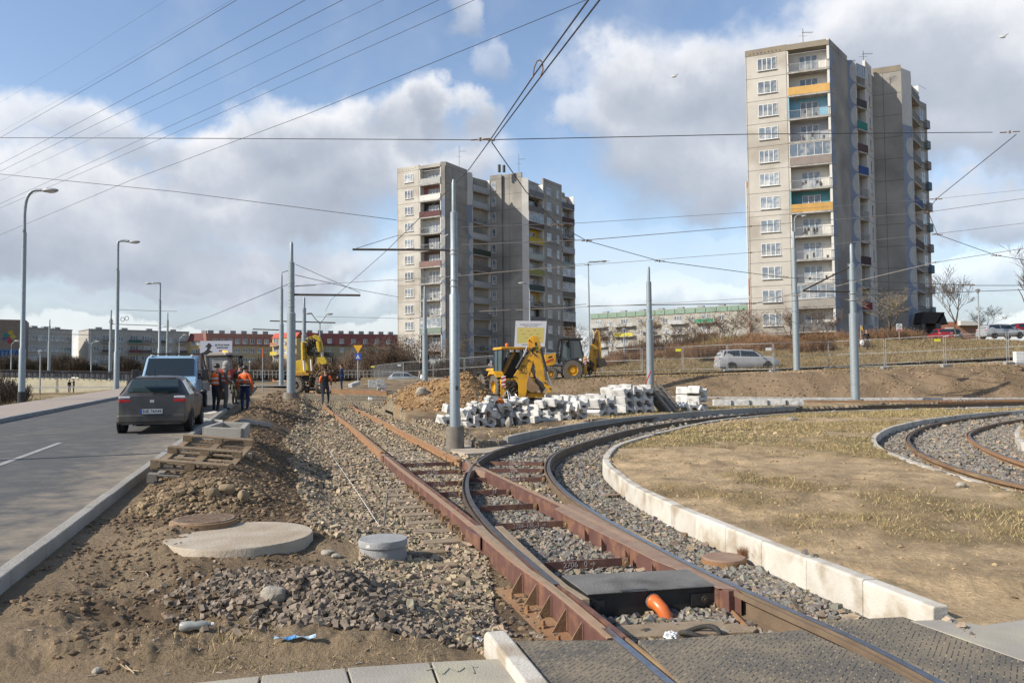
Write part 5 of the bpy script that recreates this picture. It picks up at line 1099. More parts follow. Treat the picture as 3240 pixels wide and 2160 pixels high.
street_lamp(288, 1180, 1083, 130, [(276, 1079), (303, 1080)], 'distant double headed street lamp before the white gable', .08)
street_lamp(567, 1140, 1068, 130, [(580, 1059)], 'small distant street lamp left of the red roofed building', .08)
def park_lamp(px, base_y, top_y, Y, label, r=.05, globe=False):
    b = A(px, base_y, Y); H = A(px, top_y, Y).z - b.z; t = thing('park_lamp', label, 'park lamp', b); k = Y / FPX
    mb = MB(); mb.cyl((0, 0, 0), (0, 0, H * .9), r, r * .8, 10); mb.build('pole_shaft', M['galv_grey'], t, smooth=False)
    mb = MB()
    if globe: mb.sphere((0, 0, H * .93), H * .07, 12)
    else: mb.lathe([(.06, H * .89), (.17, H * .94), (.19, H * .965), (.28, H * .97), (.05, H)], (0, 0, 0), 16)
    mb.build('lamp_head', M['white'] if globe else M['galv_grey'], t, smooth=globe); return t
park_lamp(126, 1250, 1107, 75, 'short park lamp on the brown verge near the left edge', .07); park_lamp(1976, 1171, 1038, 84, 'short park lamp behind the fence before the green roofed block', .06)
park_lamp(3099, 1075, 912, 82, 'park lamp beside the parked silver estate car', .09); park_lamp(790, 1182, 1142, 100, 'low park lamp with white globe behind the workers', .05, True)
# lamp outside the picture on the left whose shadow crosses the road
t = street_lamp(-330, 1420, 300, 20.2, [(-260, 300)], 'street lamp just outside the left edge beside the sidewalk', .10); q = Vector((-13.2, 13.0, .33)); t.location = q
# ---------------------------------------------------------------- overhead wires
NW = 0
def wire(pts, label, r=.012, mat_=None, group=None, fit=0):
    p = [A(*q) for q in pts]; mb = MB()
    mb.tube(p if len(p) > 2 else [p[0], (p[0] + p[1]) / 2 - Vector((0, 0, (p[1] - p[0]).length * .003)), p[1]], r, 5); o = mb.build('overhead_wire', mat_ or M['wire']); tag(o, label, 'wire', group); return o
def fitting(o, px, py, Y, dx=.22, dz=.02, s=1.0):
    """insulator hung in a wire, a part of it"""
    c = A(px, py, Y); mb = MB(); d = Vector((dx, 0, dz)) * s
    mb.tube([c - d, c - d * .3], .02 * s, 6); mb.lathe([(.015 * s, -.05 * s), (.045 * s, -.03 * s), (.02 * s, 0), (.045 * s, .03 * s), (.015 * s, .05 * s)], c, 10); mb.tube([c + d * .3, c + d], .018 * s, 6); mb.build('insulator', M['rust_brown'], o)
gp_ = 'parallel power lines across the upper left sky'; lb_ = 'thin dark power line among the parallel ones slanting up across the upper left sky'
for a, b, y0, y1 in (((-40, 459), (790, -24), 70, 30), ((-40, 541), (1010, -24), 70, 30), ((-40, 562), (1130, -23), 72, 31), ((-40, 591), (1255, -19), 74, 32), ((-40, 663), (1432, -20), 76, 33), ((-40, 676), (1545, -19), 76, 33)):
    wire([(a[0], a[1], y0), ((a[0] + b[0]) / 2, (a[1] + b[1]) / 2 + 6, (y0 + y1) / 2), (b[0], b[1], y1)], lb_, .012 if y1 != 32 else .008, group=gp_)
wire([(-40, 760, 70), (420, 568, 50), (964, 365, 38), (1880, -10, 24)], 'lowest and longest of the lines slanting up to the top centre', .012)
for a, b in (((-40, 348), (560, -20)), ((-40, 440), (770, -20))): wire([(*a, 110), (*b, 60)], 'very faint distant power line near the upper left corner', .007, group='faint lines upper left')
o = wire([(-40, 436, 34), (700, 438.5, 27), (1530, 443, 22), (2376, 425, 24), (3140, 419, 27)], 'long nearly level span wire crossing the whole picture above the towers', .013); fitting(o, 1520, 441, 22, .26); fitting(o, 1548, 443, 22, .16, -.02); fitting(o, 3195, 418, 27, .34)
o = wire([(-40, 547, 44), (560, 607, 40), (1254, 696, 36)], 'dark wire sinking from the left edge to the left tower', .014)
o = wire([(1868, -8, 8.0), (1690, 238, 11), (1545, 452, 15), (1484, 536, 19), (1221, 795, 31), (1046, 950, 48), (1030, 985, 56)], 'left contact wire coming down from the top centre', .011); 
mb = MB(); mb.tube([A(a, b, 10.5) for a, b in ((1686, 247), (1690, 215), (1699, 194), (1708, 190), (1716, 198), (1718, 222), (1708, 247))], .010, 6); mb.build('jumper_loop', M['rust_brown'], o)
wire([(1904, -8, 8.0), (1712, 242, 11), (1556, 450, 15)], 'right one of the two close wires coming down from the top centre', .011)
o = wire([(1556, 450, 22), (1664, 606, 26), (1766, 712, 31), (1857, 762, 36), (2087, 826, 38), (2480, 878, 42), (3069, 903, 40), (3290, 903, 40)], 'dark pull wire dropping from the span wire and running right across the right tower', .016)
for q in ((1766, 712, 31), (1857, 762, 36), (2087, 826, 38), (2480, 876, 42), (3069, 901, 40)): fitting(o, *q, .22, .0, 1.1)
for pts, lb, r, m_ in (([(1460, 718, 19.7), (1846, 705, 26), (2376, 671, 34), (2945, 631, 40), (3290, 595, 44)], 'uppermost light wire running right from the nearest pole', .008, 'wire_light'),
    ([(1460, 774, 19.7), (1860, 759, 26), (2376, 716, 34), (2937, 671, 40), (3290, 621, 44)], 'second light wire running right from the nearest pole', .013, 'wire_light'),
    ([(1246, 890, 40), (1860, 838, 38), (2376, 799, 38), (2960, 740, 40), (3290, 700, 42)], 'thin light wire passing in front of both towers', .011, 'wire_light'),
    ([(935, 904, 43.5), (1458, 872, 46), (1930, 826, 50)], 'thin wire leaving the second grey pole to the right', .013, 'wire_light'),
    ([(1515, 985, 60), (2060, 962, 56), (2520, 935, 50), (2960, 830, 44), (3290, 778, 42)], 'bright wire rising to the right over the lower tower floors', .018, 'wire_light'),
    ([(1858, 968, 60), (2460, 957, 57), (2700, 935, 50), (3290, 915, 46)], 'dark wire low across the right tower', .018, 'wire'),
    ([(2541, 921, 47.5), (2384, 961, 60), (1870, 968, 70)], 'thin wire from the triangular bracket to the left', .018, 'wire'),
    ([(910, 900, 43.5), (560, 1035, 95)], 'dark wire from the second pole back to the left', .02, 'wire'),
    ([(1000, 1001, 80), (1300, 1008, 70), (1340, 1003, 58), (1855, 962, 60)], 'thin wire behind the nearest pole and the left tower', .018, 'wire'),
    ([(365, 979, 118), (560, 985, 118)], 'short far wire right of the second street lamp', .03, 'wire'),
    ([(935, 836, 43.5), (1140, 926, 46)], 'stay wire from the second pole to its arm end', .014, 'wire'),
    ([(935, 870, 43.5), (1260, 940, 70)], 'second stay wire behind the arm of the second pole', .018, 'wire'),
    ([(1120, 788, 19.9), (1258, 745, 26), (1412, 741, 30)], 'thin wire from the left end of the long black arm', .008, 'wire')):
    o = wire(pts, lb, r, M[m_])
    for q in pts[1:-1]:
        if r > .01: fitting(o, q[0], q[1], q[2], .2, 0, .8 * q[2] / 38)
o = wire([(3216, 425, 27), (2962, 630, 32), (2936, 668, 36), (2966, 742, 38), (3152, 808, 38), (3290, 830, 38)], 'dark wire zigzagging down near the right edge', .014)
for q in ((2962, 630, 32), (2936, 670, 36), (2966, 742, 38), (3152, 808, 38)): fitting(o, *q, .25, 0, 1.0)
# ---------------------------------------------------------------- temporary fence panels
def fence_panel(p0, p1, label, hgt=2.0, group='temporary fence panels'):
    """p = (px, top y, bottom y); distance from the panel height"""
    a = [(q, hgt * FPX / (q[2] - q[1])) for q in (p0, p1)]
    A0, A1 = A(a[0][0][0], a[0][0][2], a[0][1]), A(a[1][0][0], a[1][0][2], a[1][1]); B0, B1 = A0 + Vector((0, 0, hgt)), A1 + Vector((0, 0, hgt))
    t = thing('site_fence', label, 'fence panel', A0, 0, group); q = lambda v: v - t.location; d = (A1 - A0).normalized() * .06
    A0 = A0 + d; B0 = B0 + d; A1 = A1 - d; B1 = B1 - d; mb = MB()
    for s, e in ((A0, B0), (A1, B1), (B0, B1), (A0 + Vector((0, 0, .15)), A1 + Vector((0, 0, .15))), (A0 + Vector((0, 0, 1.05)), A1 + Vector((0, 0, 1.05)))): mb.tube([q(s), q(e)], .019, 6)
    mb.build('panel_frame', M['galv_grey'], t); mb = MB(); L_ = (A1 - A0).length; n = int(L_ / .16)
    for i in range(1, n): s = A0 + (A1 - A0) * i / n; e = B0 + (B1 - B0) * i / n; mb.tube([q(s + Vector((0, 0, .15))), q(e)], .0035, 3)
    for k in range(1, 9): mb.tube([q(A0 + Vector((0, 0, .15 + k * .21))), q(A1 + Vector((0, 0, .15 + k * .21)))], .0035, 3)
    mb.build('wire_mesh', M['galv_grey'], t); mb = MB(); mb.box(q(A0 + Vector((0, 0, .02))), (.75, .26, .14), rz=.3); mb.build('foot_block', M['concrete_grey'], t, bevel=.02); return t, A0, A1
fp = [(1172,1158,1203),(1276,1146,1207),(1371,1139,1203),(1470,1132,1197),(1566,1125,1193),(1700,1119,1187),(1800,1113,1184),(1904,1108,1182),(2031,1102,1179),(2161,1097,1174),(2302,1090,1173),(2448,1086,1175),(2622,1081,1167),(2801,1072,1165),(2991,1061,1158),(3190,1050,1150),(3400,1036,1142)]
FO = []
for i in range(len(fp) - 1):
    FO.append(fence_panel(fp[i], fp[i + 1], 'wire mesh fence panel of the long temporary fence behind the earth bank'))
def fence_tag(i, px, py, w, h, mat_, name):
    t, A0, A1 = FO[i]; Y = A0.y + (A1.y - A0.y) * .5; c = A(px, py, (A0.y + (A1.y - A0.y) * ((A(px, py, Y).x - A0.x) / (A1.x - A0.x))) - .04); mb = MB(); mb.box(c - t.location, (w, .02, h)); mb.build(name, mat_, t)
for i, px, py, w, h, m_, n_ in ((0,1179,1160,.45,.16,'tag_yellow','yellow_tag'),(0,1263,1155,.4,.2,'white','white_tag'),(7,1916,1118,.34,.2,'white','white_tag'),(9,2146,1107,.45,.22,'tag_yellow','yellow_tag'),(11,2432,1104,.42,.2,'white','white_tag'),(13,2966,1076,.40,.15,'tag_yellow','yellow_tag')): fence_tag(i, px, py, w, h, M[m_], n_)
# ---------------------------------------------------------------- signs and boards
def post(t, b, H, r=.03, mat_=None, name='post'): mb = MB(); mb.cyl((0, 0, 0), (0, 0, H), r, r, 8); return mb.build(name, mat_ or M['galv_grey'], t)
Y = 62; b = A(1133, 1213, Y); k = Y / FPX; t = thing('road_sign', 'yellow give way triangle above a blue pedestrian crossing plate on one pole', 'road sign', b); post(t, b, 121 * k, .05); z = lambda py: (1213 - py) * k
mb = MB(); mb.prism([(-.36, -.06, z(1092)), (.36, -.06, z(1092)), (0, -.06, z(1117))], (0, .02, 0)); mb.build('give_way_plate', M['sign_yellow'], t)
mb = MB(); mb.box((0, -.06, z(1128)), (.46, .02, 20 * k)); mb.build('blue_plate', M['blue_sign'], t); mb = MB(); mb.prism([(-.15, -.078, z(1134)), (.15, -.078, z(1134)), (0, -.078, z(1121))], (0, .006, 0)); mb.build('white_triangle', M['white'], t)
mb = MB(); mb.box((.0, -.084, z(1130)), (.035, .004, .16)); mb.build('walker_mark', M['black'], t)
def dog_sign(px, top, bot, base, Y, w, label):
    b = A(px, base, Y); k = Y / FPX; H = (base - top) * k; t = thing('notice_sign', label, 'sign', b); post(t, b, H, .03); h = (bot - top) * k; W_ = w * k; zc = H - h / 2
    mb = MB(); mb.box((0, -.04, zc), (W_, .02, h)); mb.build('sign_plate', M['white'], t); mb = MB(); mb.box((0, -.053, zc - h * .36), (W_ * .84, .006, h * .18)); mb.build('red_strip', M['red'], t)
    mb = MB(); ring = [(math.cos(a) * W_ * .30, -.056, zc + h * .12 + math.sin(a) * W_ * .30) for a in np.linspace(0, 2 * PI, 20)]; mb.tube(ring, W_ * .035, 5); mb.bar((-W_ * .2, -.056, zc + h * .12 + W_ * .2), (W_ * .2, -.056, zc + h * .12 - W_ * .2), W_ * .05); mb.build('ban_ring', M['dark_steel'], t); return t
dog_sign(2846, 1024, 1046, 1088, 78, 18, 'white sign with ban ring and red strip on the grass by the tower'); dog_sign(1551, 1142, 1157, 1190, 76, 11, 'small white ban sign behind the fence left of the nearer backhoe')
Y = 72; b = A(2725, 1098, Y); t = thing('gas_sign', 'small yellow triangular plate on a thin post by the hedge', 'sign', b); k = Y / FPX; post(t, b, 70 * k, .035); mb = MB(); mb.prism([(-.04, -.05, 58 * k), (.22, -.05, 50 * k), (.1, -.05, 70 * k)], (0, .02, 0)); mb.build('sign_plate', M['sign_yellow'], t)
# information board
Y = 70; k = Y / FPX; b = A(1680, 1195, Y); t = thing('info_board', 'large white project board with a yellow map panel standing on posts', 'information board', b); X = lambda px: (px - 1680) * k; Z = lambda py: (1195 - py) * k
mb = MB(); mb.prism([(X(1628), 0, Z(1097)), (X(1725), 0, Z(1097)), (X(1732), 0, Z(1016)), (X(1633), 0, Z(1014))], (0, .06, 0)); mb.build('board_panel', mat('board white', (.60,.60,.62), rough=.6), t)
M['map'] = mat('map print', (.55,.50,.14), (.62,.47,.16), .6, .8); mb = MB(); mb.prism([(X(1636), -.004, Z(1085)), (X(1720), -.004, Z(1085)), (X(1724), -.004, Z(1037)), (X(1638), -.004, Z(1035))], (0, .003, 0)); mb.build('map_panel', M['map'], t)
mb = MB()
for i in range(9): q = (X(1650 + (i * 37) % 66), -.008, Z(1044 + (i * 23) % 34)); mb.box(q, (.16 + .05 * (i % 3), .004, .03))
mb.build('map_marks', M['grey_cloth'], t)
text_obj('lettering', 'BUDUJEMY ULICE I LINIE TRAMWAJOWA', .105, M['grey_cloth'], t, b + Vector((X(1681), -.006, Z(1026))), basis((1, 0, 0), (0, 0, 1)), .001); text_obj('lettering', 'CHELM - NOWA LODZKA', .105, M['grey_cloth'], t, b + Vector((X(1681), -.006, Z(1032))), basis((1, 0, 0), (0, 0, 1)), .001)
mb = MB()
for i in range(2): mb.box((X(1668 + i * 28), -.006, Z(1090 + i * 3)), (.9, .003, .05))
mb.build('small_print', M['grey_cloth'], t)
for px in (1630, 1727): mb = MB(); mb.bar((X(px), .12, Z(1195)), (X(px), .12, Z(1097)), .1); mb.build('post', M['galv_grey'], t)
# billboard
Y = 118; k = Y / FPX; b = A(684, 1160, Y); t = thing('billboard', 'white advertising billboard showing a dark figure in a hat and three text lines', 'billboard', b); X = lambda px: (px - 684) * k; Z = lambda py: (1160 - py) * k
mb = MB(); mb.box((0, 0, (Z(1078) + Z(1124)) / 2), (101 * k, .2, 46 * k)); mb.build('board_panel', mat('poster white', (.42,.44,.52), rough=.5), t)
mb = MB(); sil = [(640,1122),(641,1116),(650,1110),(656,1104),(656,1098),(649,1096),(652,1093),(656,1092),(657,1087),(661,1085),(666,1087),(668,1091),(672,1093),(667,1097),(666,1102),(662,1106),(668,1110),(674,1114),(672,1118),(660,1122)]
mb.prism([(X(a), -.12, Z(c)) for a, c in sil], (0, .02, 0)); mb.build('figure_print', M['dark_cloth'], t)
for i, s_ in enumerate(('Jak Chuck Norris', 'dosta\u0142 kredyt?', 'Bez stresu.')): text_obj('lettering', s_, (.30, .30, .22)[i], M['black'], t, b + Vector((X(703), -.125, Z((1091, 1099, 1109)[i]))), basis((1, 0, 0), (0, 0, 1)), .01)
for px in (650, 718): mb = MB(); mb.bar((X(px), .1, -1), (X(px), .1, Z(1124)), .25); mb.build('post', M['galv_grey'], t)
# marker rods, cabinets
Y = 50; b = A(831, 1233, Y); t = thing('marker_rod', 'thin white marker rod with orange tip behind the right worker', 'marker rod', b); k = Y / FPX; mb = MB(); mb.cyl((0, 0, -.2), (0, 0, 101 * k), .03, .025, 6); mb.build('rod_body', M['galv_grey'], t); mb = MB(); mb.cyl((0, 0, 101 * k), (0, 0, 132 * k), .025, .02, 6); mb.build('orange_tip', M['orange'], t)
t = thing('marker_rod', 'leaning red rod behind the block stacks', 'marker rod', A(2034, 1222, 51)); mb = MB(); mb.tube([(0, 0, -.2), A(2059, 1174, 51.5) - t.location], .035, 6); mb.build('rod_body', M['red'], t)
b = A(3224, 1147, 53); t = thing('utility_cabinet', 'white utility cabinet at the right edge below the fence', 'cabinet', b); mb = MB(); mb.box((0, 0, .36), (.56, .35, .76)); mb.build('cabinet_body', M['white'], t, bevel=.01); mb = MB(); mb.box((0, -.18, .40), (.5, .012, .60)); mb.build('cabinet_door', M['white'], t, bevel=.004); mb = MB(); mb.box((0, 0, -.06), (.6, .38, .14)); mb.build('plinth', M['concrete_grey'], t)
# ---------------------------------------------------------------- buildings
M['panel'] = mat('panel facade', (.60,.56,.49), (.50,.47,.41), .9, .35, .3, 30, coord='World', c3=(.40,.36,.30), s3=.22, dist=.01)  # lighter copy for the tower faces in the sun
M['panel_shaded'] = mat('shaded panel facade', (.40,.375,.33), (.32,.30,.26), .9, .3, .3, 30, coord='World', c3=(.24,.225,.205), s3=.2, dist=.01)  # same facade panels, with the shade of the turned-away faces put into the colour
M['panel_light'] = mat('light facade', (.66,.64,.60), (.56,.54,.50), .9, .4, coord='World')
M['joint'] = mat('panel joint', (.07,.065,.06), rough=.9); M['loggia_white'] = mat('loggia plaster', (.76,.74,.69), (.66,.64,.58), .9, .6, coord='World')
M['slab_edge'] = mat('balcony slab', (.50,.48,.44), (.30,.28,.25), .9, 1.5, coord='World')
M['rail_bars'] = mat('railing metal', (.33,.33,.32), rough=.6); M['attic'] = mat('attic band', (.30,.25,.17), (.24,.21,.17), .9, .8, coord='World')
COLR = {}
def cmat(c):
    k = tuple(c)
    if k not in COLR: COLR[k] = mat('paint %d' % len(COLR), k, tuple(v * .82 for v in k), .8, 1.2, coord='World')
    return COLR[k]
PROTO = {}
def win_mesh(w, h, n):
    key = (round(w, 2), round(h, 2), n)
    if key not in PROTO:
        f = .055; a = MB(); a.box((0, 0, h / 2 - f / 2), (w, .07, f)); a.box((0, 0, -h / 2 + f / 2), (w, .07, f))
        for i in range(n + 1): a.box((-w / 2 + f / 2 + (w - f) * i / n, 0, 0), (f * (1 if i in (0, n) else 1.6), .068, h - 2 * f))
        a.box((0, -.06, -h / 2 - .04), (w + .1, .2, .04)); fr = a.build('window', M['white_frame'])
        b = MB(); b.quad((-w / 2, .0, -h / 2), (w / 2, .0, -h / 2), (w / 2, .0, h / 2), (-w / 2, .0, h / 2)); pn = b.build('pane', M['glass_light'])
        PROTO[key] = (fr.data, pn.data); bpy.data.objects.remove(fr); bpy.data.objects.remove(pn)
    return PROTO[key]
class Face:
    def __init__(s, t, a, b): s.t = t; s.a = Vector((a.x, a.y, 0)); s.b = Vector((b.x, b.y, 0)); d = s.b - s.a; s.W = d.length; s.d = d.normalized(); s.n = Vector((s.d.y, -s.d.x, 0)); s.rz = math.atan2(s.d.y, s.d.x)
    def p(s, u, z, out=0.0): return s.a + s.d * u + s.n * out + Vector((0, 0, z)) - s.t.location
    def win(s, u, z, w, h, n=3, out=.02, parent=None):
        fm, pm = win_mesh(w, h, n); o = bpy.data.objects.new('window', fm); COL.objects.link(o); setp(o, parent or s.t); o.location = s.p(u, z, out) if parent is None else s.p(u, z, out); o.rotation_euler = (0, 0, s.rz)
        if parent is None: q = bpy.data.objects.new('pane', pm); COL.objects.link(q); setp(q, o)
        else:
            o2 = bpy.data.objects.new('pane', pm); COL.objects.link(o2); setp(o2, parent); o2.location = o.location; o2.rotation_euler = o.rotation_euler
        return o
    def wall(s, z0, z1, mat_, name='wall', joints=(), vj=(), th=.3, out=0.0):
        mb = MB(); mb.prism([s.p(0, z0, out), s.p(s.W, z0, out), s.p(s.W, z1, out), s.p(0, z1, out)], -s.n * th); mb.mi = 1
        for z in joints: mb.prism([s.p(0, z - .02, out + .001), s.p(s.W, z - .02, out + .001), s.p(s.W, z + .02, out + .001), s.p(0, z + .02, out + .001)], s.n * .006)
        for u in vj: mb.prism([s.p(u - .02, z0, out + .001), s.p(u + .02, z0, out + .001), s.p(u + .02, z1, out + .001), s.p(u - .02, z1, out + .001)], s.n * .007)
        return mb.build(name, [mat_, M['joint']], s.t)
    def loggia(s, z0, h, depth=1.2, back=None, rail=None, glazed=False, dw=2.0, out=0.0, side=None, clutter=0):
        """one balcony: slab (part) with back wall, side walls, railing and window as sub-parts"""
        back = back or M['loggia_white']; mb = MB(); mb.prism([s.p(0, z0 - .09, out + .12), s.p(s.W, z0 - .09, out + .12), s.p(s.W, z0 - .09, -depth), s.p(0, z0 - .09, -depth)], (0, 0, .17)); b = mb.build('balcony', M['slab_edge'], s.t)
        mb = MB(); mb.prism([s.p(0, z0 + .08, -depth), s.p(s.W, z0 + .08, -depth), s.p(s.W, z0 + h - .09, -depth), s.p(0, z0 + h - .09, -depth)], -s.n * .1); mb.build('back_wall', back, b)
        mb = MB()
        for u in (0, s.W - .12): mb.prism([s.p(u, z0 + .08, out), s.p(u + .12, z0 + .08, out), s.p(u + .12, z0 + .08, -depth), s.p(u, z0 + .08, -depth)], (0, 0, h - .17))
        mb.build('side_wall', side or M['loggia_white'], b); s.win(s.W * .5, z0 + 1.25, min(dw, s.W * .62), 1.9, 3, -depth + .03, parent=b)
        mb = MB()
        if rail is not None: mb.prism([s.p(.03, z0 + .12, out + .06), s.p(s.W - .03, z0 + .12, out + .06), s.p(s.W - .03, z0 + 1.05, out + .06), s.p(.03, z0 + 1.05, out + .06)], s.n * .05)
        else:
            for zz in (z0 + .14, z0 + 1.05): mb.bar(s.p(0, zz, out + .08), s.p(s.W, zz, out + .08), .05)
            k = int(s.W / .16)
            for i in range(1, k): mb.bar(s.p(s.W * i / k, z0 + .14, out + .08), s.p(s.W * i / k, z0 + 1.05, out + .08), .022)
        mb.build('railing', rail or M['rail_bars'], b)
        if glazed:
            mb = MB()
            for i in range(6): mb.bar(s.p(.04 + (s.W - .08) * i / 5, z0 + 1.1, out + .04), s.p(.04 + (s.W - .08) * i / 5, z0 + h - .12, out + .04), .06)
            for zz in (z0 + 1.1, z0 + h - .14): mb.bar(s.p(0, zz, out + .04), s.p(s.W, zz, out + .04), .06)
            mb.build('glazing_frame', M['white_frame'], b); mb = MB(); mb.quad(s.p(.04, z0 + 1.1, out + .03), s.p(s.W - .04, z0 + 1.1, out + .03), s.p(s.W - .04, z0 + h - .14, out + .03), s.p(.04, z0 + h - .14, out + .03)); mb.build('glazing', M['glass_light'], b)
        if clutter:
            mb = MB()
            for i in range(clutter):
                u = random.uniform(.3, s.W - .3); mb.box(s.p(u, z0 + random.uniform(.25, .95), -.25), (.25, .2, random.uniform(.2, .6)), rz=s.rz)
            mb.build('balcony_things', cmat((.12, .10, .09)), b)
        return b
def scallops(F, zs, r, u_edge, sgn, z_lo, z_hi, u0, u1, out=.0):
    """painted blue band with pale half discs, part of the facade painting"""
    mb = MB(); mb.prism([F.p(u0, z_lo, out + .002), F.p(u1, z_lo, out + .002), F.p(u1, z_hi, out + .002), F.p(u0, z_hi, out + .002)], F.n * .003); mb.mi = 1
    for z in zs: mb.prism([F.p(u_edge + sgn * math.cos(a) * r[0], z + math.sin(a) * r[1], out + .0055) for a in np.linspace(-PI / 2, PI / 2, 15)], F.n * .003)
    mb.build('mural', [cmat((.26,.31,.40)), cmat((.52,.52,.50))], F.t)
def antenna(t, p, h=3.0):
    mb = MB(); q = p - t.location; mb.cyl(q, q + Vector((0, 0, h)), .035, .03, 6); mb.bar(q + Vector((-.1, 0, h * .7)), q + Vector((1.2, 0, h * .72)), .03)
    for i in range(5): mb.bar(q + Vector((i * .25, -.3, h * .71)), q + Vector((i * .25, .3, h * .71)), .02)
    mb.bar(q + Vector((-.5, 0, h * .45)), q + Vector((.5, 0, h * .45)), .025); mb.build('antenna', M['dark_steel'], t)
def solid(t, pts, z0, z1, name, mat_):
    mb = MB(); mb.prism([Vector((p.x, p.y, z0)) - t.location for p in pts], (0, 0, z1 - z0)); return mb.build(name, mat_, t)
# ---- right tower
ZR = 40.1; ZB = 6.35; SH = 2.75
t = thing('tower_block', 'tall twelve storey concrete tower on the right with blue wavy mural', 'tower block', P(2357, 163, ZR).to_2d().to_3d() + Vector((0, 0, ZB)))
c = [P(*q) for q in ((2357,163,ZR),(2489,141,ZR),(2622,121,ZR),(2680,178,ZR),(2706,190,ZR-.5),(2737,203,ZR-.5),(2757,213,ZR),(2760,218,ZR),(2850,205,ZR),(2881,227,ZR-.4),(2906,261,ZR-.4),(2931,330,ZR-2.8))]
jz = [ZR - .75 - SH * k for k in range(13)]
F = Face(t, c[0], c[1]); F.wall(ZB - 1, ZR, M['panel'], joints=jz, vj=(.10, F.W - .1))
mb = MB(); mb.prism([F.p(0, ZR - .75, .010), F.p(F.W, ZR - .75, .010), F.p(F.W, ZR, .010), F.p(0, ZR, .010)], F.n * .02)
mb.build('attic_band', M['attic'], t)
mb = MB()
for i in range(9): mb.box(F.p(F.W * (.12 + .09 * i), ZR - .55 + .04 * (i % 2), .03), (.12, .03, .12), rz=F.rz)
mb.build('attic_vents', M['joint'], t)
for k in range(12): F.win(F.W * .52, ZR - .75 - SH * k - 1.22, 2.15, 1.45, (4, 3, 4, 3, 4, 4, 3, 3, 4, 3, 3, 3)[k])
F = Face(t, c[1], c[2]); WH = M['loggia_white']
tone = [WH, WH, cmat((.25,.50,.66)), cmat((.42,.44,.50)), WH, WH, cmat((.12,.36,.42)), WH, WH, WH, WH, WH]; OR = cmat((.70,.42,.13))
rl = [None, OR, None, None, cmat((.30,.25,.22)), None, cmat((.62,.36,.10)), None, None, None, cmat((.36,.33,.28)), cmat((.20,.19,.18))]
for k in range(12): F.loggia(ZR - .75 - SH * (k + 1), SH, 1.15, tone[k], rl[k], glazed=k in (4, 10), side=tone[k] if k in (2, 6) else WH, clutter=(0,2,2,5,6,6,0,8,3,3,0,5)[k])
mb = MB(); mb.prism([F.p(0, ZR - .75, .1), F.p(F.W, ZR - .75, .1), F.p(F.W, ZR - .05, .0), F.p(0, ZR - .05, .0)], -F.n * 1.4); mb.build('roof_edge', M['attic'], t)
mb = MB(); mb.prism([F.p(F.W - .25, ZB, .02), F.p(F.W, ZB, .02), F.p(F.W, ZR, .02), F.p(F.W - .25, ZR, .02)], -F.n * 1.3); mb.build('corner_pier', M['loggia_white'], t)
mb = MB()
F = Face(t, c[2], c[3]); F.wall(ZB - 1, ZR, M['panel_shaded'], joints=jz, vj=(F.W * .5,)); sw = F.W * .22
mb = MB(); pts = [F.p(0, ZB, .002)] + [F.p(sw * (.75 + .45 * math.sin(i * PI / 4)), ZB + (ZR - ZB) * i / 96, .002) for i in range(97)] + [F.p(0, ZR, .002)]
for i in range(96): mb.prism([F.p(0, ZB + (ZR - ZB) * i / 96, .002), pts[1 + i], pts[2 + i], F.p(0, ZB + (ZR - ZB) * (i + 1) / 96, .002)], F.n * .004)
mb.build('mural', cmat((.26,.31,.40)), t)
mb = MB(); mb.box(F.p(F.W * .72, ZB + 7.2, .03), (.9, .05, 2.0), rz=F.rz); mb.build('number_plate', cmat((.55,.60,.50)), t)
F = Face(t, c[3], c[4]); F.wall(ZB - 1, ZR - .5, M['panel_shaded'], out=.0); scallops(F, [ZR - 1.9 - SH * k for k in range(12)], (F.W * .75, 1.28), F.W, -1, ZB, ZR - .5, 0, F.W)
F = Face(t, c[4], c[5]); cr_ = [None, cmat((.07,.05,.05)), cmat((.03,.22,.18)), cmat((.10,.05,.05)), cmat((.03,.08,.25)), None, None, None, cmat((.06,.03,.03)), None, cmat((.22,.03,.04)), cmat((.3,.3,.3))]
for k in range(12): F.loggia(ZR - .75 - SH * (k + 1), SH, 1.2, cmat((.45,.45,.44)), cr_[k], glazed=k == 0, dw=1.6)
F = Face(t, c[5], c[6]); F.wall(ZB - 1, ZR, M['panel_light'], joints=jz)
for k in range(12): F.win(F.W * .5, ZR - .75 - SH * k - 1.2, min(.8, F.W * .4), 1.4, 1)
F = Face(t, c[7], c[8]); F.wall(ZB - 1, ZR, M['panel_shaded'], joints=jz, vj=(F.W * .36,))
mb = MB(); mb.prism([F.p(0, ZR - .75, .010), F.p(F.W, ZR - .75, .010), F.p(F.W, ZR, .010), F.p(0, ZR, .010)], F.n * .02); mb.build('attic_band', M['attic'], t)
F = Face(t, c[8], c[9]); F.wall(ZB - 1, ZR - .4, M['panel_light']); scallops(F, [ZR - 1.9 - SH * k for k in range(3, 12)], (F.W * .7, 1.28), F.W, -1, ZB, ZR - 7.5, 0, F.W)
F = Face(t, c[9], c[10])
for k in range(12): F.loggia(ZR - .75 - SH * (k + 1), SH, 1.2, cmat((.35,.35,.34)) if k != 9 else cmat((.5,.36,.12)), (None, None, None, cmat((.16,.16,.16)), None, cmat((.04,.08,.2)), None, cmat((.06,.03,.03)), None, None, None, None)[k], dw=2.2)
F = Face(t, c[10], c[11]); F.wall(ZB - 1, ZR - 2.8, M['panel_shaded'], joints=jz)
for k in range(1, 12): F.win(F.W * .3, ZR - .75 - SH * k - 1.2, 1.2, 1.4, 2)
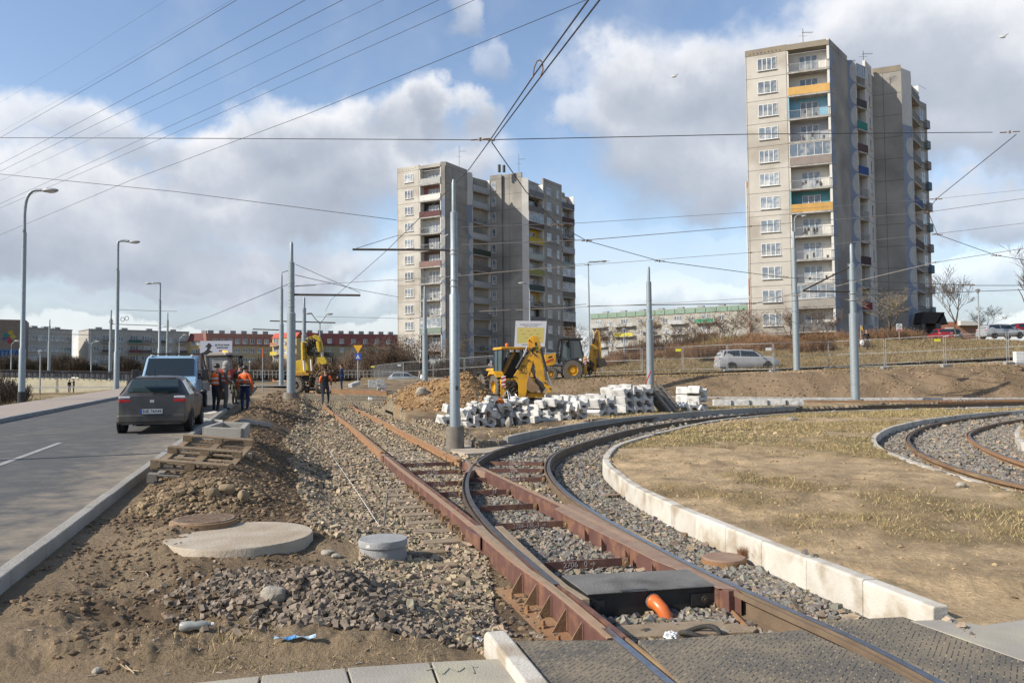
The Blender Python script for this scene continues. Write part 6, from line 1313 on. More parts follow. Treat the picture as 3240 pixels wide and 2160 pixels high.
for k in range(1, 12):
    mb = MB(); z_ = ZR - .75 - SH * (k + 1); mb.prism([F.p(F.W * .55, z_, 0), F.p(F.W, z_, 0), F.p(F.W, z_, .4), F.p(F.W * .55, z_, .4)], (0, 0, 1.05)); mb.build('balcony', cmat([(.10,.16,.22), (.3,.3,.3), (.18,.24,.24), (.25,.22,.2)][k % 4]), t)
ins = lambda p, k=1.35: p + (Vector((c[7].x + 6, c[7].y + 9, 0)) - p) .to_2d().normalized().to_3d() * k
back = [c[11], Vector((c[11].x - 4, c[11].y + 10, 0)), Vector((c[0].x + 8, c[0].y + 22, 0))]
core = [ins(p, 1.5) for p in (c[0], c[2])] + [ins(c[3], 1.6)] + [ins(c[5], 1.5)] + [c[7], c[8] + Vector((-.3, .4, 0)), ins(c[9], 1.5)] + [ins(p, 1.0) for p in (c[11],)] + back[1:]
solid(t, core, ZB - 1, ZR - .9, 'rear_volume', M['panel_shaded'])
mb = MB(); e = [P(2361,575,22), P(2377,573,22)]; F = Face(t, Vector((P(2361,575,26.6).x, P(2361,575,26.6).y, 0)), Vector((P(2374,575,26.6).x, P(2374,575,26.6).y, 0)))
F.wall(ZB - 1, 26.6, M['panel_light'], 'rear_column', joints=[26 - 2.75 * k for k in range(8)], th=.3)
mb = MB()
for k in range(3): mb.prism([F.p(0, ZB + k * 2.7, .01), F.p(F.W, ZB + k * 2.7, .01), F.p(F.W, ZB + 2.2 + k * 2.7, .01), F.p(0, ZB + 2.2 + k * 2.7, .01)], F.n * .01)
mb.prism([F.p(0, 25.9, .01), F.p(F.W, 25.9, .01), F.p(F.W, 26.55, .01), F.p(0, 26.55, .01)], F.n * .01); mb.build('orange_trim', cmat((.62,.25,.16)), t)
antenna(t, P(2541, 134, ZR), 1.6); antenna(t, P(2732, 196, ZR), 1.4)
# entrance porch of the right tower
Y = 97; k = Y / FPX; o_ = A(2990, 1066, Y); t2 = thing('entrance_porch', 'dark tiled entrance porch with open side leaning on the right tower', 'porch', o_); q = lambda px, py, dy=0: A(px, py, Y + dy) - o_
mb = MB(); mb.prism([q(2913,1022), q(2966,1024), q(2990,988), q(2925,986)], (0, 2.2, 0)); mb.prism([q(2962,1022), q(3000,1026), q(2985,987)], (0, 4.0, 0)); mb.build('roof', cmat((.045,.038,.035)), t2)
mb = MB(); mb.prism([q(2916,1078), q(2928,1078), q(2928,1024), q(2916,1024)], (0, .3, 0)); mb.prism([q(2962,1078), q(2978,1078), q(2978,1024), q(2962,1024)], (0, .3, 0)); mb.build('wall', cmat((.14,.13,.12)), t2)
mb = MB(); mb.prism([q(2928,1078,1.2), q(2962,1078,1.2), q(2962,1026,1.2), q(2928,1026,1.2)], (0, .2, 0)); mb.build('door', M['black'], t2)
# ---- left tower
ZR = 36.8; ZB = 3.05
t = thing('tower_block', 'wide twelve storey concrete tower in the middle with coloured balconies', 'tower block', P(1257, 533, ZR).to_2d().to_3d() + Vector((0, 0, ZB)))
c = [P(*q) for q in ((1257,533,ZR),(1327,522,ZR),(1394,521,ZR-.5),(1411,511,ZR),(1478,541,ZR-.2),(1494,547,ZR-.5),(1550,565,ZR-.5),(1586,557,ZR-.3),(1587,554,ZR),(1650,545,ZR),(1671,562,ZR-1),(1719,577,ZR-1),(1777,582,ZR),(1816,610,ZR-1))]
jz = [ZR - .75 - SH * k for k in range(13)]
F = Face(t, c[0], c[1]); F.wall(ZB - 1, ZR, M['panel'], joints=jz, vj=(.1, F.W - .1))
mb = MB()
for i in range(8): mb.box(F.p(F.W * (.12 + .1 * i), ZR - .45 + .04 * (i % 2), .01), (.10, .03, .10), rz=F.rz)
mb.build('attic_vents', M['joint'], t)
for k in range(12): F.win(F.W * .53, ZR - .75 - SH * k - 1.25, 1.75, 1.4, 3)
F = Face(t, c[1], c[2]); PK = cmat((.45,.22,.18)); DK = cmat((.06,.05,.05))
tone = [WH, PK, DK, WH, DK, cmat((.3,.2,.17)), WH, WH, WH, WH, cmat((.2,.19,.18)), DK]; rl = [cmat((.45,.45,.42)), WH, cmat((.12,.04,.04)), None, None, cmat((.25,.15,.13)), None, None, None, cmat((.22,.28,.22)), None, None]
for k in range(12): F.loggia(ZR - .75 - SH * (k + 1), SH, 1.2, tone[k], rl[k], glazed=k == 9, clutter=(0,2,3,2,2,9,2,2,3,0,4,4)[k])
mb = MB(); mb.prism([F.p(0, ZR - .75, .1), F.p(F.W, ZR - .75, .1), F.p(F.W, ZR - .2, .0), F.p(0, ZR - .2, .0)], -F.n * 1.4); mb.build('roof_edge', M['panel_shaded'], t)
F = Face(t, c[2], c[3]); F.wall(ZB - 1, ZR, M['panel_shaded']); scallops(F, [ZR - 1.9 - SH * k for k in range(3, 10)], (F.W * .9, 1.28), 0, 1, ZB + 3, ZR - 6, F.W * .0, F.W * .98)
mat_dk = cmat((.05,.048,.045))
mb = MB(); mb.prism([F.p(F.W * .75, ZB, .012), F.p(F.W, ZB, .012), F.p(F.W, ZR - .7, .012), F.p(F.W * .8, ZR - .7, .012)], F.n * .01); mb.build('tar_stripe', mat_dk, t)
F = Face(t, c[3], c[4]); F.wall(ZB - 1, ZR, M['panel_shaded'], joints=jz, vj=(F.W * .3,))
F = Face(t, c[4], c[5]); F.wall(ZB - 1, ZR - .4, M['panel_light']); scallops(F, [ZR - 1.9 - SH * k for k in range(3, 12)], (F.W * .8, 1.28), F.W, -1, ZB, ZR - 6, 0, F.W * .98)
F = Face(t, c[5], c[6]); tone = [WH, WH, WH, WH, DK, cmat((.12,.11,.1)), WH, WH, cmat((.75,.24,.08)), cmat((.6,.2,.18)), WH, cmat((.3,.3,.29))]; GR = cmat((.42,.44,.45)); rl = [GR, GR, None, cmat((.5,.52,.52)), cmat((.05,.07,.05)), cmat((.18,.17,.16)), GR, GR, cmat((.25,.25,.25)), cmat((.22,.24,.24)), None, None]
for k in range(12): F.loggia(ZR - .75 - SH * (k + 1), SH, 1.2, tone[k], rl[k], clutter=(0,0,2,0,2,0,0,2,3,5,7,3)[k], dw=1.9)
F = Face(t, c[6], c[7]); F.wall(ZB - 1, ZR, M['panel_shaded'], joints=jz)
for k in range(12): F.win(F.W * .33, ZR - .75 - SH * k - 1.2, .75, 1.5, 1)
F = Face(t, c[8], c[9]); F.wall(ZB - 1, ZR, M['panel_shaded'], joints=jz, vj=(F.W * .38,))
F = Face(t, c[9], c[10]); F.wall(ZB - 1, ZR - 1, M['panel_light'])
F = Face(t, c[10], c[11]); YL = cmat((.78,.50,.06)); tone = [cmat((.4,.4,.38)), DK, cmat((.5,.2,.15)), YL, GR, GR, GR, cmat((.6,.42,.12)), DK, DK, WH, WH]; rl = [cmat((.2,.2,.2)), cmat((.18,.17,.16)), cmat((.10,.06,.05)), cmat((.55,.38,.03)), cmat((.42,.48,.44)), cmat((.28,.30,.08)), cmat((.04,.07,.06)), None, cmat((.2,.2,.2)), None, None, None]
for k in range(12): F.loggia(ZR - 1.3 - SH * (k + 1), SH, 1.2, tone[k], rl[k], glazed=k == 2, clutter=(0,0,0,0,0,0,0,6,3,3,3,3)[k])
F = Face(t, c[11], c[12]); F.wall(ZB - 1, ZR - .2, M['panel_shaded'], joints=jz)
for k in range(12): F.win(F.W * .28, ZR - 1.1 - SH * k - 1.2, 1.5, 1.4, 2); F.win(F.W * .76, ZR - 1.1 - SH * k - 1.2, .8, 1.5, 1)
F = Face(t, c[12], c[13]); rl = [cmat((.16,.15,.15)), cmat((.10,.04,.03)), None, GR, cmat((.25,.33,.33)), cmat((.07,.06,.05)), cmat((.2,.17,.14)), None, cmat((.05,.03,.02)), cmat((.4,.4,.38)), None, None]
for k in range(12): F.loggia(ZR - 1.6 - SH * (k + 1), SH, 1.2, cmat((.3,.3,.29)) if k % 3 else cmat((.42,.30,.24)), rl[k], glazed=k in (5, 6, 8), clutter=3)
ctr = Vector((c[7].x + 4, c[7].y + 14, 0)); ins = lambda p, k=1.5: Vector((p.x, p.y, 0)) + (ctr - Vector((p.x, p.y, 0))).normalized() * k
core = [ins(c[0]), ins(c[1]), ins(c[3]), ins(c[4], 1.7), ins(c[6], 1.7), ins(c[8], .4), ins(c[9], .7), ins(c[10], 1.8), ins(c[12], 1.8), ins(c[13], 1.8), Vector((c[13].x - 5, c[13].y + 10, 0)), Vector((c[0].x + 6, c[0].y + 24, 0))]
solid(t, core, ZB - 1, ZR - .9, 'rear_volume', M['panel_shaded'])
antenna(t, P(1453, 524, ZR), 3.4); antenna(t, P(1642, 545, ZR), 3.2); mb = MB(); q = P(1580, 545, ZR) - t.location; mb.cyl(q, q + Vector((0, 0, 1.3)), .25, .25, 8); mb.cyl(q + Vector((.8, 0, 0)), q + Vector((.8, 0, 1.2)), .25, .25, 8); mb.build('vent_pipes', M['black'], t)
# ---- lower blocks
def block(label, p0, p1, zb, zt, storeys, mat_, rows, depth=11, roof=None, roof_h=0, windows=(), balc=(), end=None, end_mat=None, zoff=0.0, roofbits=4, cat='apartment block'):
    t = thing('apartment_block', label, cat, Vector((p0.x, p0.y, zb))); F = Face(t, p0, p1); F.wall(zb - 2, zt - roof_h, mat_, joints=[], th=.4); back_ = -F.n
    mb = MB(); mb.prism([F.p(0, zb - 2, -.41), F.p(F.W, zb - 2, -.41), F.p(F.W, zb - 2, -depth), F.p(0, zb - 2, -depth)], (0, 0, zt - roof_h - zb + 2 - .1)); mb.build('rear_volume', end_mat or mat_, t)
    if roof_h: mb = MB(); mb.prism([F.p(-.2, zt - roof_h, .25), F.p(-.2, zt, -1.1), F.p(-.2, zt, -depth + 1), F.p(-.2, zt - roof_h, -depth)], F.d * (F.W + .4)); mb.build('roof', roof, t)
    else: mb = MB(); mb.prism([F.p(-.1, zt - .01, .12), F.p(F.W + .1, zt - .01, .12), F.p(F.W + .1, zt - .01, -depth - .1), F.p(-.1, zt - .01, -depth - .1)], (0, 0, .3)); mb.build('roof', roof or M['concrete_grey'], t)
    for i in range(roofbits): mb = MB(); mb.box(F.p(F.W * (i + .5) / roofbits, zt + .5, -4), (1.6, 1.2, 1.0), rz=F.rz); mb.build('chimney', M['concrete_grey'], t)
    sh = (zt - zb - rows[1]) / storeys
    for k in range(storeys):
        z = zt - rows[1] - sh * (k + .5)
        for u, w, n in windows:
            F.win(F.W * u, z, w, 1.4, n, .02)
        for u0, u1, cols in balc:
            col_ = cols[k % len(cols)]; z0 = z - 1.2
            mb = MB(); mb.prism([F.p(F.W * u0, z0, .02), F.p(F.W * u1, z0, .02), F.p(F.W * u1, z0, 1.15), F.p(F.W * u0, z0, 1.15)], (0, 0, .16)); b = mb.build('balcony', M['slab_edge'], t)
            mb = MB(); mb.prism([F.p(F.W * u0, z0 + .16, 1.1), F.p(F.W * u1, z0 + .16, 1.1), F.p(F.W * u1, z0 + 1.1, 1.1), F.p(F.W * u0, z0 + 1.1, 1.1)], F.n * .06); mb.build('railing', cmat(col_), b)
            F.win(F.W * (u0 + u1) / 2, z0 + 1.4, min(2.2, F.W * (u1 - u0) * .8), 1.9, 3, .02, parent=b)
    return t, F
g4 = [(.22,.20,.18), (.10,.09,.08), (.30,.30,.30), (.16,.05,.05), (.05,.12,.09)]
# far left grey block, white gable block
t, F = block('long grey five storey block behind bare trees at the left', P(82, 1038, 15.0), P(228, 1046, 15.0), 0, 15.0, 5, cmat((.50,.47,.42)), (0, 1.0), windows=[(i / 8 + .06, 1.5, 2) for i in range(8)])
p0 = A(232, 1100, 262); p1 = P(280, 1043, 15.2)
t, F = block('five storey block with white blank gable and dark balconies', P(281, 1043, 15.2), P(598, 1052, 15.2), 0, 15.2, 5, cmat((.46,.43,.38)), (0, 1.0), windows=[(.07, 1.4, 2), (.30, 1.4, 2), (.62, 1.4, 2), (.8, 1.4, 2)], balc=[(.12, .22, g4), (.37, .5, g4[::-1]), (.5, .6, g4), (.68, .76, g4[1:]), (.87, .97, g4)])
G = Face(t, Vector((p0.x, p0.y + 0, 0)), Vector((p1.x, p1.y, 0))); G.wall(-1, 15.2, M['panel_light'], 'gable_wall', joints=[2.8 * k for k in range(1, 6)], th=.6)
# mural gable at the left edge
P0 = P(-60, 1009, 16.5); P1 = P(82, 1012, 16.5); t = thing('apartment_block', 'brown gable with a coloured star mural at the left edge', 'apartment block', Vector((P0.x, P0.y, 0))); F = Face(t, P0, P1); F.wall(-1, 16.5, cmat((.24,.185,.15)), 'gable_wall', th=12)
mb = MB(); mb.prism([F.p(F.W * .40, 7.0, .01), F.p(F.W, 7.0, .01), F.p(F.W, 9.2, .01), F.p(F.W * .40, 9.2, .01)], F.n * .02); mb.build('blue_band', cmat((.10,.22,.42)), t)
text_obj('lettering', 'SITUA', 1.9, cmat((.03,.05,.12)), t, F.a + F.d * F.W * .6 + F.n * .05 + Vector((0, 0, 8.2)), basis(F.d, (0, 0, 1)), .01)
for u, z, w_, h_, cc in ((.56,12.6,1.6,1.8,(.04,.20,.18)),(.66,13.3,1.6,1.4,(.45,.33,.05)),(.72,12.3,1.4,1.4,(.5,.38,.08)),(.64,11.2,1.2,1.2,(.4,.03,.05)),(.60,11.9,1.0,1.0,(.35,.06,.08)),(.52,11.8,1.0,1.0,(.05,.12,.3))):
    mb = MB(); cpt = F.p(F.W * u, z, .02); mb.prism([cpt - F.d * w_ / 2, cpt + Vector((0, 0, -h_ / 2)), cpt + F.d * w_ / 2, cpt + Vector((0, 0, h_ / 2))], F.n * .02); mb.build('mural_patch', cmat(cc), t)
RR = mat('red roof', (.20,.06,.05), (.15,.045,.04), .8, 1, coord='World'); YE_ = cmat((.60,.46,.22)); YG = cmat((.36,.31,.20))  # last one is the same yellow with its shade put into the colour
W_ = (.60,.58,.52)
t, F = block('yellow gabled end house with red mansard roof beside the billboard', P(597, 1054, 15.0), P(655, 1053, 15.0), 0, 15.0, 5, YE_, (0, 1.5), roof=RR, roof_h=2.4, windows=[(.25, 1.2, 2), (.5, 1.2, 2), (.78, 1.2, 2)], roofbits=1, depth=9)
t, F = block('long yellow and red roofed block left of the excavator', P(656, 1053, 14.8), P(866, 1057, 14.8), 0, 14.8, 5, cmat((.50,.39,.24)), (0, 1.0), roof=cmat((.30,.14,.095)), roof_h=3.6, windows=[(.12 + .11 * i, 1.3, 2) for i in range(8)], roofbits=6)
t, F = block('yellow stair house with balconies and orange roof behind the second pole', P(862, 1054, 15.0), P(938, 1050, 15.0), 0, 15.0, 5, YE_, (0, 1.5), roof=cmat((.50,.10,.06)), roof_h=1.6, windows=[(.5, .9, 1)], balc=[(.02, .30, [(.45,.2,.1), (.65,.5,.05), W_, W_]), (.66, .98, [(.25,.12,.08), W_, W_, (.4,.2,.1)])], roofbits=1, depth=8)
t, F = block('long block with dark red mansard roof right of the excavator', P(938, 1052, 15.0), P(1264, 1058, 15.0), 0, 15.0, 5, YG, (0, 1.0), roof=RR, roof_h=3.8, windows=[(.08 + .115 * i, 1.3, 2) for i in range(8)], roofbits=10)
# green roofed block between the towers
GRN = cmat((.25,.35,.26)); zt_ = 19.0
t, F = block('four storey block with pale green roof edge between the two towers', P(1868, 996, zt_), P(2372, 966, zt_), 3.5, zt_, 5, mat('cream facade', (.45,.42,.36), (.34,.32,.28), .9, .4, coord='World'), (0, 1.4), roof=M['concrete_grey'], windows=[(.13, 1.4, 2), (.34, 1.4, 2), (.50, 1.4, 2), (.66, 1.4, 2), (.84, 1.4, 2)],
    balc=[(.01, .11, [(.5,.5,.48), (.3,.3,.3), (.5,.5,.48)]), (.17, .30, [(.5,.5,.5), (.62,.55,.06), (.45,.45,.42)]), (.37, .46, [(.35,.28,.12), (.10,.08,.07), (.3,.3,.3)]), (.53, .63, [(.5,.5,.5), (.45,.45,.45)]), (.69, .80, [(.05,.30,.16), (.5,.5,.5), (.5,.5,.5)])], roofbits=8, depth=12)
mb = MB(); n_ = 16
for i in range(n_): u0 = F.W * i / n_ + .08; u1 = F.W * (i + 1) / n_ - .08; mb.prism([F.p(u0, zt_ - 1.15, .14), F.p(u1, zt_ - 1.15, .14), F.p(u1, zt_ + .15, .14), F.p(u0, zt_ + .15, .14)], F.n * .06)
mb.build('green_roof_band', GRN, t)
# small orange pavilion far right
Y = 150; k = Y / FPX; b = A(2975, 1070, Y); t = thing('pavilion', 'low orange brick pavilion behind the parked cars', 'building', b); q = lambda px, py: A(px, py, Y) - b
mb = MB(); mb.prism([q(2975,1070), q(3034,1070), q(3034,1017), q(2975,1019)], (0, 8, 0)); mb.build('wall', cmat((.46,.20,.12)), t); mb = MB(); mb.prism([q(3034,1070), q(3100,1070), q(3096,1022), q(3034,1018)], (0, 9, 0)); mb.build('wall', cmat((.33,.19,.13)), t)
mb = MB(); mb.prism([q(3030,1030), q(3100,1030), q(3096,1017), q(3030,1016)], (0, -1, 0)); mb.build('roof', M['panel_light'], t); mb = MB(); mb.box(q(3003,1044) + Vector((0, -.1, 0)), (1.6, .1, .9)); mb.build('window', M['white_frame'], t)
# cream retaining wall with black railing on the left
t = thing('ramp_wall', 'long cream retaining wall of the ramp at the left edge', 'wall', A(200, 1231, 112)); b = t.location
pts = [(-30,1193,1232,112),(260,1197,1226,112),(400,1204,1214,112)]; q = [(A(a, c_, Y_) - b, A(a, d_, Y_) - b) for a, c_, d_, Y_ in pts]
mb = MB()
for (u0, l0), (u1, l1) in zip(q[:-1], q[1:]): mb.prism([l0 - Vector((0, 0, .6)), l1 - Vector((0, 0, .6)), u1, u0], (0, .4, 0))
mb.build('wall_face', cmat((.70,.63,.44)), t)
t = thing('railing', 'black railing with grey screens on top of the cream ramp wall', 'railing', b.copy()); mb = MB(); mb2 = MB()
tops = [(-30,1170,1193),(60,1171,1194),(150,1173,1196),(240,1174,1198),(330,1175,1201),(385,1176,1204),(480,1177,1207)]
for (a, ty, by), (a2, ty2, by2) in zip(tops[:-1], tops[1:]):
    mb2.prism([A(a, by - 5, 112) - b, A(a2, by2 - 5, 112) - b, A(a2, ty2 + 3, 112) - b, A(a, ty + 3, 112) - b], (0, .05, 0))
    for i in range(5): f_ = i / 5; mb.bar(A(a + (a2 - a) * f_, by + (by2 - by) * f_, 111.9) - b, A(a + (a2 - a) * f_, ty + (ty2 - ty) * f_, 111.9) - b, .07)
    mb.bar(A(a, ty, 111.9) - b, A(a2, ty2, 111.9) - b, .14)
mb.build('rail_bars', M['black'], t); mb2.build('screen', cmat((.10,.10,.11)), t)
t = thing('fence', 'low grey mesh fence in front of the red roofed block', 'fence', A(860, 1192, 95)); b = t.location; mb = MB()
for i in range(40): px = 790 + i * 12; mb.bar(A(px, 1196, 95) - b, A(px, 1172, 95) - b, .05)
for py in (1172, 1184): mb.bar(A(780, py, 95) - b, A(1265, py, 95) - b, .05)
mb.build('fence_bars', M['galv_grey'], t)
# ---------------------------------------------------------------- bare trees and bushes
M['bark'] = mat('bark', (.14,.105,.075), (.09,.07,.05), .95, 6, .4, 20); M['twig'] = mat('twigs', (.13,.085,.055), (.19,.135,.09), .95, 3, rand=.2); M['russet'] = mat('russet twigs', (.20,.105,.055), (.28,.17,.09), .95, 2, rand=.15); M['twig_dark'] = mat('dark twigs', (.075,.058,.042), (.12,.09,.06), .95, 2, rand=.2); M['twig_pale'] = mat('pale twigs', (.30,.25,.18), (.20,.16,.11), .95, 3)
def grow(mb, p, d, L, r, depth, rnd, spread=.5, up=.12, n=4, mb2=None, kids=3):
    pts = [p.copy()]; q = p.copy(); dd = d.copy(); rs = [r]
    for i in range(n):
        dd = (dd + Vector((rnd.gauss(0, .10), rnd.gauss(0, .10), rnd.gauss(0, .06) + up * .3))).normalized(); q = q + dd * L / n; pts.append(q.copy()); rs.append(r * (1 - .55 * (i + 1) / n))
    rs = [max(v, .011) for v in rs]; (mb if depth > 2 or mb2 is None else mb2).tube(pts, rs, 5 if depth > 2 else 3)
    if depth <= 0: return
    for i in range(kids + (1 if depth < 3 else 0)):
        k = rnd.randint(max(1, n // 2), n); a = rnd.uniform(0, 2 * PI); ax = Vector((math.cos(a), math.sin(a), rnd.uniform(-.2, .6))); nd = (dd * (1 - spread) + ax * spread).normalized()
        grow(mb, pts[k], nd, L * rnd.uniform(.55, .78), rs[k] * .72, depth - 1, rnd, spread, up, max(2, n - 1), mb2, kids)
def tree_proto(seed, h, mat_t, mat_c, depth=5, spread=.5, r=.11, trunk=.28, kids=3, up=.15):
    rnd = random.Random(seed); a, b = MB(), MB(); grow(a, Vector((0, 0, 0)), Vector((rnd.gauss(0, .04), rnd.gauss(0, .04), 1)), h * trunk, r, 6, rnd, .3, .3, 4, b, 0)
    for i in range(4): an = i * PI / 2 + rnd.uniform(-.5, .5); grow(a, Vector((0, 0, h * trunk * (.85 + .05 * i))), Vector((math.cos(an) * spread, math.sin(an) * spread, .8)).normalized(), h * .36, r * .6, depth - 1, rnd, spread, up, 4, b, kids)
    t = thing('bare_tree', 'x x x x', 'tree'); a.build('trunk', mat_t, t); b.build('crown', mat_c, t); return t
def bush_proto(seed, h, w, n, mat_, th=.02):
    rnd = random.Random(seed); mb = MB()
    for i in range(n):
        a = rnd.uniform(0, 2 * PI); rr = rnd.uniform(0, 1) ** .5 * w / 2; s = Vector((math.cos(a) * rr * .6, math.sin(a) * rr * .6, 0)); e = Vector((math.cos(a) * rr, math.sin(a) * rr, h * rnd.uniform(.45, 1) * (1 - .35 * (rr / (w / 2)) ** 2)))
        m_ = (s + e) / 2 + Vector((rnd.gauss(0, .12), rnd.gauss(0, .12), 0)); mb.tube([s, m_, e], [th, th * .8, th * .4], 3)
        for j in range(3): q = s + (e - s) * rnd.uniform(.4, .95); mb.tube([q, q + Vector((rnd.gauss(0, .22), rnd.gauss(0, .22), rnd.uniform(.05, .4)))], [th * .6, th * .3], 3)
    t = thing('bush', 'x x x x', 'bush'); mb.build('branches', mat_, t); return t
usedp = set()
def place(pr, px, base_y, Y, s, label, group=None, sz=None, rz=None, on_ground=True):
    o = pr if pr.name not in usedp else dup(pr); usedp.add(pr.name); b = A(px, base_y, Y)
    o.location = b - Vector((0, 0, .15)); o.scale = (s, s, sz or s); o.rotation_euler = (0, 0, random.uniform(0, 6) if rz is None else rz); tag(o, label)
    if group: o['group'] = group
    elif 'group' in o: del o['group']
    return o
TA = tree_proto(3, 6.2, M['bark'], M['twig_pale'], 5, .62, .12, .24, 3); TB = tree_proto(9, 7.0, M['bark'], M['twig'], 5, .42, .10, .22, 3, .3); TC = tree_proto(21, 5.5, M['bark'], M['twig'], 5, .55, .08, .15, 3)
BU = [bush_proto(31 + i, 2.2, 3.0, 260, M['russet'], .022) for i in range(2)]; BD = [bush_proto(41 + i, 3.0, 4.0, 330, M['twig_dark'], .04) for i in range(2)]; BT = [bush_proto(51 + i, 4.0, 4.5, 300, M['twig'], .035) for i in range(2)]
place(TA, 2818, 1084, 80, 1.05, 'spreading pale bare tree left of the entrance porch', rz=1); place(TB, 3026, 1062, 92, 1.15, 'tall upright bare tree right of the porch behind the red car', rz=2)
place(TB, 3268, 1062, 98, 1.55, 'large bare tree cut by the right edge', rz=4); place(TC, 3120, 1062, 125, 1.0, 'small distant bare tree between the park lamp and the estate car')
place(TC, 2620, 1092, 88, .95, 'bare shrub tree before the lowest balcony of the right tower'); place(TC, 2500, 1090, 90, .95, 'bare shrub tree left of the grey lamp pole at the tower'); place(TC, 2382, 1100, 92, .95, 'bare shrub tree at the left corner of the right tower')
place(TC, 2220, 1130, 100, 1.15, 'bare tree in front of the green roofed block, right of three'); place(TC, 2100, 1135, 100, 1.2, 'bare tree in front of the green roofed block, middle of three'); place(TC, 1930, 1148, 98, 1.1, 'bare tree in front of the green roofed block, left of three'); place(TC, 2310, 1125, 100, 1.3, 'bare tree in the gap between green roofed block and tower')
place(TC, 1300, 1205, 100, 1.3, 'bare tree below the left corner of the middle tower'); place(TC, 1405, 1205, 95, 1.15, 'bare tree before the balconies of the middle tower, right of the thin pole'); place(TC, 1230, 1208, 105, 1.35, 'bare tree right of the give way sign'); place(TC, 1160, 1210, 110, 1.25, 'bare tree right behind the give way sign'); place(TC, 1848, 1165, 110, 1.3, 'bare tree at the thin street lamp between the towers')
def row(protos, n, x0, x1, y0, y1, Y0, Y1, s0, s1, label, group):
    for i in range(n):
        f = (i + random.uniform(-.3, .3)) / max(1, n - 1); s = random.uniform(s0, s1); place(protos[i % len(protos)], x0 + (x1 - x0) * f, y0 + (y1 - y0) * f + random.uniform(-2, 2), Y0 + (Y1 - Y0) * f + random.uniform(-3, 3), s, label, group, s * random.uniform(.8, 1.15))
row(BU, 26, 2330, 2890, 1108, 1088, 80, 86, .8, 1.15, 'russet leafless bush in the hedge along the foot of the right tower', 'hedge bushes below the right tower')
row(BU, 16, 1960, 2340, 1148, 1122, 84, 80, .6, .85, 'russet leafless bush on the slope before the green roofed block', 'bushes on the slope'); row(BU, 12, 2120, 2720, 1135, 1112, 74, 74, .7, 1.0, 'low brown bush on the slope behind the silver car', 'low bushes behind the silver car')
row(BT, 13, 2000, 2370, 1140, 1110, 112, 108, .65, 1.05, 'tall brown leafless shrub in the thicket before the green roofed block', 'thicket before the green roofed block'); row(BT, 18, 1095, 1275, 1200, 1205, 125, 105, .8, 1.35, 'tall brown leafless shrub in the thicket left of the middle tower', 'thicket left of the middle tower')
row(BD, 16, 1280, 1520, 1205, 1200, 100, 92, .7, 1.0, 'dark leafless bush at the foot of the middle tower', 'dark bushes below the middle tower'); row(BD, 14, -10, 250, 1172, 1172, 170, 160, .8, 1.5, 'dark leafless bush before the grey blocks at the left', 'dark bushes before the grey blocks')
row(BD, 14, 240, 620, 1175, 1178, 165, 150, .6, 1.2, 'dark leafless bush before the white gable block', 'dark bushes before the white gable block'); row(BT, 18, 600, 1080, 1192, 1196, 160, 130, .7, 1.3, 'brown leafless shrub before the red roofed blocks', 'shrubs before the red roofed blocks')
row(BD, 16, 640, 1130, 1196, 1203, 102, 98, .3, .5, 'low dark hedge bush beyond the cross road', 'hedge beyond the cross road'); row(BU, 3, 1880, 1960, 1165, 1160, 80, 80, .8, 1.0, 'brown bush behind the farther backhoe', 'bushes behind the farther backhoe')
row(BD, 3, -30, 40, 1285, 1278, 44, 44, .55, .7, 'dark bush cut by the left edge behind the first lamp', 'bushes at the left edge')
# ---------------------------------------------------------------- vehicles
def wheel(par, c, r, w, ax, tyre=None, rim=None, rimr=.58, name='wheel', lug=False):
    """tyre (part) with rim (sub-part); ax = axle direction towards the visible side"""
    ax = Vector(ax).normalized(); c = Vector(c); q = Vector((0, 0, 1)); e = ax.cross(q).normalized(); Mx = Matrix((e, e.cross(ax) * -1, ax)).transposed()
    mb = MB(); mb.lathe([(r * rimr, -w / 2), (r * .9, -w / 2), (r, -w * .36), (r * 1.0, w * .36), (r * .9, w / 2), (r * rimr, w / 2), (r * rimr, -w / 2)], c, 28, Mx)
    if lug:
        for i in range(20):
            a = 2 * PI * i / 20
            for s_ in (-1, 1): p = c + (e * math.cos(a + .08 * s_) + q * math.sin(a + .08 * s_)) * r * 1.0; mb.bar(p + ax * .02 * s_, p + ax * w * .47 * s_ + (e * -math.sin(a) + q * math.cos(a)) * .10, .055, .06)
    t_ = mb.build(name, tyre or M['tyre_black'], par, autosm=R(35)); mb = MB(); mb.lathe([(.02, w * .30), (r * .22, w * .34), (r * .26, w * .22), (r * rimr * .9, w * .12), (r * rimr * 1.01, w * .46), (r * rimr, -w * .4), (.02, -w * .4)], c, 20, Mx)
    mb.build('rim', rim or M['galv_grey'], t_, autosm=R(35)); return t_
def interp(xs, ys, x): return float(np.interp(x, xs, ys))
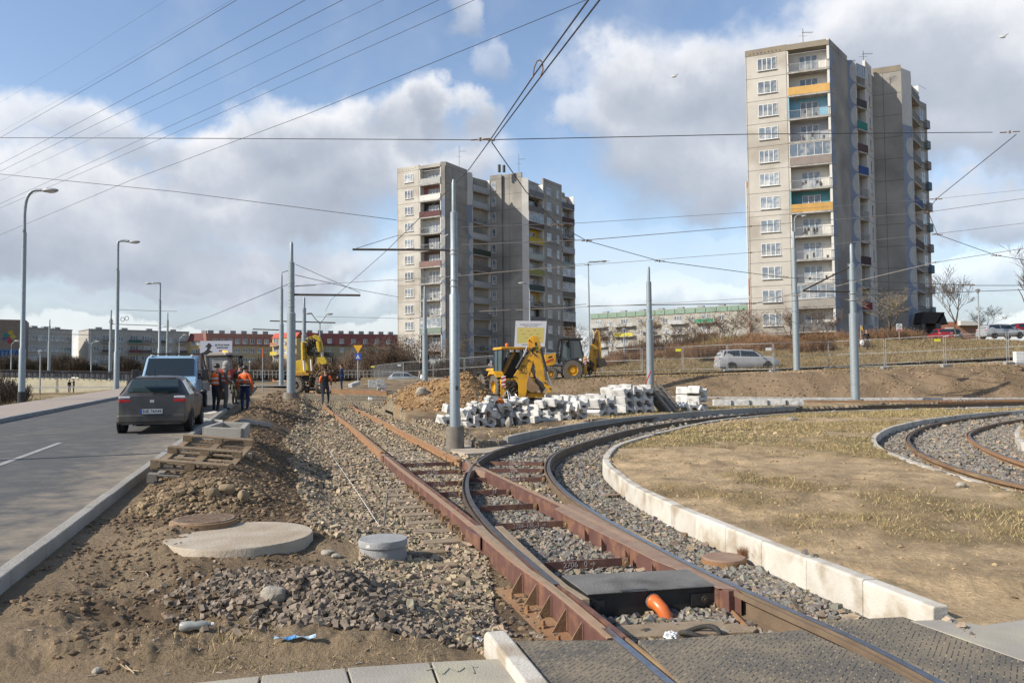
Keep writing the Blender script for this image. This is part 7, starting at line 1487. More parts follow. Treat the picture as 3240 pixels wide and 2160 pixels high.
def car(label, pos, head, paint, st, W, H, L, rear_detail=False, tint=None, wr=.31, wx=(.72, 3.25), group=None, glass=None):
    """st: (x, z_top, z_belt, half width at the top as a share) stations from tail to nose"""
    t = thing('parked_car', label, 'car', pos, math.atan2(head[1], head[0]), group); X = [a[0] for a in st]; hw = W / 2
    def ring(x):
        zt, zs, wt = (interp(X, [a[i] for a in st], x) for i in (1, 2, 3)); tp = 1 - .10 * max(0, 1 - x / .5) - .13 * max(0, 1 - (L - x) / .55); w = hw * tp; zb = .24; wt = w * wt
        return [(-w * .88, zb), (-w * .98, zb + .12), (-w, zs * .62), (-w * .97, zs), (-wt, zt - .05), (-wt * .85, zt - .005), (0, zt + .012), (wt * .85, zt - .005), (wt, zt - .05), (w * .97, zs), (w, zs * .62), (w * .98, zb + .12), (w * .88, zb)]
    xs = sorted(set(X + list(np.linspace(0, L, 22)))); vs = []; fs = []; n = 13
    for x in xs: vs += [(x, y, z) for y, z in ring(x)]
    for i in range(len(xs) - 1): fs += [(i * n + j, i * n + (j + 1) % n, (i + 1) * n + (j + 1) % n, (i + 1) * n + j) for j in range(n)]
    fs += [tuple(range(n - 1, -1, -1)), tuple(range((len(xs) - 1) * n, len(xs) * n))]
    mb = MB(); mb.add(vs, fs); mb.build('body', paint, t, autosm=R(38)); G = glass or M['glass']
    def sp_(x, f, s, o=.012):
        r_ = ring(x); a, b = r_[9], r_[8]; return Vector((x, s * (a[0] + (b[0] - a[0]) * f + o), a[1] + (b[1] - a[1]) * f + .01))
    roof = [a[0] for a in st if a[1] > max(b[1] for b in st) - .08]; r0, r1 = roof[0], roof[-1]; m_ = (r0 + r1) / 2 + .1; wb = [a[0] for a in st if a[0] > r1][0]; rb = max([a[0] for a in st if a[1] < a[2] + .09 and a[0] < 1.2])
    for s in (-1, 1):
        for a, b, name in ((r0 + .05, m_ - .04, 'side_window'), (m_ + .04, r1 + .08, 'side_window')):
            a0 = a - (.30 if a < m_ - .1 else 0); b0 = b + (.45 if b > m_ + .1 else 0); a0 = max(a0, rb + .26); b0 = min(b0, wb - .12); f_ = lambda x: min(.93, .9)
            pts = [sp_(a0, .06, s), sp_(b0, .06, s)] + [sp_(b, .90, s), sp_(a, .90, s)]; mb = MB(); mb.add(pts, [(0, 1, 2, 3) if s < 0 else (3, 2, 1, 0)]); mb.build(name, G, t)
        mb = MB(); c = sp_(wb - .25, .1, s) + Vector((0, s * .12, .05)); mb.sphere(c, .10, 10, (.7, 1, .8)); mb.build('mirror', M['black'], t, smooth=True)
        mb = MB(); mb.box((L - .16, s * hw * .68, interp(X, [a[2] for a in st], L - .2) - .06), (.22, hw * .32, .15)); mb.build('headlight', M['lamp_clear'], t, bevel=.03)
    def cross(x0, x1, k, name, o=.014):
        a, b = ring(x0), ring(x1); mb = MB(); dx = .012 * (1 if x1 < x0 else -1)
        q = [(x0 + dx, a[4][0] * k, a[5][1] + o), (x0 + dx, a[8][0] * k, a[5][1] + o), (x1 + dx, b[8][0] * k, b[5][1] + o * .8), (x1 + dx, b[4][0] * k, b[5][1] + o * .8)]; mb.add(q, [(0, 1, 2, 3)]); mb.build(name, G, t)
    cross(wb - .08, r1 + .06, .93, 'windscreen'); cross(rb + .05, r0 - .04, .90, 'rear_window')
    mb = MB(); mb.box((.10, 0, .38), (.26, W * .93, .24)); mb.box((L - .12, 0, .38), (.24, W * .80, .24)); mb.build('bumper', paint, t, bevel=.06)
    for s in (-1, 1):
        mb = MB(); zz = .86 * H / 1.44; mb.box((.10, s * hw * .72, zz - .05), (.14, hw * .34, .10)); mb.build('tail_light', M['lamp_red'], t, bevel=.03); mb = MB(); mb.box((.11, s * hw * .73, zz + .04), (.14, hw * .32, .07)); mb.build('tail_light', M['lamp_clear'], t, bevel=.025)
    for x in wx:
        for s in (-1, 1): mb = MB(); mb.lathe([(wr * 1.12, -.02), (wr * 1.12, .03)], (x, s * hw * .965, wr), 24, basis((1, 0, 0), (0, 0, 1) if s < 0 else (0, 0, -1))); mb.build('wheel_arch', M['black'], t); wheel(t, (x, s * (hw - .08), wr), wr, .2, (0, s, 0))
    mb = MB(); mb.box((-.035, 0, .56), (.02, .50, .115)); mb.build('number_plate', M['plate'], t)
    if rear_detail:
        mb = MB(); mb.box((-.047, .235, .56), (.006, .04, .11)); mb.build('blue_strip', M['blue_sign'], t)
        bpy.context.view_layer.update(); mw = t.matrix_world; R3 = mw.to_3x3() @ basis((0, -1, 0), (0, 0, 1)); text_obj('lettering', 'NE 76545', .105, M['black'], t, mw @ Vector((-.047, -.02, .56)), R3, .001)
        mb = MB(); mb.box((.035, 0, .80), (.02, .10, .09)); mb.build('badge', M['chrome'], t, bevel=.02); mb = MB(); mb.box((.035, -.33, .70), (.006, .16, .014)); mb.build('model_script', M['chrome'], t)
        mb = MB(); mb.tube([(.07, 0, .985), (.16, -.35, 1.03)], .014, 5); mb.build('wiper', M['black'], t); mb = MB(); mb.box((.22, 0, 1.375), (.2, 1.08, .03)); mb.build('spoiler', paint, t, bevel=.012)
        mb = MB(); mb.tube([(.5, 0, 1.42), (.38, 0, 1.60)], .008, 5); mb.build('aerial', M['black'], t); mb = MB(); mb.cyl((-.03, .40, .24), (.2, .40, .26), .03, .03, 8); mb.build('exhaust', M['dark_steel'], t)
    return t
ST_H = [(0, .60, .55, .95), (.05, .93, .86, .93), (.16, .98, .92, .86), (.30, 1.12, .93, .76), (.58, 1.37, .94, .68), (.9, 1.42, .94, .66), (1.5, 1.44, .93, .66), (2.2, 1.42, .92, .66), (3.0, .98, .90, .84), (3.5, .88, .82, .88), (3.9, .76, .70, .88), (4.05, .60, .5, .9)]
ST_E = [(0, .60, .55, .95), (.06, 1.0, .95, .92), (.22, 1.32, 1.0, .78), (.45, 1.50, 1.02, .70), (1.5, 1.56, 1.0, .70), (2.7, 1.54, .98, .70), (3.55, 1.06, .96, .86), (4.2, .92, .88, .88), (4.6, .80, .72, .88), (4.78, .6, .5, .9)]
ST_S = [(0, .65, .6, .95), (.06, 1.12, 1.08, .92), (.2, 1.40, 1.12, .8), (.42, 1.66, 1.14, .72), (1.5, 1.72, 1.12, .72), (2.75, 1.68, 1.08, .72), (3.6, 1.18, 1.05, .86), (4.3, 1.05, .98, .9), (4.7, .92, .8, .9), (4.88, .65, .55, .9)]
M['car_dark'] = mat('dusty dark paint', (.035,.033,.032), (.06,.055,.05), .38, 2, c3=(.12,.105,.085), s3=1.5); M['car_silver'] = mat('grey silver paint', (.44,.43,.42), (.38,.37,.36), .3, 2, metal=.15); M['car_pale'] = mat('pale silver paint', (.46,.48,.49), (.40,.42,.43), .35, 2, metal=.3); M['car_red'] = mat('red car paint', (.30,.02,.03), (.24,.015,.02), .35, 2)
hd = Vector((-.275, .962, 0)).normalized()
car('dusty dark grey hatchback seen from behind, parked at the kerb before the blue van', (-8.92, 19.75, zroad(19.75)), hd, M['car_dark'], ST_H, 1.72, 1.44, 4.05, True, glass=M['glass_tint'])
k = 65; car('silver grey estate car driving behind the fence at the foot of the hill', A(2268, 1173, 64.5), (1, .02, 0), M['car_silver'], ST_S, 1.88, 1.72, 4.88, wr=.36, wx=(.95, 3.85))
car('pale silver estate car parked on the hill beside the park lamp', A(3104, 1072, 84), (1, .12, 0), M['car_pale'], ST_E, 1.8, 1.56, 4.78, wr=.33, wx=(.9, 3.75)); car('red car partly hidden behind the pale estate at the right edge', A(3196, 1062, 92), (1, .1, 0), M['car_red'], ST_H, 1.72, 1.5, 4.05)
car('small red car parked rear on beside the entrance porch', A(2994, 1079, 88), (.15, 1, 0), M['car_red'], ST_H, 1.66, 1.44, 4.05); car('dark car parked right of the small red car', A(3026, 1077, 92), (.1, 1, 0), M['car_dark'], ST_H, 1.7, 1.44, 4.05)
car('distant pale car half hidden behind the earth mound at the middle tower', A(1228, 1217, 92), (1, .1, 0), M['car_pale'], ST_H, 1.7, 1.44, 4.05)
# light blue pickup van facing the camera
M['blue_paint'] = mat('light blue paint', (.30,.47,.62), (.25,.40,.54), .35, 2)
def taper(vs, z0=1.15, k=.11): return [Vector((v[0] * (1 - k * max(0, v[2] - z0)), v[1], v[2])) for v in vs]
t = thing('pickup_van', 'light blue works van with black mirrors facing the camera behind the dark hatchback', 'van', (-12.25, 28.3, zroad(28.3)), math.atan2(hd.y, hd.x) - PI / 2); t.scale = (.96, 1, .94)
W2 = 1.0; pf = [(0, .42), (-.02, .95), (.10, 1.12), (.62, 1.36), (1.22, 2.12), (1.45, 2.2), (2.5, 2.22), (2.5, .42)]; vs = taper([Vector((-W2, y, z)) for y, z in pf] + [Vector((W2, y, z)) for y, z in pf]); n = len(pf)
mb = MB(); mb.add(vs, [tuple(range(n - 1, -1, -1)), tuple(range(n, 2 * n))] + [(i, (i + 1) % n, n + (i + 1) % n, n + i) for i in range(n)]); mb.build('cab_body', M['blue_paint'], t, bevel=.06)
mb = MB(); mb.add(taper([(-.88, .66, 1.40), (.88, .66, 1.40), (.90, 1.19, 2.07), (-.90, 1.19, 2.07)]), [(0, 1, 2, 3)]); o = mb.build('windscreen', M['glass'], t); o.location = (0, -.035, .03)
for s in (-1, 1):
    mb = MB(); mb.add(taper([(s * 1.012, .95, 1.30), (s * 1.012, 1.95, 1.30), (s * 1.012, 1.95, 1.98), (s * 1.012, 1.35, 1.98)]), [(0, 1, 2, 3)]); mb.build('side_window', M['glass'], t)
    mb = MB(); mb.prism([(s * .98, -.03, .78), (s * .62, -.04, .80), (s * .66, .02, 1.02), (s * .98, .16, 1.20)], (0, .1, 0)); mb.build('headlight', M['lamp_clear'], t, bevel=.02); mb = MB(); mb.box((s * 1.22, .85, 1.45), (.24, .16, .42)); mb.box((s * 1.08, .88, 1.30), (.2, .05, .05)); mb.box((s * 1.08, .88, 1.6), (.2, .05, .05)); mb.build('mirror', M['black'], t, bevel=.03)
    mb = MB(); mb.sphere((s * .72, 1.30, 2.20), .07, 8, (1, 1, .7)); mb.build('roof_lamp', M['lamp_clear'], t)
    for y in (.75, 4.2): wheel(t, (s * .88, y, .34), .34, .22, (s, 0, 0))
mb = MB(); mb.box((0, -.03, .50), (1.9, .16, .26)); mb.build('bumper', M['blue_paint'], t, bevel=.04); mb = MB(); mb.box((0, -.03, .90), (.9, .05, .16)); mb.build('grille', M['black'], t); mb = MB(); mb.box((0, -.12, .46), (.5, .02, .11)); mb.build('number_plate', M['plate'], t)
mb = MB(); mb.box((0, 4.0, .95), (2.0, 3.0, .4)); mb.build('load_bed', M['galv_grey'], t); mb = MB()
for z in (1.3, 2.32): mb.bar((-.95, 2.65, z), (.95, 2.65, z), .05)
for i in range(7): mb.bar((-.95 + i * .316, 2.65, 1.1), (-.95 + i * .316, 2.65, 2.35), .04)
for s in (-1, 1): mb.bar((s * .95, 2.65, 2.35), (s * .98, 5.4, 1.15), .05); mb.bar((s * .95, 2.65, 1.8), (s * .98, 5.4, 1.1), .04)
mb.build('load_rack', M['dark_steel'], t); mb = MB(); mb.box((.85, 3.2, 1.75), (.2, .7, 1.1)); mb.build('load_panel', cmat((.40,.25,.22)), t)
# flat elevations with real depth -------------------------------------------------------------
class PL:
    def __init__(s, name, label, cat, org, Y, crop, yaw=0.0):
        s.Y = Y; s.k = Y / FPX; s.crop = crop; s.o = org; s.cy = math.cos(yaw); s.t = thing(name, label, cat, A(org[0], org[1], Y), yaw)
    def q(s, u, v, d=0.0): a = s.crop[0] + u / s.crop[2]; b = s.crop[1] + v / s.crop[2]; return Vector(((a - s.o[0]) * s.k / s.cy, d, (s.o[1] - b) * s.k))
    def pr(s, name, pts, d0, d1, mat_, bevel=.0, parent=None): mb = MB(); mb.prism([s.q(u, v, d0) for u, v in pts], (0, d1 - d0, 0)); return mb.build(name, mat_, parent or s.t, bevel=bevel)
    def tb(s, name, pts, r, mat_, n=8): mb = MB(); mb.tube([s.q(*p) for p in pts], r, n); return mb.build(name, mat_, s.t)
    def mess(s, name, u0, v0, u1, v1, d0, d1, n, mat_, r=.022):
        mb = MB()
        for _ in range(n): a = s.q(random.uniform(u0, u1), random.uniform(v0, v1), random.uniform(d0, d1)); c = [a + Vector((random.gauss(0, .16), random.gauss(0, .08), random.gauss(0, .16))) for i in range(3)]; mb.tube(spl([a] + c, .08), r, 5)
        for _ in range(n // 2): mb.box(s.q(random.uniform(u0, u1), random.uniform(v0, v1), random.uniform(d0, d1)), (random.uniform(.05, .22), .12, random.uniform(.05, .2)), rz=random.uniform(0, 1))
        return mb.build(name, mat_, s.t)
    def stripes(s, name, u0, v0, u1, v1, d):
        o = s.pr(name, [(u0, v1), (u1, v1), (u1, v0), (u0, v0)], d, d + .04, M['white']); n = 3; hh = (v1 - v0) / n
        for i in range(n): a = v0 + hh * i + hh * .15; s.pr('red_stripe', [(u0, a + hh * .45), (u1, a), (u1, a + hh * .42), (u0, a + hh * .87)], d - .008, d - .001, M['red'], parent=o)
    def text(s, txt, u, v, d, size, ang, mat_):
        bpy.context.view_layer.update(); mw = s.t.matrix_world; a = R(ang); text_obj('lettering', txt, size, mat_, s.t, mw @ s.q(u, v, d), mw.to_3x3() @ basis((math.cos(a), 0, math.sin(a)), (-math.sin(a), 0, math.cos(a))), .003)
YW = M['yellow']; BK = M['black']; DS = M['dark_steel']; C4 = (1500, 1040, 5.113)
# nearer backhoe: chassis in its own frame (heading away to the left), folded arm facing the camera
OX = Vector((.04, 44.3, .34)); t = thing('backhoe_loader', 'yellow backhoe loader with folded rear arm behind the block stacks', 'digger', OX, R(20)); 
mb = MB(); mb.box((0, 1.3, .80), (1.0, 4.4, .45)); mb.build('chassis', DS, t); mb = MB(); mb.box((0, 2.5, 1.40), (.95, 1.9, .75)); mb.build('hood', YW, t, bevel=.08)
mb = MB(); mb.prism([(-.86, -.50, 2.76), (.86, -.50, 2.76), (.80, 1.15, 2.76), (-.80, 1.15, 2.76)], (0, 0, .15)); mb.build('cab_roof', YW, t, bevel=.05)
mb = MB()
for x in (-.76, .76):
    for y, y2 in ((-.42, -.30), (1.0, .95), (.35, .35)): mb.bar((x, y2, 1.15), (x * .98, y, 2.78), .09)
for z in (1.2,): mb.bar((-.76, -.32, z), (.76, -.32, z), .1); mb.bar((-.76, -.32, z), (-.76, .95, z), .1); mb.bar((.76, -.32, z), (.76, .95, z), .1)
mb.build('cab_frame', BK, t); M['cab_glass'] = mat('cab glass', (.09,.13,.145), rough=.08, spec=.9)
mb = MB(); mb.box((-.755, .33, 1.97), (.02, 1.25, 1.5)); mb.build('side_window', M['cab_glass'], t); mb = MB(); mb.box((0, -.36, 2.0), (1.4, .02, 1.5)); mb.build('rear_window', M['glass'], t); mb = MB(); mb.box((0, .3, .98), (1.6, 1.5, .4)); mb.build('cab_floor', YW, t, bevel=.03)
for s in (-1, 1):
    for y in (0, 2.25): wheel(t, (s * .95, y, .70), .72, .44, (s, 0, 0), M['tyre'], YW, .52, lug=True)
    mb = MB(); mb.prism([(s * .75, -.7, 1.25), (s * .75, -.35, 1.58), (s * .75, .55, 1.58), (s * .75, .85, 1.3), (s * .75, .5, 1.42), (s * .75, -.3, 1.42)], (s * .48, 0, 0)); mb.build('mudguard', YW, t); mb = MB(); mb.prism([(s * .75, 1.65, 1.4), (s * .75, 1.9, 1.62), (s * .75, 2.7, 1.60), (s * .75, 2.95, 1.3), (s * .75, 2.65, 1.48), (s * .75, 1.95, 1.5)], (s * .46, 0, 0)); mb.build('mudguard', BK, t)
    mb = MB(); mb.bar((s * .55, 1.2, 1.3), (s * .6, 4.1, .55), .14, .24); mb.build('loader_arm', YW, t)
mb = MB(); mb.prism([(-1.15, 4.0, .15), (-1.15, 4.7, .1), (-1.15, 4.55, .95), (-1.15, 4.05, 1.0)], (2.3, 0, 0)); mb.build('front_bucket', DS, t, bevel=.02)
mb = MB(); mb.box((0, -.72, .75), (2.0, .22, .8)); mb.build('rear_frame', YW, t, bevel=.03); mb = MB(); mb.cyl((-.35, .0, 2.9), (-.35, .0, 2.96), .09, .09, 10); mb.sphere((-.35, 0, 3.04), .10, 10); mb.build('beacon', M['beacon'], t)
for x in (-.25, .1, .55): mb = MB(); mb.box((x, -.52, 2.68), (.2, .06, .12)); mb.build('work_lamp', M['lamp_clear'], t)
mb = MB(); mb.tube([(-.8, .9, 2.6), (-1.15, 1.0, 2.5), (-1.1, 1.0, 2.2)], .02, 6); mb.box((-1.12, 1.0, 2.15), (.18, .05, .28)); mb.build('mirror', BK, t)
a_ = PL('x', 'x x x x', 'x', (1590, 1262), 42.9, C4); am = a_.t; bpy.context.view_layer.update(); am.name = 'digging_arm'
for k_ in ('label', 'category'): del am[k_]
a_.pr('boom', [(640,765),(885,395),(950,372),(968,480),(838,1090),(800,1138),(750,1142),(722,1110),(716,905)], -.18, .18, YW, .02); a_.pr('boom_top', [(880,185),(945,122),(978,128),(975,300),(948,482),(905,400),(882,320)], -.16, .16, YW, .02)
a_.pr('dipper', [(948,128),(1038,132),(1075,240),(1100,450),(1150,855),(1085,862),(1015,720),(958,500),(962,300)], -.36, -.17, YW, .015); a_.pr('bucket_link', [(1120,862),(1165,868),(1252,955),(1250,1005),(1208,1045),(1182,1030),(1192,985),(1135,935)], -.4, -.1, YW, .01)
a_.pr('bucket', [(895,700),(915,800),(1052,940),(1056,975),(1000,1022),(945,1034),(895,1015),(842,965),(848,880)], -.45, .35, M['rust_brown'], .02); a_.pr('bucket_side', [(915,660),(965,560),(1000,800),(1110,880),(1160,960),(1090,1050),(1056,975)], -.3, .3, DS); a_.pr('swing_frame', [(840,1040),(1130,1040),(1140,1110),(830,1120)], .0, .5, YW)
a_.tb('cylinder', [(800,455,-.22),(690,650,-.22)], .085, BK); a_.tb('piston', [(868,290,-.22),(800,455,-.22)], .045, M['chrome']); a_.tb('cylinder', [(1080,330,-.42),(1175,700,-.42)], .07, BK); a_.tb('piston', [(1175,700,-.42),(1235,925,-.42)], .04, M['chrome'])
for p_ in ((530,1000,430,1165),(545,1000,565,1165),(560,1000,620,1165),(640,1020,690,1080)): a_.tb('jack_leg', [(p_[0], p_[1], .1), (p_[2], p_[3], -.1)], .03, M['chrome'])
a_.mess('hoses', 535, 860, 715, 1090, .0, .35, 40, DS); a_.mess('hose_loop', 940, 300, 960, 420, -.35, -.3, 4, BK, .02); a_.stripes('warning_board', 442, 762, 516, 950, .25); a_.pr('stabiliser', [(430,950),(520,950),(530,1060),(445,1150),(425,1100)], .3, .6, YW)
a_.pr('logo_plate', [(770,598),(850,590),(862,722),(736,722)], -.186, -.181, BK); a_.pr('logo_ground', [(776,606),(844,599),(854,714),(746,714)], -.191, -.187, YW); a_.text('JCB', 803, 662, -.196, .30, 82, BK)
a_.pr('name_plate', [(985,232),(1020,225),(1045,390),(1008,402)], -.366, -.361, BK); a_.text('XUB', 1018, 330, -.37, .15, -82, M['tag_yellow'])
for u, v in ((902,198),(940,352),(886,515),(660,776),(750,1120),(1225,972),(1145,880)): mb = MB(); c = a_.q(u, v, -.19 if v < 1100 and u < 1000 else -.42); mb.cyl(c, c - Vector((0, .04, 0)), .05, .05, 10); mb.build('pin', DS, am)
mw = am.matrix_world.copy(); kids = CH_OF.get(am.name, []) + CH_OF.get('x', [])
for nme in list(dict.fromkeys(kids)): o = bpy.data.objects[nme]; bpy.context.view_layer.update(); w_ = o.matrix_world.copy(); o.parent = t; o.matrix_parent_inverse = Matrix.Identity(4); o.matrix_basis = t.matrix_world.inverted() @ w_
bpy.data.objects.remove(am)
# farther backhoe seen from its side
b_ = PL('backhoe_loader', 'yellow and black backhoe loader on top of the bank with its arm raised', 'digger', (1740, 1201), 57, C4)
for u, v, r_ in ((1580,675,.74),(1225,735,.50)):
    for d in (-.95, .95): wheel(b_.t, b_.q(u, v, d), r_, .42, (0, -1, 0), M['tyre'], YW, .5, lug=True)
b_.pr('chassis', [(1190,620),(1250,590),(1420,600),(1740,640),(1740,720),(1300,725),(1195,700)], -.6, .6, DS); b_.pr('side_step', [(1255,610),(1395,615),(1390,715),(1265,710)], -.95, -.6, M['concrete_dark']); b_.pr('hood', [(1135,425),(1325,398),(1332,545),(1290,590),(1165,612),(1150,545)], -.5, .5, YW, .03)
b_.pr('loader_arm', [(1140,470),(1300,450),(1312,500),(1165,560)], -.95, -.75, YW, .02); b_.pr('red_strip', [(1155,535),(1270,478),(1272,500),(1160,558)], -.965, -.955, M['red']); b_.pr('name_plate', [(1195,458),(1255,440),(1258,465),(1198,482)], -.965, -.955, BK)
b_.pr('cab_roof', [(1365,168),(1480,152),(1745,162),(1755,188),(1372,186)], -.85, .85, BK, .02)
mb = MB()
for d in (-.78, .78):
    for p_ in ((1385,190,1350,400),(1350,400,1385,560),(1435,190,1400,540),(1545,190,1550,470),(1700,190,1755,480)): mb.bar(b_.q(p_[0], p_[1], d), b_.q(p_[2], p_[3], d), .10)
mb.bar(b_.q(1350,400,-.78), b_.q(1350,400,.78), .1); mb.bar(b_.q(1545,190,-.78), b_.q(1545,190,.78), .1); mb.bar(b_.q(1700,190,-.78), b_.q(1700,190,.78), .1); mb.bar(b_.q(1435,190,-.78), b_.q(1435,190,.78), .1); mb.build('cab_frame', BK, b_.t); b_.pr('rear_window', [(1440,200),(1700,200),(1745,480),(1430,540)], .70, .72, M['cab_glass']); b_.pr('side_window', [(1550,200),(1695,200),(1742,480),(1555,480)], -.74, -.72, M['glass_tint'])
b_.pr('seat', [(1570,360),(1600,360),(1610,470),(1700,480),(1700,500),(1580,500)], -.25, .25, BK); b_.pr('mudguard', [(1375,715),(1420,590),(1500,505),(1640,490),(1735,545),(1748,600),(1650,530),(1520,545),(1450,610),(1405,720)], -1.15, -.6, BK, .01)
b_.pr('rear_frame', [(1755,458),(1808,458),(1812,735),(1755,742)], -.9, .9, YW, .02); b_.stripes('warning_board', 1758, 482, 1796, 612, -.96); b_.mess('hoses', 1810, 520, 1930, 720, -.3, .3, 26, DS)
b_.pr('boom', [(1858,480),(1900,250),(1935,150),(1990,20),(2040,55),(2058,300),(2062,490),(1985,480),(1980,700),(1935,705),(1925,560),(1870,510)], -.15, .15, YW, .02); b_.tb('cylinder', [(1938,165,-.22),(1925,245,-.22)], .10, BK); b_.tb('piston', [(1945,55,-.22),(1935,170,-.22)], .05, M['chrome'])
b_.pr('boom_edge', [(1975,60),(1990,40),(2030,480),(2005,485)], -.19, -.16, M['rust_brown']); b_.text('JCB', 1952, 385, -.17, .26, 85, BK); b_.pr('bucket', [(1978,488),(2105,486),(2148,602),(2060,630),(1990,638)], -.4, .4, DS, .02); b_.tb('jack_leg', [(1870,620,0),(1880,745,0)], .06, M['chrome'])
# road-rail excavator on the straight track
C3 = (900, 1040, 6.031); e_ = PL('rail_excavator', 'yellow road rail excavator with folded boom standing on the straight track', 'excavator', (985, 1240), 53.5, C3); YL_ = M['yellow_lemon']
for x in (255, 700): wheel(e_.t, e_.q(x, 1075, -.2), .54, .46, (-.25, -1, 0) if x < 400 else (1, 0, 0), M['tyre'], DS, .5, lug=True)
e_.pr('undercarriage', [(205,905),(480,880),(880,850),(900,960),(700,1010),(640,1120),(470,1120),(430,1010),(330,960),(215,930)], .2, 1.8, DS); e_.pr('deck', [(200,835),(390,830),(560,860),(560,885),(205,890)], -.1, 2.2, mat('orange yellow', (.50,.26,.03), (.36,.18,.03), .5, 4)); e_.pr('engine_cover', [(198,605),(260,595),(375,590),(400,800),(400,835),(198,845)], .2, 2.4, YL_, .04)
e_.pr('boom', [(355,255),(432,235),(500,325),(440,345),(425,480),(500,530),(512,610),(530,800),(405,795),(375,580),(362,575)], -.2, .5, YL_, .03); e_.pr('boom_hollow', [(440,350),(500,345),(535,460),(510,520),(445,500)], .0, .4, DS); e_.pr('knuckle', [(435,205),(480,165),(560,150),(600,120),(650,128),(700,160),(740,300),(752,420),(712,400),(690,280),(640,215),(590,240),(540,215),(455,245)], -.5, -.1, YL_, .02)
e_.pr('dipper', [(655,255),(705,240),(722,330),(738,440),(700,462),(672,370)], -.85, -.5, YL_, .03); e_.mess('hoses', 440, 190, 620, 330, -.6, -.1, 26, DS); e_.mess('hoses', 610, 260, 680, 520, -.6, -.2, 14, BK)
for p_ in ((390,590,405,795),(530,585,548,800),(722,460,742,540)): e_.tb('piston', [(p_[0], p_[1], -.35), (p_[2], p_[3], -.35)], .07, M['white'])
e_.tb('boom_cylinder', [(378,260,-.35),(385,590,-.35)], .14, YL_); e_.pr('cab_body', [(572,432),(635,432),(655,560),(652,740),(642,832),(560,832),(578,700)], .1, 1.8, YL_, .03); e_.pr('cab_window', [(590,470),(622,468),(642,600),(640,690),(606,735)], .06, .09, mat('green glass', (.10,.17,.07), rough=.1)); e_.pr('cab_window', [(540,450),(568,450),(572,690),(545,690)], .06, .09, BK)
e_.pr('cab_side', [(752,450),(850,450),(862,525),(760,540)], -.1, 1.4, DS, .02); e_.pr('yellow_post', [(858,545),(872,545),(882,800),(862,800)], .2, .4, YL_); e_.tb('mirror_arm', [(860,520,0),(920,570,0)], .03, BK); e_.pr('mirror', [(905,560),(938,570),(935,640),(905,640)], -.05, .05, BK, .02)
e_.pr('tool_head', [(680,550),(800,545),(850,620),(840,690),(700,690),(660,660)], -.7, -.2, YL_, .02); e_.mess('tool_parts', 660, 640, 880, 840, -.7, .1, 50, M['rust_brown'], .035); e_.mess('axle_parts', 470, 860, 760, 1010, -.3, .3, 40, DS, .04); e_.mess('axle_parts', 860, 840, 1060, 960, -.1, .5, 30, M['rust_brown'], .035)
for x in (440, 690): mb = MB(); c = e_.q(x, 1155, -.1); mb.cyl(c - Vector((.12, 0, 0)), c + Vector((.12, 0, 0)), .22, .22, 20); mb.build('rail_wheel', DS, e_.t)
e_.tb('axle', [(440,1155,-.1),(690,1155,-.1)], .09, DS); e_.tb('beacon', [(607,432,.5),(607,405,.5)], .08, M['beacon']); e_.pr('blue_sign_back', [(255,495),(335,490),(345,575),(262,590)], 2.5, 2.55, cmat((.02,.05,.18)))
for p_ in ((470,1010,500,1120),(590,1010,600,1120)): e_.tb('link', [(p_[0], p_[1], -.1), (p_[2], p_[3], -.1)], .06, M['rust_brown'])
# tractor behind the workers
C2_ = (620, 1080, 6.533); r_ = PL('tractor', 'old tractor with cream roof and lit orange beacon behind the workers', 'tractor', (700, 1262), 34, C2_)
r_.pr('cab_roof', [(300,232),(690,228),(700,292),(220,300)], -.1, 1.4, cmat((.42,.37,.30)), .03); mb = MB()
for d in (0, 1.3):
    for p_ in ((215,300,250,620),(680,300,700,620),(720,300,745,640)): mb.bar(r_.q(p_[0], p_[1], d), r_.q(p_[2], p_[3], d), .08)
    mb.bar(r_.q(210, 302, d), r_.q(750, 300, d), .08)
mb.build('cab_frame', DS, r_.t); r_.pr('windscreen', [(225,310),(675,310),(690,600),(250,600)], .02, .04, mat('dusty glass', (.22,.22,.22), (.30,.29,.28), .2, 2)); r_.pr('hood', [(635,580),(812,578),(815,745),(690,757),(660,700)], -1.0, .2, cmat((.42,.07,.07)), .03); r_.pr('chassis', [(240,600),(840,600),(850,900),(260,900)], .1, 1.2, DS)
for x in (330, 800): wheel(r_.t, r_.q(x, 900, .9), .62, .4, (1 if x > 500 else -1, -.3, 0), M['tyre'], DS, .5, lug=True)
r_.tb('beacon', [(522,232,.4),(525,185,.4)], .10, M['beacon_on']); r_.tb('mirror_arm', [(745,320,0),(900,335,0)], .02, BK); r_.pr('mirror', [(895,370),(940,370),(935,470),(900,470)], 0, .06, BK, .02); r_.pr('work_lamp', [(605,240),(645,240),(645,280),(605,280)], -.2, -.1, M['lamp_clear'])
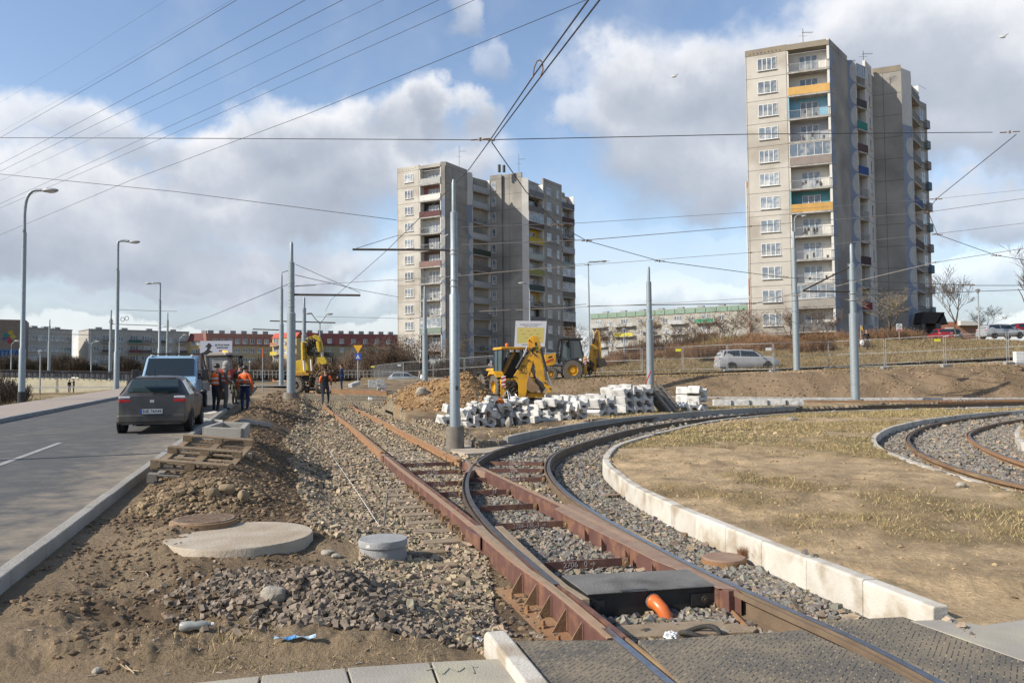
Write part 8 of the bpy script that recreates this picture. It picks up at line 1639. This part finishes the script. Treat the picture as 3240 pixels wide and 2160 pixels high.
# ---------------------------------------------------------------- people
def person(label, px, fy, Y, H=1.78, face=-90, mats=None, la=None, ra=None, legs=((.10, 0), (.10, 0)), lean=0.0, head='hair', hatm=None, vest=None, seat=False, seed=0, kx=0.0):
    """one continuous skinned body; mats = skin, top, trousers, shoes; la/ra = (elbow, hand) relative to the shoulder"""
    t = thing('person', label, 'person', A(px, fy, Y) if fy is not None else px, R(face + 90)); s = H / 1.78; sk, top, tr, sh = mats; y0 = lean
    la = la or ((-.06, .02, -.30), (-.05, -.10, -.56)); ra = ra or ((.06, .02, -.30), (.05, -.10, -.56)); V = []; E = []; RD = []; B = []
    def add(p, r, par, b): V.append(Vector(p)); RD.append(r); B.append(b); i = len(V) - 1; (E.append((par, i)) if par is not None else None); return i
    pel = add((0, 0, .94), (.165, .125), None, 'tr'); wa = add((0, -y0 * .3, 1.10), (.150, .115), pel, 'top'); ch = add((0, -y0 * .7, 1.30), (.175, .125), wa, 'top'); sb = add((0, -y0, 1.43), (.125, .095), ch, 'top'); nk = add((0, -y0 - .01, 1.53), (.058, .058), sb, 'sk'); hb = add((0, -y0 - .03, 1.60), (.080, .090), nk, 'sk'); hm = add((0, -y0 - .03, 1.68), (.082, .098), hb, 'sk'); add((0, -y0 - .02, 1.75), (.055, .065), hm, 'sk')
    for sg, arm in ((-1, la), (1, ra)):
        sx = add((sg * .19, -y0, 1.42), (.075, .07), sb, 'top'); e0 = V[sx]; el = add(e0 + Vector(arm[0]), (.052, .052), sx, 'top'); wr = add(e0 + Vector(arm[1]), (.038, .034), el, 'top'); dr = (V[wr] - V[el]).normalized(); hd_ = add(V[wr] + dr * .07, (.040, .022), wr, 'sk'); add(V[wr] + dr * .15, (.026, .015), hd_, 'sk'); add(V[wr] + dr * .07 + Vector((-sg * .04, -.03, -.01)), (.014, .014), wr, 'sk')
    for sg, (dx, dy) in ((-1, legs[0]), (1, legs[1])):
        if seat: hp = add((sg * .10, -.02, .90), (.10, .10), pel, 'tr'); kn = add((sg * .13, -.45, .92), (.07, .07), hp, 'tr'); an = add((sg * .13, -.50, .50), (.05, .05), kn, 'tr'); add((sg * .13, -.62, .45), (.04, .035), an, 'sh'); continue
        hp = add((sg * .10, dy * .1, .86), (.098, .10), pel, 'tr'); kn = add((sg * (.10 + dx) / 2 + sg * .03, dy * .45 - .04 - kx, .49), (.070, .072), hp, 'tr'); an = add((sg * dx, dy, .10), (.050, .052), kn, 'tr'); hl = add((sg * dx, dy - .02, .045), (.045, .045), an, 'sh'); add((sg * dx * 1.15, dy - .17, .035), (.040, .030), hl, 'sh')
    me = bpy.data.meshes.new('body'); me.from_pydata([v * s for v in V], E, []); o = bpy.data.objects.new('body', me); COL.objects.link(o); m = o.modifiers.new('skin', 'SKIN'); m.use_smooth_shade = True
    for i, sv in enumerate(me.skin_vertices[0].data): sv.radius = (RD[i][0] * s, RD[i][1] * s); sv.use_root = i == 0
    sb_ = o.modifiers.new('s', 'SUBSURF'); sb_.levels = sb_.render_levels = 2; bpy.context.view_layer.update(); nm = bpy.data.meshes.new_from_object(o.evaluated_get(bpy.context.evaluated_depsgraph_get())); bpy.data.objects.remove(o); nm.name = 'body'
    o = bpy.data.objects.new('body', nm); COL.objects.link(o); setp(o, t); nm.materials.clear(); key = {'sk': 0, 'top': 1, 'tr': 2, 'sh': 3}
    for mm in (sk, top, tr, sh): nm.materials.append(mm)
    segs = [(V[a] * s, V[b] * s, B[b]) for a, b in E]
    for p in nm.polygons:
        c = p.center; best = 9; bi = 1
        for a, b, k in segs:
            ab = b - a; tt = max(0, min(1, (c - a).dot(ab) / max(ab.dot(ab), 1e-6))); d = (c - a - ab * tt).length
            if d < best: best = d; bi = key[k]
        p.material_index = bi; p.use_smooth = True
    q = lambda x, y, z: Vector((x, y - y0, z)) * s
    if head == 'hair': mb = MB(); mb.sphere(q(0, .0, 1.715), .105 * s, 12, (.95, 1.05, .85)); mb.build('hair', M['hair'], t, smooth=True)
    elif head == 'hat': mb = MB(); mb.lathe([(.112 * s, 1.66 * s), (.115 * s, 1.72 * s), (.09 * s, 1.79 * s), (.03 * s, 1.82 * s)], (0, -(y0 + .02) * s, 0), 14); mb.build('hat', hatm or BK, t, smooth=True)
    elif head == 'hood': mb = MB(); mb.sphere(q(0, .0, 1.68), .135 * s, 14, (.95, 1.05, 1.15)); mb.sphere(q(0, .03, 1.55), .13 * s, 10, (1, 1, .7)); mb.build('hood', hatm or M['hood'], t, smooth=True)
    mb = MB(); mb.sphere(q(0, -.125, 1.665), .018 * s, 6, (1, 1, 1.4)); mb.build('nose', sk, t, smooth=True)
    for sg in (-1, 1): mb = MB(); mb.sphere(q(sg * .034, -.118, 1.70), .012 * s, 6); mb.build('eye', BK, t); mb = MB(); mb.sphere(q(sg * .083, -.02, 1.675), .026 * s, 6, (.4, .8, 1.2)); mb.build('ear', sk, t)
    mb = MB(); mb.box(q(0, -.122, 1.625), (.045 * s, .012, .010)); mb.build('mouth', cmat((.25,.09,.08)), t)
    if vest:
        pr_ = [(.152, 1.0), (.168, 1.12), (.188, 1.28), (.182, 1.40), (.10, 1.48)]; mb = MB(); mb.lathe([(a * s * 1.08, z * s) for a, z in pr_], (0, -y0 * .5 * s, 0), 20, Matrix(((1.08, 0, 0), (0, .80, 0), (0, 0, 1)))); v_ = mb.build('vest', vest, t, smooth=True); v_.modifiers.new('th', 'SOLIDIFY').thickness = .012
        for z, a in ((1.08, .166), (1.24, .189)): mb = MB(); mb.lathe([(a * s * 1.10, (z - .03) * s), (a * s * 1.12, (z + .03) * s)], (0, -y0 * .5 * s, 0), 20, Matrix(((1.08, 0, 0), (0, .82, 0), (0, 0, 1)))); mb.build('reflective_band', M['reflect'], t, smooth=True)
    return t
SK = M['skin']; OR_ = M['orange']; NV = M['navy']; DC = M['dark_cloth']; GC = M['grey_cloth']
person('worker in orange jacket and blue trousers with black hat, rightmost of the group', 774, 1300, 32, 1.80, 80, (SK, OR_, NV, BK), head='hat', la=((-.10, .0, -.28), (-.10, -.06, -.54)), ra=((.13, .0, -.27), (.12, -.10, -.52)))
o = bpy.data.objects[[x.name for x in bpy.data.objects if x.name.startswith('person')][-1]]
mb = MB(); mb.lathe([(.19, .96), (.20, 1.06), (.195, 1.12)], (0, 0, 0), 18, Matrix(((1.05, 0, 0), (0, .8, 0), (0, 0, 1)))); mb.build('dark_hem', DC, o, smooth=True); mb = MB(); mb.lathe([(.206, 1.02), (.206, 1.05)], (0, 0, 0), 18, Matrix(((1.05, 0, 0), (0, .82, 0), (0, 0, 1)))); mb.build('reflective_band', M['reflect'], o)
for z in (1.22, 1.23): pass
mb = MB(); mb.lathe([(.203, 1.22), (.203, 1.26)], (0, 0, 0), 18, Matrix(((1.08, 0, 0), (0, .80, 0), (0, 0, 1)))); mb.build('reflective_band', M['reflect'], o)
person('worker in grey coat, orange vest and pale hood standing in the middle of the group', 712, 1296, 31, 1.86, 10, (SK, GC, GC, BK), head='hood', vest=OR_, lean=.04, ra=((.06, -.12, -.27), (.02, -.34, -.34)), la=((-.06, -.05, -.28), (-.04, -.25, -.45)))
person('worker in orange vest and black hat beside the van, leftmost of the group', 682, 1302, 30, 1.78, 60, (SK, DC, DC, BK), head='hat', vest=OR_, lean=.02)
person('worker in camouflage trousers bending forward behind the group', 742, 1278, 34, 1.66, -20, (SK, M['camo'], M['camo'], BK), head='hair', lean=.28, la=((-.05, -.15, -.25), (-.02, -.32, -.42)), ra=((.05, -.15, -.25), (.02, -.32, -.42)))
person('worker in dark clothes with orange sleeves walking towards the camera on the track', 1030, 1276, 42.5, 1.80, -90, (SK, DC, mat('dark jeans', (.03,.035,.05), (.05,.055,.075), .9, 10), BK), head='hair', legs=((.09, -.20), (.10, .22)), la=((-.10, .04, -.27), (-.12, .0, -.52)), ra=((.10, -.02, -.27), (.12, -.12, -.50)))
o = bpy.data.objects[[x.name for x in bpy.data.objects if x.name.startswith('person')][-1]]
for sg in (-1, 1): mb = MB(); mb.tube([(sg * .17, 0, 1.47), (sg * .22, 0, 1.40), (sg * .275, .01, 1.25), (sg * .30, .0, 1.10)], [.06, .088, .078, .066], 10); mb.build('orange_sleeve', OR_, o, smooth=True); mb = MB(); mb.tube([(sg * .302, .0, 1.05), (sg * .308, -.01, 1.01)], .06, 10); mb.build('cuff_band', M['reflect'], o)
person('worker in navy overalls standing beside the excavator', 1082, 1237, 53, 1.80, -170, (SK, NV, NV, BK), head='hair', lean=.04, la=((-.05, -.10, -.28), (-.02, -.26, -.42)), ra=((.05, -.05, -.28), (.04, -.2, -.48)))
o = person('person in a dark coat with a white bag walking left of the thin pole', 1331, 1208, 60, 1.72, 180, (SK, DC, cmat((.30,.28,.25)), BK), head='hair', legs=((.09, -.18), (.09, .2)))
t = crumple('shopping_bag', A(1338, 1193, 59.6), .19, M['white'], 'white shopping bag carried by the person in the dark coat', 'bag', 1.2, 9)
person('bald man in a black jacket coming down the hill path', PT(2743, 1106), None, 71, 1.78, -100, (SK, DC, GC, BK), head='none', legs=((.09, -.12), (.09, .14)), la=((-.10, .0, -.28), (-.12, -.04, -.54)))
crumple('shopping_bag', PT(2743, 1106) + Vector((-.45, -.1, .62)), .17, M['white'], 'white bag held by the bald man on the hill path', 'bag', 1.3, 4)
person('person in black standing on the left path, left one of the distant pair', 219, 1242, 103, 1.66, -20, (SK, DC, DC, BK), head='hat'); person('person in black on the left path, taller right one of the distant pair', 233, 1242, 103, 1.80, 200, (SK, DC, DC, BK), head='hair', la=((-.10, -.15, -.12), (-.12, -.38, -.08)))
person('digger driver in blue sitting in the cab of the farther backhoe', b_.t.matrix_world @ b_.q(1625, 610, .0) - Vector((0, 0, .55)), None, 0, 1.7, 0, (SK, cmat((.04,.12,.35)), NV, BK), head='hair', seat=True)
person('digger driver in dark clothes sitting in the cab of the nearer backhoe', OX + Vector((.0, .2, .55)), None, 0, 1.65, 110, (SK, DC, DC, BK), head='hair', seat=True)
# ---------------------------------------------------------------- precast block stacks
pf_ = [(-.5, -.40), (-.33, -.40), (-.29, -.14), (-.18, -.09), (.02, -.12), (.16, -.22), (.22, -.40), (.5, -.36), (.5, .40), (.33, .40), (.29, .14), (.18, .09), (-.04, .12), (-.18, .22), (-.24, .40), (-.5, .36)]
bp = MB(); bp.prism([(x * .44, -.28, z * .35) for x, z in pf_], (0, .56, 0)); BL0 = bp.build('concrete_block', M['block_white'], bevel=.008); first = [True]
def blk(p, yaw, roll, label, group, pitch=0.0, sc=1.0):
    o = BL0 if first[0] else dup(BL0); first[0] = False; o.location = p; o.rotation_euler = (pitch, roll, yaw); o.scale = (sc, sc, sc); tag(o, label, 'concrete block', group)
def at(u, v, Y): return A(1380 + u / 4.523, 1220 + v / 4.523, Y)
rng = random.Random(5); g_ = 'concrete blocks of the stacks'
for lst, yaw, Y, lb in (([(150,450,-25),(210,330,10),(120,490,15)], 20, 26.6, 'H shaped concrete block in the small pile left of the nearest pole'),
    ([(500,548,-12),(705,548,4),(400,540,5),(490,448,14),(660,440,80),(800,450,-30),(440,350,-30),(520,320,-38),(660,330,-35),(740,360,25),(680,265,-25),(790,240,-80),(590,470,0)], 22, 26.3, 'H shaped concrete block in the tumbled stack right of the nearest pole'),
    ([(975,498,-10),(1215,488,-12),(965,410,-8),(1220,400,-20),(960,320,-12),(1210,320,-30),(940,280,-25),(1050,235,-15),(1160,250,50),(1270,270,62),(1090,430,4)], 22, 27.0, 'H shaped concrete block in the second stack, over the black pallet'),
    ([(1470,485,0),(1470,400,-3),(1465,310,-6),(1630,470,-5),(1620,380,-8),(1600,290,-18),(1800,450,-8),(1790,360,-12),(1770,270,-18),(1690,215,-14),(1540,245,-14),(1930,430,12),(1920,330,14),(1890,240,-30),(2030,420,12),(2030,320,12),(2000,230,10),(1900,190,5),(2060,260,-8)], 32, 28.2, 'H shaped concrete block in the third, widest stack with lit white sides')):
    for i, (u, v, a) in enumerate(lst): blk(at(u, v, Y + .25 * (i % 3)), R(yaw + rng.uniform(-5, 5)), R(a), lb, g_, R(rng.uniform(-4, 4)), 1.0)
for px0, py0, Y, cols, rows, yaw, tilt, lb in ((1890, 1314, 31.5, 2, 2, 44, -24, 'H shaped concrete block in the leaning stack with large white face'), (1975, 1306, 33, 3, 3, 36, -8, 'H shaped concrete block in the neat stack beside the leaning pallets'), (2206, 1300, 36.5, 1, 3, 34, 5, 'H shaped concrete block in the last tall stack right of the leaning pallets')):
    base = A(px0, py0, Y); c_, s_ = math.cos(R(yaw)), math.sin(R(yaw))
    for r_i in range(rows):
        for c_i in range(cols):
            if rng.random() < .06 and r_i == rows - 1: continue
            x = c_i * .52 + rng.uniform(-.03, .03) - r_i * .36 * math.tan(R(-tilt)) * .5; z = .18 + r_i * .37
            blk(base + Vector((x * c_, x * s_ * .6 + rng.uniform(-.03, .03), z)), R(yaw), R(tilt + rng.uniform(-18, 18)), lb, g_, 0, 1.28)
            if c_i == 0 or r_i == rows - 1: blk(base + Vector((x * c_ - .72 * s_, x * s_ * .6 + .72 * c_, z)), R(yaw), R(tilt + rng.uniform(-9, 9)), lb, g_, 0, 1.28)
for px0, py0, a in ((2166, 1296, 40), (2186, 1292, -20), (2218, 1303, 35)): blk(A(px0, py0, 34.5) + Vector((0, 0, .1)), R(20), R(a), 'loose H shaped concrete block lying before the last tall stack', g_)
t = crumple('hard_hat', at(890, 222, 27.1), .15, M['beacon'], 'orange hard hat lying on top of the second stack', 'hard hat', .7, 2)
def pal(px0, py0, Y, yaw, label, up=.0): c = A(px0, py0, Y) + Vector((0, 0, up)); pallet_at(c, (math.cos(yaw), math.sin(yaw), 0), (-math.sin(yaw), math.cos(yaw), 0), label, M['wood'], 1.2, .8)
pal(1462, 1358, 26.3, -.25, 'dark pallet under the tumbled stack right of the nearest pole', -.12); pal(1576, 1350, 27, -.25, 'dark pallet under the second stack', -.12); pal(1985, 1306, 33, .35, 'wooden pallet under the neat stack beside the leaning pallets', -.14); pal(2205, 1300, 36, .4, 'wooden pallet under the last tall stack', -.14); pal(1905, 1318, 31.5, .5, 'wooden pallet sticking out below the leaning white faced stack', -.1)
for i in range(3):
    c = A(2128 - i * 15, 1310 - i * 2, 33.4 + i * .2); ex = Vector((-.60, .15, .78)); ey = Vector((.85, .45, 0)); pallet_at(c, ex, ey, ('front most of three wooden pallets leaning against the neat stack', 'middle one of three wooden pallets leaning against the neat stack', 'rear most of three wooden pallets leaning against the neat stack')[i], M['wood_grey'], 1.3, .62)
# far heap of kerb blocks beyond the walking worker
for i, (a, b, w_) in enumerate(((1180,1206,30),(1180,1214,30),(1178,1222,26),(1205,1203,24),(1204,1213,26),(1212,1222,28),(1195,1221,20))):
    Y_ = 52 + (i % 2); k_ = Y_ / FPX; mb = MB(); mb.box((0, 0, 0), (w_ * k_, .4, 8.5 * k_)); o = mb.build('kerb_block', M['block_white'], bevel=.01); o.location = A(a, b, Y_); o.rotation_euler = (0, .04 * (-1) ** i, .2); tag(o, 'white kerb block in the small far stack beside the straight track', 'concrete block', 'far kerb block stack')
mb = MB(); mb.bar(A(1108, 1220, 52), A(1134, 1211, 53), .3, .25); tag(mb.build('kerb_block', M['block_white'], bevel=.02), 'single long white kerb block leaning at the foot of the give way sign', 'concrete block')
for i, (a, b) in enumerate(((1200,1243),(1214,1244),(1173,1266))): mb = MB(); mb.prism([(-.16, -.1, 0), (.16, -.1, 0), (.13, -.08, .36 - .06 * i), (-.14, -.08, .38 - .06 * i)], (0, .2, 0)); o = mb.build('cement_bag', M['white'], bevel=.04); o.location = PT(a, b); tag(o, ('left one of two white sacks beside the spare rails near the pile', 'right one of two white sacks beside the spare rails', 'small white sack on the gravel left of the earth pile')[i], 'sack')
for i in range(2): mb = MB(); p0, p1 = A(1050, 1234 + 6 * i, 50 - i * 2), A(1225, 1240 + 7 * i, 49 - i * 2); mb.bar(p0, p1, .14, .14); tag(mb.build('stored_rail', M['rust']), 'short spare rail lying across behind the walking worker', 'rail', 'spare rails behind the walking worker')
b0 = PT(1245, 1316); mb = MB(); mb.tube([b0 + Vector((-.35, -.1, .25)), b0 + Vector((.1, .1, .05))], .06, 10); tag(mb.build('pipe_stub', DS), 'dark pipe stub sticking out of the brown earth pile', 'pipe')
for px, py, Y, lb in ((2132, 243, 55, 'distant white gull left of the right tower'), (3172, 118, 45, 'white gull at the upper right')):
    mb = MB(); c = A(px, py, Y); mb.sphere(c, .09, 8, (2.2, 1, .8)); mb.prism([c, c + Vector((.1, 0, .02)), c + Vector((-.15, .1, .32))], (.04, .02, 0)); mb.prism([c, c + Vector((.1, 0, .02)), c + Vector((.28, -.1, .18))], (.04, .02, 0)); tag(mb.build('gull', M['white']), lb, 'bird')
bpy.context.view_layer.update()
